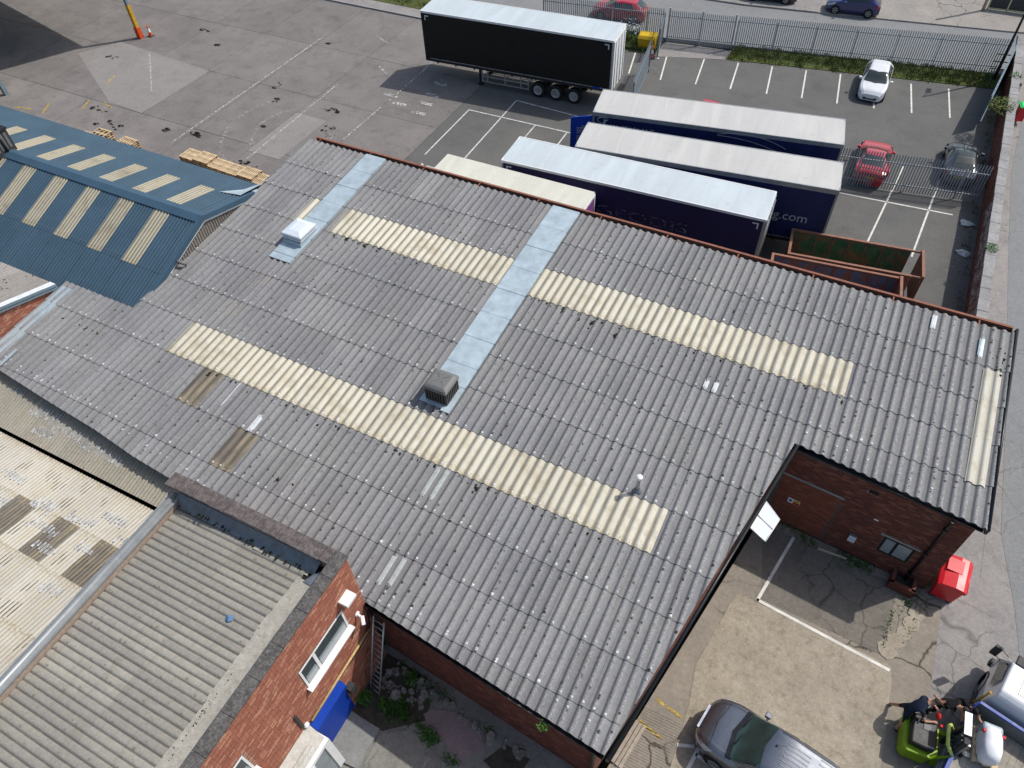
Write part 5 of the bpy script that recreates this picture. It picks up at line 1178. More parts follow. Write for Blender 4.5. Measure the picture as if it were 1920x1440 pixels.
# sheeted fence panel on the end of the boundary wall
fp = thing('sheet_fence', 'blue-grey sheet fence panel standing on the end of the boundary wall', 'fence', (7.28, 60.3, .2), math.atan2(51.7-60.3, 6.25-7.28))
b = MB()
for k in range(29): b.box(k*.30, k*.30+.285, -.02, .02+.02*(k % 2), .0, 2.1)
b.build('sheeting', 'fgate', fp)
for z in (.3, 1.8): b = MB(); b.box(0, 8.6, .041, .09, z, z+.08); b.build('rail', 'fgate', fp)
gf = thing('green_frame', 'green metal frame leaning inside the fence corner', 'frame', (6.2, 58.7, .3), R(8))
b = MB()
for x in (0, .5, 1.0): b.box(x, x+.06, 0, .05, 0, 1.5)
for z in (0, .5, 1.0, 1.5): b.box(0, 1.06, .051, .09, z, z+.06)
b.build('frame_bars', 'leaf', gf)

# ---------------------------------------------------------------- street furniture, bins, cones, posts
def cone(label, loc, h=.75):
    t = thing('traffic_cone', label, 'cone', loc, 0, 'traffic cones')
    b = MB(); b.box(-.2, .2, -.2, .2, 0, .05); b.build('base', 'dgrey', t)
    b = MB(); b.lathe([(.15, .05), (.115, h*.36)], 14, 0); b.lathe([(.075, h*.66), (.03, h), (0, h)], 14, 0); b.build('cone_body', 'ora', t)
    b = MB(); b.lathe([(.116, h*.36), (.076, h*.66)], 14); b.build('reflective_sleeve', 'white', t)
cone('orange traffic cone with a white sleeve beside the yellow canopy post', (-54.35, 40.35, .0), .95); cone('orange traffic cone with a white sleeve by the yellow grit bin', (-16.05, 52.75, 0), .95)
gb = thing('grit_bin', 'yellow plastic grit bin on the verge behind the black trailer', 'grit bin', (-16.95, 54.3, 0), R(8))
b = MB(); b.box(-.62, .62, -.5, .5, .05, .75, taper=(1.06, 1.06)); bevel(b.build('bin_body', 'yel', gb), .04); b = MB(); b.box(-.70, .70, -.58, .58, .75, .98, taper=(.92, .7)); bevel(b.build('lid', 'yel', gb), .05, 3)
cp = thing('canopy', 'steel loading canopy whose yellow painted corner post stands in the trailer yard', 'canopy', (-54.92, 39.78, 0))
# only the near corner post shows; the roof lies beyond the picture and throws the dark wedge on the yard
b = MB(); b.box(-.13, .13, -.11, .11, 0, 6.3); b.build('post', 'steelb', cp); b = MB(); b.box(-.15, .15, -.13, .13, .25, 2.6); b.build('post_guard', 'yelp', cp); b = MB(); b.box(-.20, .20, -.18, .18, 0, .85); b.build('post_sleeve', 'ora', cp)
dA, dB = Vector((-13.0, 3.1)).normalized(), Vector((-2.95, -5.3)).normalized()
b = MB(); q = [Vector((.2, .2)), Vector((.2, .2))+dB*22, Vector((.2, .2))+dB*22+dA*26, Vector((.2, .2))+dA*26]; b.prism([tuple(v) for v in q], 6.05, 6.5); b.build('canopy_roof', 'fgate', cp)
for v in (q[1], q[2], q[3]): b = MB(); b.box(v.x*.97-.13, v.x*.97+.13, v.y*.97-.13, v.y*.97+.13, 0, 6.05); b.build('post', 'steelb', cp)
sp_ = thing('steel_post', 'blue-grey steel corner post by orange brickwork at the far left', 'post', (-57.4, 28.8, 0)); b = MB(); b.box(-.14, .14, -.14, .14, 0, 3.0); b.build('post_shaft', 'steelb', sp_)
ob = thing('orange_brick_pier', 'low orange brick wall behind the blue-grey post', 'wall', (-59.2, 28.2, 0)); b = MB(); b.box(-2.2, 1.5, -.4, .2, 0, 1.0); b.build('brick_panel', 'orbr', ob)
lp = thing('lamp_post', 'dark lamp post at the corner of the fence and the sheet panel', 'lamp post', (6.72, 58.7, .2)); b = MB(); b.tube([(0, 0, 0), (0, 0, 1.0), (0, 0, 7.2)], [.11, .09, .06], 10); b.build('column', 'chassis', lp)
b = MB(); b.tube([(0, 0, 7.1), (.25, .5, 7.5), (.4, 1.0, 7.55)], .035, 8); b.box(.3, .55, .9, 1.5, 7.48, 7.62); b.build('lantern', 'mgrey', lp)
up_ = thing('utility_post', 'brown wooden post at the end of the cream framed fence', 'post', (5.05, 69.3, .4)); b = MB(); b.tube([(0, 0, 0), (0, 0, 5.5)], .12, 10); b.build('post_shaft', 'woodo', up_)
cf_ = thing('cream_fence', 'low cream timber framed fence with dark panels across the street', 'fence', (5.3, 69.7, .4), R(3))
b = MB(); b.box(0, 4.2, -.02, .02, .1, 1.1, 1)
for x in (0, 1.35, 2.7, 4.1): b.box(x, x+.1, -.05, .05, 0, 1.25)
for z in (.05, 1.12): b.box(.1, 4.1, -.05, .05, z, z+.12)
b.build('fence_frame', ['cream', 'dgrey'], cf_)
rb = thing('red_bin', 'large red four wheeled bin with a split lid at the wall corner', 'bin', (7.66, 16.78, 1.4), R(-4))
b = MB()
b.add([(-.36, -.55, .18), (.34, -.55, .18), (.34, .55, .18), (-.36, .55, .18), (-.42, -.62, 1.06), (.42, -.62, 1.06), (.42, .62, 1.06), (-.42, .62, 1.06)], [(0, 3, 2, 1), (0, 1, 5, 4), (1, 2, 6, 5), (2, 3, 7, 6), (3, 0, 4, 7), (4, 5, 6, 7)]); bevel(b.build('bin_body', 'redp', rb), .03)
b = MB()
P = [(-.46, 1.05), (-.44, 1.12), (-.30, 1.20), (.10, 1.26), (.34, 1.24), (.46, 1.16), (.46, 1.06)]
b.add([(x, -.66, z) for x, z in P]+[(x, .66, z) for x, z in P], [tuple(range(7)), tuple(range(13, 6, -1))]+[(i, 7+i, 8+i, i+1) for i in range(6)]); bevel(b.build('lid', 'redp', rb), .025, 3)
b = MB(); b.box(-.30, .2, -.04, .50, 1.26, 1.275, M=Matrix.Rotation(0, 4, 'Z')); bevel(b.build('small_lid', 'redp', rb), .012)
b = MB(); b.tube([(.47, -.6, 1.1), (.47, .6, 1.1)], .03, 8); b.build('handle_bar', 'redp', rb)
for sx in (-.28, .28):
    for sy in (-.45, .45): b = MB(); b.lathe([(0, -.03), (.1, -.03), (.1, .03), (0, .03)], 12, 0, Matrix.Translation((sx, sy, .10)) @ Matrix.Rotation(R(90), 4, 'X')); b.box(sx-.04, sx+.04, sy-.05, sy+.05, .1, .2); b.build('caster', 'dgrey', rb)
wbn = thing('wheelie_bin', 'red wheelie bin with a bright green lid on the side road behind the wall', 'bin', (8.3, 52.4, .75), R(10))
b = MB(); b.box(-.22, .22, -.26, .26, .08, 1.0, taper=(1.2, 1.2)); bevel(b.build('bin_body', 'redp', wbn), .03); b = MB(); b.box(-.31, .31, -.36, .36, 1.0, 1.07); b.box(-.28, .28, -.33, .33, 1.07, 1.14, taper=(.7, .7)); bevel(b.build('lid', 'grn', wbn), .02)
b = MB(); b.tube([(-.2, .3, .1), (.2, .3, .1)], .1, 10); b.build('wheel', 'rubber', wbn)
wr_ = thing('side_rail_post', 'white and black barrier post on the wall beside the side road', 'post', (8.0, 55.9, .55)); b = MB(); b.box(-.1, .1, -.1, .1, 0, .9); b.build('post_shaft', 'dgrey', wr_); b = MB(); b.box(-.11, .11, -.11, .11, .55, .8); b.build('white_band', 'white', wr_)
bt = thing('yellow_batten', 'thin pale yellow timber batten lying on the yard by the weeds', 'batten', (3.45, 16.42, 1.42), R(1.5)); b = MB(); b.box(0, 1.02, -.035, .035, 0, .04); b.build('batten_length', 'cream', bt)
for i, (x, y, lb) in enumerate([(6.7, 41.2, 'clear plastic sheet scrap lying by the boundary wall near the coupe'), (6.85, 38.4, 'torn clear plastic sheet lying by the boundary wall nearer the skips')]):
    t = thing('plastic_scrap', lb, 'litter', (x, y, 0)); b = MB(); r_ = random.Random(i)
    pts = [(.45*math.cos(6.28*k/9)*r_.uniform(.6, 1.2), .3*math.sin(6.28*k/9)*r_.uniform(.6, 1.2), r_.uniform(.01, .12)) for k in range(9)]; b.add(pts+[(0, 0, .16)], [(k, (k+1) % 9, 9) for k in range(9)]); b.build('plastic_film', 'scrap', t)
# pallets
def pallet_meshes():
    b = MB(); b.box(0, 1.2, 0, .1, .122, .144); deck = MB(); deck.box(-.034, .034, 0, 1.0, 0, .022); blk = MB(); blk.box(0, .145, 0, .1, 0, .078)
    return deck.mesh('deck_board', 'wood'), blk.mesh('block', 'woodb')
DK, BK = pallet_meshes()
def pallet_detailed(t, z, n=7):
    for k in range(n): link('deck_board', DK, t, (.05+k*1.1/(n-1), 0, z+.122))
def pallet_stack(label, loc, yaw, count, group, n=7):
    t = thing('pallet_stack', label, 'pallet', loc, yaw, group)
    for i in range(count):
        z = i*.144; j = (rnd.uniform(-.03, .03), rnd.uniform(-.03, .03)) if i else (0, 0)
        b = MB()
        for y in (0, .45, .9): b.box(j[0], 1.2+j[0], y+j[1], y+.1+j[1], z, z+.022); b.box(j[0], 1.2+j[0], y+j[1], y+.1+j[1], z+.10, z+.122)
        for x in (0, .53, 1.055):
            for y in (0, .45, .9): b.box(x+j[0], x+.145+j[0], y+j[1], y+.1+j[1], z+.022, z+.10, 1)
        if i < count-1:
            for k in range(n): b.box(k*1.1/(n-1)+j[0]+.015, .085+k*1.1/(n-1)+j[0], j[1], 1.0+j[1], z+.1225, z+.144)
        b.build('pallet', ['wood', 'woodb'], t)
        if i == count-1: pallet_detailed(t, z, n)
    return t
G = 'stacks of pallets against the blue warehouse'
pallet_stack('pallet stack with open slatted top, leftmost of the stacks behind the blue roof', (-45.3, 26.1, 0), 0, 8, G, 4); pallet_stack('low pallet stack beside the leftmost stack behind the blue roof', (-46.6, 25.9, 0), 0, 5, G, 4)
pallet_stack('pallet stack standing alone between the leftmost stack and the long row', (-42.9, 26.05, 0), R(-2), 8, G, 7)
names = ['first', 'second', 'third', 'fourth', 'fifth', 'sixth']
for k in range(6): pallet_stack('tall pallet stack, %s from the left in the back line of the long row' % names[k], (-37.9+k*1.23, 26.72-.06*k, 0), R(-1.5), 8 if k not in (1, 4) else 9, G, 9)
for k in range(5): pallet_stack('lower pallet stack, %s from the left in the front line of the long row' % names[k], (-37.0+k*1.23, 25.62-.05*k, 0), R(-1.5), 6 if k < 3 else 7, G, 9)

# ---------------------------------------------------------------- cars
def cubic(P, x):
    if x <= P[0][0]: return P[0][1]
    if x >= P[-1][0]: return P[-1][1]
    for i in range(len(P)-1):
        if x <= P[i+1][0]: break
    (x0, y0), (x1, y1) = P[i], P[i+1]
    def tan(j):
        if j <= 0 or j >= len(P)-1: return 0 if len(P) > 2 else (y1-y0)/(x1-x0)
        a = (P[j][1]-P[j-1][1])/(P[j][0]-P[j-1][0]); b = (P[j+1][1]-P[j][1])/(P[j+1][0]-P[j][0])
        return 0 if a*b <= 0 else 2*a*b/(a+b)
    h = x1-x0; t = (x-x0)/h; m0, m1 = tan(i)*h, tan(i+1)*h
    if i == 0: m0 = (y1-y0)
    if i == len(P)-2: m1 = (y1-y0)
    return (2*t**3-3*t*t+1)*y0+(t**3-2*t*t+t)*m0+(-2*t**3+3*t*t)*y1+(t**3-t*t)*m1
class Body:
    def __init__(s, L, top, belt, half, thalf, sill=.20): s.L, s.top, s.belt, s.half, s.thalf, s.sill = L, top, belt, half, thalf, sill
    def sec(s, x):
        zt = cubic(s.top, x); zb = min(cubic(s.belt, x), zt-.03); w = cubic(s.half, x); wt = min(cubic(s.thalf, x), w*.97); z0 = s.sill
        return [(w*.93, z0), (w, z0+(zb-z0)*.35), (w, z0+(zb-z0)*.72), (w*.975, zb), ((w*.97+wt)/2*.99, zb+(zt-zb)*.52), (wt, zb+(zt-zb)*.88), (wt*.82, zt-.012), (wt*.45, zt), (0, zt+.006)]
    def at(s, x, t, side=1, off=0):
        P = s.sec(x); t = max(0, min(len(P)-1.0001, t)); i = int(t); f = t-i
        a = P[max(0, i-1)]; b = P[i]; c = P[i+1]; d = P[min(len(P)-1, i+2)]
        def cr(k):
            m0, m1 = (c[k]-a[k])/2, (d[k]-b[k])/2
            return (2*f**3-3*f*f+1)*b[k]+(f**3-2*f*f+f)*m0+(-2*f**3+3*f*f)*c[k]+(f**3-f*f)*m1
        y, z = cr(0), cr(1)
        if off:
            P2 = s.sec(min(s.L, x+.02)); 
            dy, dz = c[0]-b[0], c[1]-b[1]; l = math.hypot(dy, dz) or 1
            y += off*dz/l; z += off*(-dy)/l
        return (x, side*y, z)
    def patch(s, xa, xb, ta, tb, side, off=.006, nx=8, ntt=5, skew=None):
        b = MB(); g = []
        for i in range(nx+1):
            row = []
            for j in range(ntt+1):
                v = j/ntt; t = ta+(tb-ta)*v
                a, c = (xa, xb) if skew is None else (xa+skew[0]*v, xb+skew[1]*v)
                row.append(s.at(a+(c-a)*i/nx, t, side, off))
            g.append(row)
        vs = [p for r in g for p in r]; n = ntt+1
        b.add(vs, [(i*n+j, (i+1)*n+j, (i+1)*n+j+1, i*n+j+1) for i in range(nx) for j in range(ntt)], 0, True)
        return b
    def cross(s, xa, xb, tlo, off=.006, nx=6, m='glass', curve=.0):
        # a pane right across the body between stations xa (low edge) and xb
        b = MB(); T = [tlo+(8-tlo)*j/5 for j in range(6)]; cols = [(t, 1) for t in T]+[(t, -1) for t in T[::-1][1:]]; n = len(cols); vs = []
        for i in range(nx+1):
            for t, sd in cols:
                u = (t-tlo)/(8-tlo); x = xa+(xb-xa)*i/nx-curve*u*u; p = s.at(x, t, sd, 0); vs.append((p[0], p[1], p[2]+off))
        b.add(vs, [(i*n+j, (i+1)*n+j, (i+1)*n+j+1, i*n+j+1) for i in range(nx) for j in range(n-1)], 0, True); return b
    def shell(s, nx=46, nt_=26):
        b = MB(); xs = [s.L*(.5-.5*math.cos(math.pi*i/nx)) for i in range(nx+1)]; T = [8*j/nt_ for j in range(nt_+1)]
        cols = [(t, 1) for t in T]+[(t, -1) for t in T[::-1][1:]]; n = len(cols)
        vs = [s.at(x, t, sd) for x in xs for t, sd in cols]
        fs = [(i*n+j, (i+1)*n+j, (i+1)*n+j+1, i*n+j+1) for i in range(nx) for j in range(n-1)]
        b.add(vs, fs, 0, True); e = len(xs)-1; b.add([vs[j] for j in range(n)], [tuple(range(n))[::-1]]); b.add([vs[e*n+j] for j in range(n)], [tuple(range(n))]); return b
def car(name, label, cat, loc, yaw, B, paint, wheels, r=.31, ww=.21, wins=(), ws=None, rs=None, plate='plate', group='parked cars', rplate='platey', lampx=.25, mirror=1.2, roofm=None, spokes=5, gr=.06):
    c = thing(name, label, cat, loc, yaw, group); L = B.L
    B.shell().build('body', paint, c)
    if ws: B.cross(ws[0], ws[1], ws[2], .008, curve=ws[3] if len(ws) > 3 else .1).build('windscreen', 'glassg' if cat == 'van' else 'glass', c)
    if rs: B.cross(rs[0], rs[1], rs[2], .008, curve=-.06).build('rear_window', 'glass', c)
    for sd in (1, -1):
        for xa, xb, sk in wins: B.patch(xa, xb, 3.25, 4.75, sd, .008, 8, 4, sk).build('side_window', 'glass', c)
        for x in wheels:
            w = cubic(B.half, x); y = sd*(w-ww*.36)
            b = MB(); b.lathe([(0, .02), (r*1.17, .02), (r*1.17, -.14)], 22, 0, Matrix.Translation((x, sd*(w-.005), r*1.02)) @ Matrix.Rotation(R(-90*sd), 4, 'X')); b.build('wheel_arch', 'dark', c)
            wheel(c, x, y, r, ww, 1 if sd > 0 else -1, 'alloy', spokes)
        b = MB(); xm = mirror; w = cubic(B.half, xm); zb = cubic(B.belt, xm)
        b.box(xm-.08, xm+.10, w+.02, w+.20, zb+.0, zb+.14, M=Matrix.Scale(sd, 4, (0, 1, 0)) if sd < 0 else None); b.box(xm, xm+.06, w-.04, w+.03, zb+.02, zb+.07, M=Matrix.Scale(sd, 4, (0, 1, 0)) if sd < 0 else None); bevel(b.build('mirror', paint if name != 'red_car' else 'black', c), .03, 2)
        B.patch(.06, lampx+.28, 2.35, 3.5, sd, .010, 5, 3, (.02, .16)).build('headlight', 'lamp', c)
        B.patch(L-.26, L-.05, 2.0, 3.2, sd, .010, 4, 3).build('tail_light', 'tail', c)
    zf = cubic(B.top, 0); wf = cubic(B.half, 0)
    b = MB(); b.box(-.02, .05, -wf*.72, wf*.72, B.sill+.06, B.sill+.06+gr*2.4); bevel(b.build('grille', 'dark', c), .015)
    if plate: b = MB(); b.box(-.022, -.004, -.26, .26, B.sill+.16, B.sill+.27); b.build('number_plate', plate, c)
    b = MB(); b.box(L+.005, L+.03, -.26, .26, .62, .73); b.build('number_plate', rplate, c)
    b = MB(); b.box(.3, L-.3, -.6, .6, B.sill-.03, B.sill+.03); b.build('underbody', 'dark', c)
    return c
hatch = Body(4.25, [(0, .62), (.25, .80), (1.05, .98), (1.95, 1.40), (2.5, 1.47), (3.4, 1.42), (4.0, 1.12), (4.25, .80)], [(0, .55), (.4, .74), (1.2, .90), (2.6, .96), (3.6, 1.02), (4.25, .78)], [(0, .60), (.3, .80), (.9, .88), (2.2, .90), (3.5, .88), (4.0, .80), (4.25, .66)], [(0, .40), (.5, .66), (1.1, .72), (1.9, .60), (2.6, .58), (3.5, .55), (4.25, .50)])
WIN = [(1.45, 2.45, (.42, 0)), (2.52, 3.35, (0, -.18))]
wc = car('white_car', 'white hatchback parked nose towards the camera in a bay below the grass bank', 'car', (-.50, 52.35, 0), R(91), hatch, 'whitep', (.78, 3.42), ws=(1.08, 1.92, 4.9, .12), rs=(4.1, 3.5, 5.0), wins=WIN, mirror=1.42)
hb2 = Body(3.95, hatch.top[:-2]+[(3.75, 1.10), (3.95, .82)], hatch.belt[:-1]+[(3.95, .8)], hatch.half[:-2]+[(3.75, .8), (3.95, .68)], hatch.thalf[:-1]+[(3.95, .5)])
for p in (hb2,): p.top = [(x*.93, z) for x, z in hatch.top]; p.belt = [(x*.93, z) for x, z in hatch.belt]; p.half = [(x*.93, z*.97) for x, z in hatch.half]; p.thalf = [(x*.93, z*.97) for x, z in hatch.thalf]
car('blue_car', 'dark blue hatchback parked across the street at the edge of the forecourt', 'car', (-6.05, 65.2, .36), R(6), hb2, 'bluep', (.73, 3.18), ws=(1.0, 1.8, 4.9, .12), rs=(3.85, 3.3, 5.0), wins=[(1.35, 2.28, (.4, 0)), (2.35, 3.12, (0, -.17))], mirror=1.32)
car('dark_car', 'black car parked on the far footway at the top edge', 'car', (-12.6, 65.0, .42), R(7), hatch, 'blackp', (.78, 3.42), ws=(1.08, 1.92, 4.9, .12), rs=(4.1, 3.5, 5.0), wins=WIN, mirror=1.42)
car('red_hatchback', 'red hatchback parked on the street behind the palisade fence and daisies', 'car', (-22.6, 57.35, .30), R(6), hatch, 'red', (.78, 3.42), ws=(1.08, 1.92, 4.9, .12), rs=(4.1, 3.5, 5.0), wins=WIN, mirror=1.42)
sport = Body(4.5, [(0, .46), (.3, .62), (1.35, .84), (2.2, 1.20), (2.75, 1.26), (3.5, 1.10), (4.15, .92), (4.5, .74)], [(0, .40), (.5, .60), (1.5, .78), (3.0, .84), (4.0, .86), (4.5, .70)], [(0, .66), (.4, .86), (1.1, .90), (2.3, .90), (3.6, .93), (4.2, .88), (4.5, .76)], [(0, .5), (.6, .74), (1.3, .74), (2.2, .56), (2.9, .54), (3.7, .60), (4.5, .62)], .17)
rc = car('red_sports_car', 'red sports car with a large rear wing behind the palisade fence', 'car', (.9, 46.95, 0), R(-88), sport, 'red', (.88, 3.5), .33, .24, ws=(1.4, 2.2, 4.9, .12), rs=(4.0, 2.95, 4.9), wins=[(1.75, 3.2, (.42, -.3))], mirror=1.6, spokes=5)
b = MB(); b.box(4.12, 4.48, -.92, .92, 1.20, 1.245); b.box(4.1, 4.5, -.94, -.88, .9, 1.26); b.box(4.1, 4.5, .88, .94, .9, 1.26); bevel(b.build('rear_wing', 'red', rc), .02)
coupe = Body(4.2, [(0, .48), (.3, .66), (1.3, .88), (2.0, 1.27), (2.5, 1.34), (3.2, 1.20), (3.8, .96), (4.2, .78)], [(0, .42), (.5, .64), (1.4, .82), (3.0, .88), (3.8, .9), (4.2, .72)], [(0, .62), (.4, .82), (1.0, .90), (2.2, .90), (3.4, .93), (3.9, .86), (4.2, .70)], [(0, .46), (.6, .7), (1.2, .72), (2.0, .58), (2.7, .54), (3.4, .58), (4.2, .58)], .18)
gc_ = car('grey_coupe', 'dark grey coupe with a pale rear window parked beside the boundary wall', 'car', (5.62, 48.75, 0), R(-88), coupe, 'greyc', (.82, 3.35), .33, .24, ws=(1.34, 2.0, 4.9, .1), rs=(3.7, 2.9, 4.9), wins=[(1.6, 2.9, (.38, -.25))], mirror=1.55)
coupe_roof = coupe.cross(2.85, 2.05, 5.2, .012, curve=0); coupe_roof.build('glass_roof', 'glass', gc_)
cb = car('covered_car', 'red car almost hidden behind the farthest navy trailer', 'car', (-9.9, 42.75, 0), R(84), hb2, 'red', (.73, 3.18), ws=(1.0, 1.8, 4.9, .12), rs=(3.85, 3.3, 5.0), wins=[(1.35, 2.28, (.4, 0))], mirror=1.32)
van = Body(4.75, [(0, .62), (.10, .80), (.22, .93), (.5, 1.05), (1.18, 1.18), (1.98, 1.76), (2.5, 1.83), (4.5, 1.82), (4.68, 1.6), (4.75, .9)], [(0, .62), (.3, .86), (1.0, 1.02), (2.2, 1.08), (4.4, 1.10), (4.75, .88)], [(0, .46), (.06, .62), (.2, .78), (.5, .89), (1.0, .925), (2.5, .93), (4.3, .93), (4.75, .88)], [(0, .40), (.3, .64), (.9, .78), (1.4, .74), (2.0, .70), (2.6, .72), (4.5, .72), (4.75, .70)], .22)
vn = car('grey_van', 'grey small van with a ribbed roof parked nose to the factory in the yard', 'van', (1.44, 8.66, 1.4), R(-11), van, 'greyp', (.92, 3.72), .325, .21, ws=(1.16, 1.94, 4.6, .14), rs=None, wins=[(1.62, 2.55, (.34, 0)), (2.68, 3.6, (0, 0))], mirror=1.55, spokes=7, group=None, plate=None)
del_ = [ch for ch in vn.children if ch.name.startswith('headlight')]
for x0, x1 in ((2.32, 3.0), (3.22, 3.92), (4.12, 4.55)):
    for k in range(-4, 5):
        if x0 < 2.4 and abs(k) == 4: continue
        b = MB(); y = k*.135; z = cubic(van.top, (x0+x1)/2); b.box(x0, x1, y-.022, y+.022, z-.06, z+.014-.012*abs(k)/4); bevel(b.build('roof_rib', 'greyp', vn), .012, 2)
b = MB(); b.box(2.05, 2.09, .12, .17, 1.78, 1.83); b.tube([(2.07, .145, 1.82), (2.28, .22, 1.98)], .006, 5); b.build('aerial', 'dark', vn)
for sd in (1, -1):
    b = MB(); P = [van.at(.20+.055*i, 3.6+.16*i*0, sd, .012) for i in range(16)]; 
    B2 = van.patch(.30, 1.10, 5.35, 5.5, sd, .004, 8, 1); B2.build('bonnet_crease', 'chassis', vn)
    van.patch(2.05, 4.5, 5.75, 5.92, sd, .006, 10, 1).build('roof_channel', 'black', vn)
    van.patch(1.05, 1.22, 4.4, 5.6, sd, .007, 3, 3).build('scuttle_side', 'black', vn)
    van.patch(.03, .34, 3.05, 3.35, sd, .012, 4, 2).build('chrome_strip', 'chrome', vn)
van.cross(1.03, 1.17, 4.6, .010, 2, curve=.14).build('scuttle', 'black', vn)
b = MB(); b.box(-.03, .04, -.40, .40, .66, .74); b.build('grille_bar', 'chrome', vn)
b = MB()
for sd in (-.35, .25): b.tube([(1.10, sd, 1.20), (1.22, sd+.45, 1.29)], .012, 5)
b.build('wiper', 'dark', vn)
van.cross(.50, .52, 5.0, .006, 1, curve=.10).build('bonnet_seam', 'chassis', vn)

# ---------------------------------------------------------------- flatbed lorry
hx = math.atan2(.968, .25)
lo = thing('flatbed_lorry', 'white cab flatbed lorry with blue side rails, its near side dropped for loading', 'lorry', (8.70, 12.42, 1.4), hx-math.pi/2)
# local x to the right, y forward
b = MB(); b.box(.02, 2.0, -3.9, -.10, .82, .95); b.build('chassis_deck', 'chassis', lo)
for k in range(11):
    bb = MB(); bb.box(.06+k*.176, .06+k*.176+.170, -3.88, -.16, .951, .975); bb.build('bed_plank', 'bed', lo)
b = MB(); b.box(-.04, .06, -3.95, -.08, .80, 1.02); b.box(1.98, 2.06, -3.95, -.08, .80, 1.02); b.build('side_rail', 'bluebody', lo)
b = MB(); b.box(-.12, -.045, -3.9, -.3, .30, .82); b.box(-.15, -.121, -3.9, -.3, .42, .46, 1); b.box(-.15, -.121, -3.9, -.3, .62, .66, 1); b.build('dropped_side', ['bodyg', 'alu'], lo)
b = MB(); b.box(2.0, 2.05, -3.9, -.1, 1.021, 1.45); b.build('side_board', 'bodyg', lo); b = MB(); b.box(1.99, 2.06, -3.9, -.1, 1.45, 1.50); b.build('side_board_rail', 'bluebody', lo)
b = MB(); b.box(-.02, 2.04, -.14, -.08, .95, 1.62); b.build('headboard', 'bodyg', lo); b = MB(); b.box(-.06, 2.06, -.15, -.06, 1.62, 1.69); b.tube([(-.06, -.10, 1.66), (-.16, -.34, 1.40), (-.06, -.36, 1.0)], .035, 6); b.build('headboard_rail', 'bluebody', lo)
b = MB()
cab = [(.12, .52), (2.02, .52), (2.10, .62), (2.10, 1.05), (1.95, 1.25), (1.52, 2.05), (1.40, 2.20), (.34, 2.20), (.18, 2.06), (.12, 1.3)]
W2 = 1.94
b.add([(.03 if z < 1.3 else .03+(z-1.3)*.13, y, z) for y, z in cab]+[(W2+.03 if z < 1.3 else W2+.03-(z-1.3)*.13, y, z) for y, z in cab], [tuple(range(10)), tuple(range(19, 9, -1))]+[(i, 10+i, 10+(i+1) % 10, (i+1) % 10) for i in range(10)])
bevel(b.build('cab', 'whitep', lo), .06, 3)
def cabx(z): return .03 if z < 1.3 else .03+(z-1.3)*.13
for sgn in (0, 1):
    pts = [(.78, 1.34), (1.74, 1.34), (1.40, 1.98), (.78, 1.98)]; b = MB()
    vs = [((cabx(z)-.012) if sgn == 0 else (W2+.06-cabx(z)+.012), y, z) for y, z in pts]; b.add(vs, [(0, 1, 2, 3)]); b.build('side_window', 'glass', lo)
    b = MB(); P = [(.70, .6), (.70, 2.02), (1.42, 2.04), (1.82, 1.3), (1.82, .6)]; b.tube([((cabx(z)-.004) if sgn == 0 else (W2+.06-cabx(z)+.004), y, z) for y, z in P], .010, 4); b.build('door_seam', 'mgrey', lo)
    x = -.24 if sgn == 0 else 2.24
    b = MB(); b.tube([(.05 if sgn == 0 else 1.95, 1.62, 1.95), (x, 1.80, 1.92), (x, 1.80, 1.42), (.03 if sgn == 0 else 1.97, 1.80, 1.30)], .014, 6); b.box(x-.10, x+.10, 1.76, 1.86, 1.38, 1.90); bevel(b.build('mirror', 'dgrey', lo), .03, 2)
    wheel(lo, 0, 0, .36, .24, -1, 'steel', 10).matrix_local = Matrix.Translation((.20 if sgn == 0 else 1.8, 1.25, .37)) @ Matrix.Rotation(R(-90 if sgn == 0 else 90), 4, 'Y')
    wheel(lo, 0, 0, .36, .34, -1, 'steel', 10).matrix_local = Matrix.Translation((.28 if sgn == 0 else 1.75, -2.4, .37)) @ Matrix.Rotation(R(-90 if sgn == 0 else 90), 4, 'Y')
    b = MB(); b.lathe([(.46, -.25), (.46, .02), (.40, .02)], 18, 0, Matrix.Translation((.035 if sgn == 0 else 1.965, 1.25, .42)) @ Matrix.Rotation(R(-90 if sgn == 0 else 90), 4, 'Y')); b.box(-.02 if sgn == 0 else 1.7, .3 if sgn == 0 else 2.0, .3, .85, .3, .62); b.build('wheel_arch', 'dgrey', lo)
b = MB(); b.add([(.14, 1.985, 1.26), (1.86, 1.985, 1.26), (1.80, 1.545, 2.02), (.20, 1.545, 2.02)], [(0, 1, 2, 3)]); o = b.build('windscreen', 'glass', lo); o.location = (0, .012, .008)
b = MB(); b.box(-.04, 2.04, 1.98, 2.20, .34, .64); bevel(b.build('bumper', 'dgrey', lo), .04, 2)
b = MB(); b.box(.2, 1.8, 1.38, 1.72, 2.16, 2.24); bevel(b.build('sun_visor', 'dgrey', lo), .03, 2)
for x in (.2, 1.62): b = MB(); b.box(x, x+.24, 2.10, 2.125, .72, .92); b.build('headlight', 'lamp', lo)
b = MB(); b.tube([(-.01, .18, 2.0), (-.03, .2, 1.2), (-.04, .28, .85)], .035, 6); b.tube([(.05, .2, .6), (-.03, -.05, .98), (-.06, -.5, 1.0)], .03, 6); b.build('orange_strap', 'orange', lo)
b = MB(); b.box(.55, 1.55, .5, .53, 2.2, 2.205); b.box(.55, .57, .53, 1.2, 2.2, 2.205); b.build('roof_seam', 'mgrey', lo)

# ---------------------------------------------------------------- lime stacker truck with its load
MT['blackhood'] = plain('black_hood', (.014, .014, .015), .45, amt=.2)
mc = thing('stacker_truck', 'lime green electric stacker truck with a black hood lifting a load onto the lorry', 'stacker', (7.62, 11.05, 1.4), R(3))
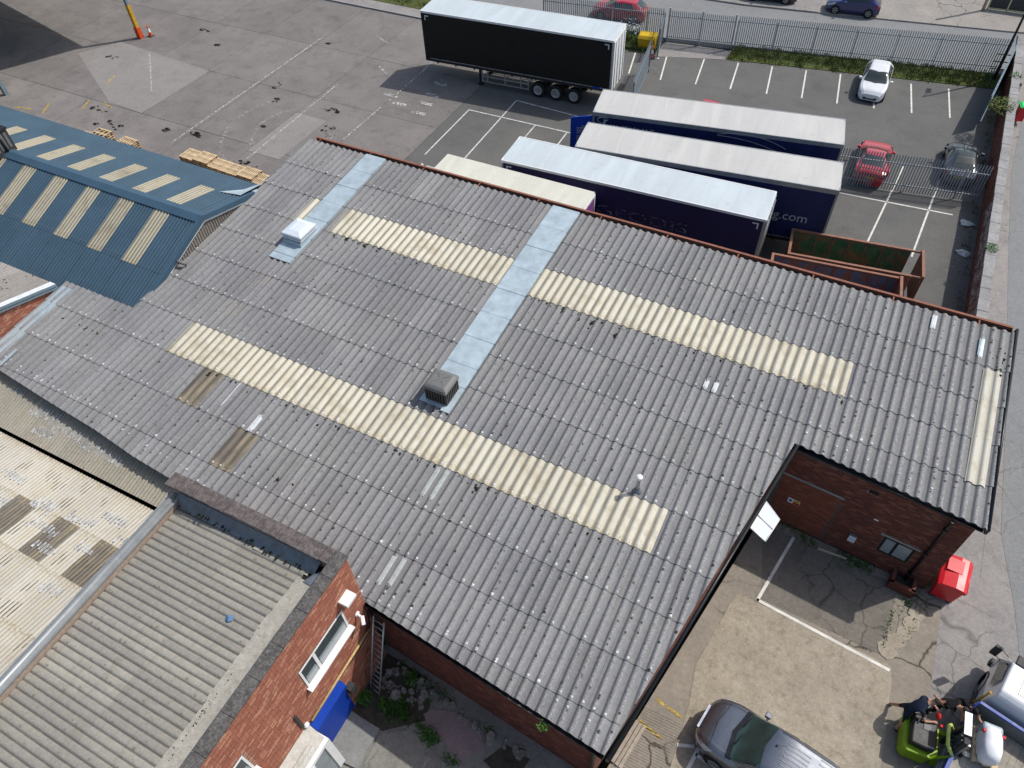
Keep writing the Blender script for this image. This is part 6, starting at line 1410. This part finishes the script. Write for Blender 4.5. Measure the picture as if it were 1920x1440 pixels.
# local x towards the forks
b = MB(); b.prism([(-.62, -.50), (-.50, -.62), (.12, -.62), (.34, -.40), (.34, .40), (.12, .60), (-.50, .60), (-.62, .48)], .10, .72); bevel(b.build('body', 'lime', mc), .03, 2)
b = MB(); b.prism([(-.52, -.44), (.14, -.50), (.22, -.30), (.22, .40), (.10, .50), (-.50, .50)], .721, .98); bevel(b.build('hood', 'blackhood', mc), .07, 3)
b = MB(); b.box(-.05, .14, -.42, -.36, .985, 1.0); b.box(-.18, .02, .08, .26, .985, 1.0); b.build('hood_label', 'mgrey', mc)
for y in (-.52, .46):
    b = MB(); b.box(.30, 1.05, y, y+.13, .08, .22); b.build('outrigger', 'lime', mc)
b = MB(); b.add([(.10, -.62, .62), (.62, -.44, 1.02), (.66, -.36, 1.02), (.16, -.5, .62), (.10, -.62, .50), (.62, -.44, .9), (.66, -.36, .9), (.16, -.5, .5)], [(0, 1, 2, 3), (7, 6, 5, 4), (0, 4, 5, 1), (1, 5, 6, 2), (2, 6, 7, 3), (3, 7, 4, 0)]); b.build('frame_arm', 'lime', mc)
b = MB(); b.tube([(.62, -.38, 1.0), (.44, -.36, 1.30), (.36, -.28, 1.36), (.36, .30, 1.36), (.44, .38, 1.30), (.60, .40, 1.0)], .055, 8); b.build('guard_hoop', 'limed', mc)
b = MB()
for y in (-.30, .24): b.box(.58, .70, y, y+.08, .1, 1.95); b.box(.70, .78, y+.01, y+.06, .1, 1.85, 1)
b.box(.59, .69, -.219, .239, 1.83, 1.91); b.box(.54, .74, -.05, .62, 1.96, 2.0, 1); b.build('mast', ['chassis', 'alu'], mc)
b = MB()
for y in (-.08, .06): b.tube([(.64, y, .2), (.64, y, 1.6)], .03, 6)
b.tube([(.62, .18, .5), (.50, .2, .9), (.6, .1, 1.3)], .02, 5); b.build('lift_ram', 'dgrey', mc)
b = MB(); b.box(.80, .86, -.34, .34, .98, 1.26); b.box(.845, .86, -.10, .34, 1.26, 1.30, 1); b.build('fork_carriage', ['chassis', 'steel'], mc)
for y in (-.26, .12):
    b = MB(); b.add([(.86, y, 1.0), (1.75, y, 1.0), (1.75, y+.14, 1.0), (.86, y+.14, 1.0), (.86, y, 1.05), (1.75, y, 1.02), (1.75, y+.14, 1.02), (.86, y+.14, 1.05)], [(0, 3, 2, 1), (4, 5, 6, 7), (0, 1, 5, 4), (1, 2, 6, 5), (2, 3, 7, 6), (3, 0, 4, 7)]); b.build('fork', 'steel', mc)
b = MB(); b.tube([(-.1, .45, .9), (-.35, .3, 1.12), (-.42, .1, 1.14)], .025, 6); b.build('tiller', 'dgrey', mc); b = MB(); b.lathe([(0, 0), (.05, 0), (.05, .05), (0, .05)], 10, 0, Matrix.Translation((.28, .36, .98))); b.build('stop_button', 'redp', mc)
for x, y in ((-.3, .4), (-.3, -.4), (.95, -.46), (.95, .52)): b = MB(); b.lathe([(0, -.05), (.1, -.05), (.1, .05), (0, .05)], 12, 0, Matrix.Translation((x, y, .10)) @ Matrix.Rotation(R(90), 4, 'X')); b.build('wheel', 'rubber', mc)
ld = thing('wrapped_load', 'white shrink wrapped load on a timber pallet held on the forks', 'load', (9.05, 11.3, 2.46), R(2))
b = MB(); n = 10
r_ = random.Random(3); rows = []
for j, z in enumerate((.13, .3, .55, .68)):
    ring = []
    for k in range(14):
        a = 6.283*k/14; q = (abs(math.cos(a))**4+abs(math.sin(a))**4)**(-.25); sc_ = (1, 1.03, .97, .78)[j]*r_.uniform(.95, 1.04); ring.append((.27*q*math.cos(a)*sc_, .52*q*math.sin(a)*sc_, z+r_.uniform(-.02, .02)))
    rows += ring
b.add(rows+[(0, 0, .70)], [(j*14+k, j*14+(k+1) % 14, (j+1)*14+(k+1) % 14, (j+1)*14+k) for j in range(3) for k in range(14)]+[(42+k, 42+(k+1) % 14, 56) for k in range(14)], 0, True); b.build('wrapped_goods', 'film', ld)
b = MB(); b.box(-.28, .27, .30, .56, .12, .60); bevel(b.build('grey_wrap', 'bag', ld), .08, 3)
b = MB()
for y in (-.52, -.3, -.08, .14, .36): b.box(-.34, .34, y, y+.14, .09, .115)
for x in (-.34, -.05, .24): b.box(x, x+.1, -.52, .52, 0, .09)
b.build('pallet_base', 'wood', ld)
b = MB(); b.box(-.29, .30, .22, .29, .55, .655); b.build('red_tape', 'redsign', ld)

# ---------------------------------------------------------------- people
def person(label, J, cloth, scale=1.0, face=0., hairm='hair', shorts=False, short_sleeve=True, gloves=(None, None), cap=None):
    """J: joints in world coordinates.  One continuous skinned body; colours by nearest bone."""
    pel = Vector(J['pelvis'])
    V = []; Rr = []; E = []
    def v(p, r): V.append(Vector(p)); Rr.append(r); return len(V)-1
    bones = []
    def bone(a, b, tag_): E.append((a, b)); bones.append((a, b, tag_))
    s = scale
    pv = v(J['pelvis'], .145*s); wa = v(J['waist'], .135*s); ch_ = v(J['chest'], .165*s); nk = v(J['neck'], .062*s); hd0 = v(J['chin'], .078*s); hd1 = v(J['head'], .105*s); hd2 = v(J['crown'], .075*s)
    bone(pv, wa, 'shirt'); bone(wa, ch_, 'shirt'); bone(ch_, nk, 'shirt'); bone(nk, hd0, 'skin'); bone(hd0, hd1, 'skin'); bone(hd1, hd2, 'skin')
    for sd in 'LR':
        sh_ = v(J['sh'+sd], .075*s); el = v(J['el'+sd], .045*s); wr__ = v(J['wr'+sd], .031*s)
        um = (V[sh_]+V[el])/2; u2 = v(um, .056*s)
        bone(ch_, sh_, 'shirt'); bone(sh_, u2, 'shirt'); bone(u2, el, 'skin' if short_sleeve else 'shirt'); bone(el, wr__, 'skin' if short_sleeve else 'shirt')
        d = (V[wr__]-V[el]).normalized(); side_ = d.cross(Vector((0, 0, 1))).normalized(); dn = side_.cross(d).normalized()
        g = 'glove' if gloves['LR'.index(sd)] else 'skin'
        pm = v(V[wr__]+d*.075*s, .036*s); bone(wr__, pm, g)
        for k, (o_, ln) in enumerate(((-.030, .070), (-.010, .085), (.010, .080), (.030, .062))):
            k0 = v(V[pm]+side_*o_*s+d*.015, .0105*s); f1 = v(V[pm]+side_*o_*1.15*s+d*(.015+ln*.5)*s-dn*.010, .0098*s); f2 = v(V[pm]+side_*o_*1.2*s+d*(ln*.85)*s-dn*.035, .0085*s)
            bone(pm, k0, g); bone(k0, f1, g); bone(f1, f2, g)
        t0 = v(V[wr__]+d*.035*s+side_*.038*s*(1 if sd == 'L' else -1), .012*s); t1_ = v(V[wr__]+d*.085*s+side_*.055*s*(1 if sd == 'L' else -1)-dn*.02, .010*s); bone(wr__, t0, g); bone(t0, t1_, g)
        hp = v(J['hip'+sd], .105*s); kn = v(J['kn'+sd], .062*s); an = v(J['an'+sd], .042*s); th_ = v((V[hp]*.45+V[kn]*.55), .082*s); cf__ = v(V[kn]*.65+V[an]*.35, .060*s)
        bone(pv, hp, 'legs'); bone(hp, th_, 'legs'); bone(th_, kn, 'legs'); bone(kn, cf__, 'skin' if shorts else 'legs'); bone(cf__, an, 'skin' if shorts else 'legs')
        toe = v(J['toe'+sd], .038*s); hl = v(V[an]-(V[toe]-V[an])*.3+Vector((0, 0, -.045)), .036*s); bone(an, toe, 'shoe'); bone(an, hl, 'shoe')
    me = bpy.data.meshes.new('body'); me.from_pydata([tuple(x-pel) for x in V], E, []); o = bpy.data.objects.new('body', me); COL.objects.link(o)
    sk = o.modifiers.new('skin', 'SKIN'); sk.use_smooth_shade = True
    for i, q in enumerate(me.skin_vertices[0].data): q.radius = (Rr[i], Rr[i]); q.use_root = (i == 0)
    # a torso is wider than deep
    o.modifiers.new('sub', 'SUBSURF').levels = 1; o.modifiers['sub'].render_levels = 1
    dg = bpy.context.evaluated_depsgraph_get(); m2 = bpy.data.meshes.new_from_object(o.evaluated_get(dg)); bpy.data.objects.remove(o)
    mats = [cloth['shirt'], cloth['legs'], 'skin', 'shoe', cloth.get('glove', 'glove')]; idx = {'shirt': 0, 'legs': 1, 'skin': 2, 'shoe': 3, 'glove': 4}
    m2.materials.clear(); [m2.materials.append(MT[k]) for k in mats]
    segs = [(V[a]-pel, V[b_]-pel, idx[t_]) for a, b_, t_ in bones]
    for p in m2.polygons:
        c = p.center; best = 9; bi = 0
        for a, b_, t_ in segs:
            ab = b_-a; u = max(0, min(1, (c-a).dot(ab)/max(1e-9, ab.length_squared))); dd = (c-a-ab*u).length
            if dd < best: best, bi = dd, t_
        p.material_index = bi; p.use_smooth = True
    pr = thing('person', label, 'person', tuple(pel)); link('body', m2, pr)
    hc = Vector(J['head'])-pel; upv = (Vector(J['crown'])-Vector(J['chin'])).normalized(); fwd = Vector(J['face']).normalized(); fwd = (fwd-upv*fwd.dot(upv)).normalized(); rt = fwd.cross(upv)
    HM = Matrix(((rt.x, fwd.x, upv.x, hc.x), (rt.y, fwd.y, upv.y, hc.y), (rt.z, fwd.z, upv.z, hc.z), (0, 0, 0, 1)))
    b = MB(); n = 14; rows = 7
    vs = []
    for i in range(rows):
        ph = R(4+i*15.5)
        for k in range(n):
            a = 6.283*k/n; fr = math.sin(a) if math.sin(a) > 0 else 0
            ph2 = ph*(1-.38*fr); vs.append(((.092*s+.004)*math.sin(ph2)*math.cos(a), (.108*s+.004)*math.sin(ph2)*math.sin(a)-.008, (.112*s+.006)*math.cos(ph2)+.012))
    b.add(vs, [(i*n+k, i*n+(k+1) % n, (i+1)*n+(k+1) % n, (i+1)*n+k) for i in range(rows-1) for k in range(n)]+[tuple(range(n))], 0, True); hh = b.build('hair' if not cap else 'cap', cap or hairm, pr, M=HM)
    b = MB()
    for sx in (-1, 1):
        b.lathe([(0, -.012), (.022, -.008), (.03, 0), (.022, .008), (0, .012)], 8, 0, Matrix.Translation((sx*.088*s, -.01, -.01)) @ Matrix.Rotation(R(90), 4, 'Y'))
    b.add([(-.012, .095, -.035), (.012, .095, -.035), (0, .098, .02), (0, .122, -.03)], [(0, 1, 3), (1, 2, 3), (2, 0, 3)]); b.build('ears_and_nose', 'skin', pr, M=HM)
    b = MB()
    for sx in (-1, 1): b.lathe([(0, -.008), (.010, 0), (0, .008)], 6, 0, Matrix.Translation((sx*.034, .092, .012)))
    b.box(-.022, .022, .088, .098, -.066, -.058); b.build('eyes_and_mouth', 'dark', pr, M=HM)
    return pr
g = 1.4
person('person in a navy t-shirt and navy shorts bending over the lime stacker', dict(
    pelvis=(6.93, 11.52, g+.92), waist=(7.02, 11.58, g+1.06), chest=(7.20, 11.70, g+1.24), neck=(7.36, 11.80, g+1.36), chin=(7.43, 11.84, g+1.40), head=(7.52, 11.87, g+1.46), crown=(7.60, 11.88, g+1.55), face=(.9, -.25, -.6),
    shL=(7.20, 11.93, g+1.33), elL=(7.46, 12.0, g+1.13), wrL=(7.68, 11.88, g+1.07), shR=(7.26, 11.49, g+1.27), elR=(7.40, 11.33, g+1.04), wrR=(7.64, 11.42, g+1.04),
    hipL=(6.92, 11.65, g+.90), knL=(6.85, 11.76, g+.49), anL=(6.66, 11.86, g+.10), toeL=(6.78, 11.90, g+.04), hipR=(6.95, 11.40, g+.90), knR=(7.02, 11.30, g+.48), anR=(6.92, 11.16, g+.09), toeR=(7.05, 11.12, g+.04)),
    dict(shirt='navy', legs='navy'), shorts=True)
b = MB(); 
rg = thing('red_cloth', 'crumpled red cloth held between the hands of the person in shorts', 'cloth', (7.76, 11.66, g+1.06)); b.lathe([(0, -.07), (.06, -.06), (.085, 0), (.06, .06), (.03, .1), (0, .11)], 9, 0, Matrix.Scale(1.5, 4, (0, 1, 0))); b.build('cloth_bundle', 'redg', rg)
person('person in black with short sleeves stooping between the stacker and the lorry cab', dict(
    pelvis=(7.86, 12.22, g+.90), waist=(7.93, 12.18, g+1.06), chest=(8.06, 12.10, g+1.26), neck=(8.17, 12.04, g+1.40), chin=(8.22, 12.01, g+1.44), head=(8.29, 11.97, g+1.51), crown=(8.35, 11.93, g+1.60), face=(.6, -.7, -.5),
    shL=(8.16, 12.26, g+1.36), elL=(8.32, 12.2, g+1.12), wrL=(8.40, 11.98, g+1.02), shR=(7.92, 11.98, g+1.30), elR=(7.74, 12.10, g+1.12), wrR=(7.66, 12.26, g+1.0),
    hipL=(7.93, 12.32, g+.88), knL=(8.02, 12.38, g+.48), anL=(7.96, 12.48, g+.09), toeL=(8.08, 12.40, g+.04), hipR=(7.80, 12.12, g+.88), knR=(7.78, 12.06, g+.48), anR=(7.70, 12.18, g+.09), toeR=(7.78, 12.06, g+.04)),
    dict(shirt='blk', legs='blk'), shorts=False)
person('person in black beside the lorry reaching a gloved hand to the white wrapped load', dict(
    pelvis=(8.42, 12.50, g+.92), waist=(8.45, 12.42, g+1.08), chest=(8.50, 12.28, g+1.28), neck=(8.53, 12.18, g+1.44), chin=(8.54, 12.12, g+1.48), head=(8.55, 12.06, g+1.55), crown=(8.55, 12.0, g+1.65), face=(.2, -1, -.4),
    shL=(8.68, 12.20, g+1.40), elL=(8.76, 11.98, g+1.30), wrL=(8.90, 11.80, g+1.36), shR=(8.36, 12.20, g+1.38), elR=(8.34, 12.08, g+1.12), wrR=(8.50, 11.94, g+1.05),
    hipL=(8.53, 12.52, g+.90), knL=(8.52, 12.56, g+.48), anL=(8.50, 12.66, g+.09), toeL=(8.52, 12.52, g+.04), hipR=(8.32, 12.50, g+.90), knR=(8.30, 12.52, g+.48), anR=(8.28, 12.62, g+.09), toeR=(8.28, 12.48, g+.04)),
    dict(shirt='blk', legs='blk', glove='glove'), gloves=(True, False), cap='blk')

# ---------------------------------------------------------------- ladder, boards, weeds
la = wthing('ladder', 'old aluminium ladder leaning in the alley corner against the factory gutter', 'ladder', (-8.65, 4.95, 1.02))
A0, A1 = Vector((-8.78, 4.95, .87)), Vector((-8.37, 4.86, .87)); B0, B1 = Vector((-8.64, 6.10, 4.65)), Vector((-8.23, 6.06, 4.65))
for p, q in ((A0, B0), (A1, B1)): b = MB(); b.tube([p, q], .032, 6); b.build('stile', 'alu', la)
for k in range(14):
    u = (k+.6)/14.2; b = MB(); b.tube([A0.lerp(B0, u), A1.lerp(B1, u)], .017, 6); b.build('rung', 'alu', la)
bd = thing('timber_boards', 'two weathered timber boards leaning against the factory corner', 'timber', (-.42, 6.3, 1.41), R(80))
for k in range(3): b = MB(); b.box(0, 1.5, -.12+k*.13, -.01+k*.13, 0+.02*k, .035+.02*k); b.build('board', 'woodo', bd)
rk = MB(); r_ = random.Random(12)
for i in range(120):
    x, y = r_.uniform(-8.6, -6.9), r_.uniform(5.1, 6.1)
    if r_.random() < .35: x, y = r_.uniform(-7.4, -3.2), 0; y = 5.95-.09*(x+8)+r_.uniform(-.25, -.02)
    s = abs(r_.gauss(.06, .05))+.02; pts = [(x+s*math.cos(6.28*k/6)*r_.uniform(.6, 1.2), y+s*math.sin(6.28*k/6)*r_.uniform(.6, 1.2), .85) for k in range(6)]
    top_ = [(x+(p[0]-x)*.7, y+(p[1]-y)*.7, .85+s*r_.uniform(.5, 1.0)) for p in pts]; rk.add(pts+top_, [(k, (k+1) % 6, 6+(k+1) % 6, 6+k) for k in range(6)]+[tuple(range(6, 12))])
stuff(tag(rk.build('rubble', 'rubble'), None, None))
def blades(name, m, spots, zf, h, wd, seed, lean=.5):
    b = MB(); r = random.Random(seed)
    for x, y, n, sp in spots:
        for i in range(n):
            px, py = x+r.gauss(0, sp), y+r.gauss(0, sp); z = zf(px, py); a = r.uniform(0, 6.28); hh = h*r.uniform(.5, 1.2); w_ = wd*r.uniform(.6, 1.3); l = r.uniform(0, lean)*hh; q = r.uniform(0, 6.28)
            dx, dy = w_*math.cos(a), w_*math.sin(a); b.add([(px-dx, py-dy, z), (px+dx, py+dy, z), (px+l*math.cos(q)+dx*.7, py+l*math.sin(q)+dy*.7, z+hh*.6), (px+1.6*l*math.cos(q), py+1.6*l*math.sin(q), z+hh)], [(0, 1, 2), (0, 2, 3)])
    return stuff(tag(b.build(name, m)))
def leafy(name, label, m, loc, n, rad, h, ls, seed, cat='weed'):
    t = thing(name, label, cat, loc); b = MB(); st = MB(); r = random.Random(seed)
    for i in range(max(5, n//14)):
        a = r.uniform(0, 6.28); d = rad*math.sqrt(r.random()); st.tube([(d*.3*math.cos(a), d*.3*math.sin(a), 0), (d*.8*math.cos(a), d*.8*math.sin(a), h*.5), (d*math.cos(a), d*math.sin(a), h*r.uniform(.7, 1))], .008, 4)
    for i in range(n):
        a = r.uniform(0, 6.28); d = rad*math.sqrt(r.random()); z = h*r.uniform(.15, 1)*(1-.4*(d/rad)**2); c = Vector((d*math.cos(a), d*math.sin(a), z)); s = ls*r.uniform(.5, 1.3)
        u = Vector((r.uniform(-1, 1), r.uniform(-1, 1), r.uniform(-.5, .5))).normalized(); v_ = u.cross(Vector((r.uniform(-.5, .5), r.uniform(-.5, .5), 1))).normalized()
        b.add([c-u*s, c-v_*s*.45, c+u*s, c+v_*s*.45], [(0, 1, 2, 3)])
    b.build('leaves', m, t); st.build('stems', 'leaf', t); return t
bank = []
r_ = random.Random(77)
for i in range(420):
    x = r_.uniform(-10.8, 6.6); yb = 54.8+(x+10.9)*.172; bank.append((x, yb+r_.uniform(-.1, 1.65), 14, .16))
def zbank(x, y): u = (y-(54.65+(x+10.9)*.171))/1.55; return max(.0, min(.3, .02+.28*u))
blades('grass', 'grass', bank, zbank, .15, .03, 5)
ver = [(r_.uniform(-40, -26), r_.uniform(53.1, 54.2), 12, .2) for i in range(120)]+[(r_.uniform(-25, -16.5), r_.uniform(53.5, 55.0), 14, .2) for i in range(120)]
blades('grass', 'grass', ver, lambda x, y: .12, .22, .022, 6)
blades('weeds', 'leaf', [(2.7+i*.12, 16.72-.03*i+r_.uniform(-.08, .08), 26, .12) for i in range(6)]+[(4.2+i*.1, 16.50-.008*i+r_.uniform(-.12, .12), 34, .14) for i in range(12)]+[(1.7+i*.12, 16.85, 8, .06) for i in range(8)]+[(6.75+r_.uniform(-.3, .3), 15.9+r_.uniform(-.3, .2), 30, .2) for i in range(5)]+[(6.7+.1*i, 14.3+.28*i, 8, .08) for i in range(5)]+[(6.15+.02*i, 13.7+.2*i, 7, .04) for i in range(8)], lambda x, y: 1.40, .10, .018, 8, .9)
blades('weeds', 'leaf', [(-7.4+r_.gauss(0, .25), 4.75+r_.gauss(0, .25), 26, .12) for i in range(16)]+[(-6.75+.12*i, 4.72-.03*i, 20, .08) for i in range(8)]+[(-8.2+i*.22, 6.05-.02*i, 22, .12) for i in range(10)]+[(-6.9, 5.5, 26, .1), (-7.5, 5.6, 20, .1), (-4.6, 5.6, 26, .1), (-5.3, 4.3, 30, .12), (-5.1, 4.2, 24, .1)], lambda x, y: .86, .15, .02, 9, .9)
for lb, loc, n, rad, h, s, sd in [('green leafy weed at the foot of the ladder', (-8.75, 4.6, .85), 150, .26, .45, .055, 1), ('green leafy weed behind the ladder on the right', (-8.05, 4.75, .85), 120, .25, .35, .05, 2), ('small leafy plant below the blue shutter door', (-8.55, 2.45, .85), 130, .24, .4, .06, 3), ('weed sprouting from the black gutter at the near corner', (-2.6, 5.5, 4.7), 60, .16, .22, .045, 4), ('leafy weed against the alley wall near the pipe elbow', (-7.7, 5.85, .85), 120, .25, .35, .05, 5), ('clump of weeds between the alley slabs', (-6.2, 4.55, .85), 120, .3, .25, .05, 6)]:
    leafy('weed', lb, 'leaf', loc, n, rad, h, s, sd)
leafy('shrub', 'straggly yellow-green shrub growing out of the boundary wall top by the green lidded bin', 'grass', (7.0, 51.4, 1.6), 420, .75, .9, .08, 11, 'shrub')
leafy('shrub', 'small bright shrub on the boundary wall near the sheet fence end', 'leaf', (7.5, 55.8, 1.5), 160, .4, .7, .08, 12, 'shrub')
leafy('weed', 'small green weed growing from the boundary wall coping level with the skips', 'leaf', (7.55, 36.6, 1.85), 110, .32, .3, .06, 13)
dz = leafy('daisy_clump', 'clump of tall white daisies in front of the red hatchback', 'leaf', (-18.6, 54.6, .1), 260, .9, 1.1, .07, 14, 'flowers')
b = MB(); r_ = random.Random(15)
for i in range(46):
    a = r_.uniform(0, 6.28); d = .95*math.sqrt(r_.random()); b.lathe([(0, .01), (.07, 0), (.03, -.01)], 7, 0, Matrix.Translation((d*math.cos(a), d*math.sin(a), r_.uniform(.8, 1.3))))
b.build('petals', 'white', dz)
blades('wall_foot_weeds', 'grass', [(7.05+r_.gauss(0, .12), r_.uniform(27, 57), 8, .12) for i in range(70)], lambda x, y: 0, .16, .02, 17, .8)
lt_ = MB(); r_ = random.Random(20)
for i in range(150):
    x, y = 7.0-abs(r_.gauss(0, .5)), r_.uniform(28, 50); s = r_.uniform(.02, .07); lt_.add([(x-s, y, .012), (x, y-s*.6, .02), (x+s, y, .012), (x, y+s*.7, .03)], [(0, 1, 2, 3)])
stuff(tag(lt_.build('leaf_litter', 'rubble')))
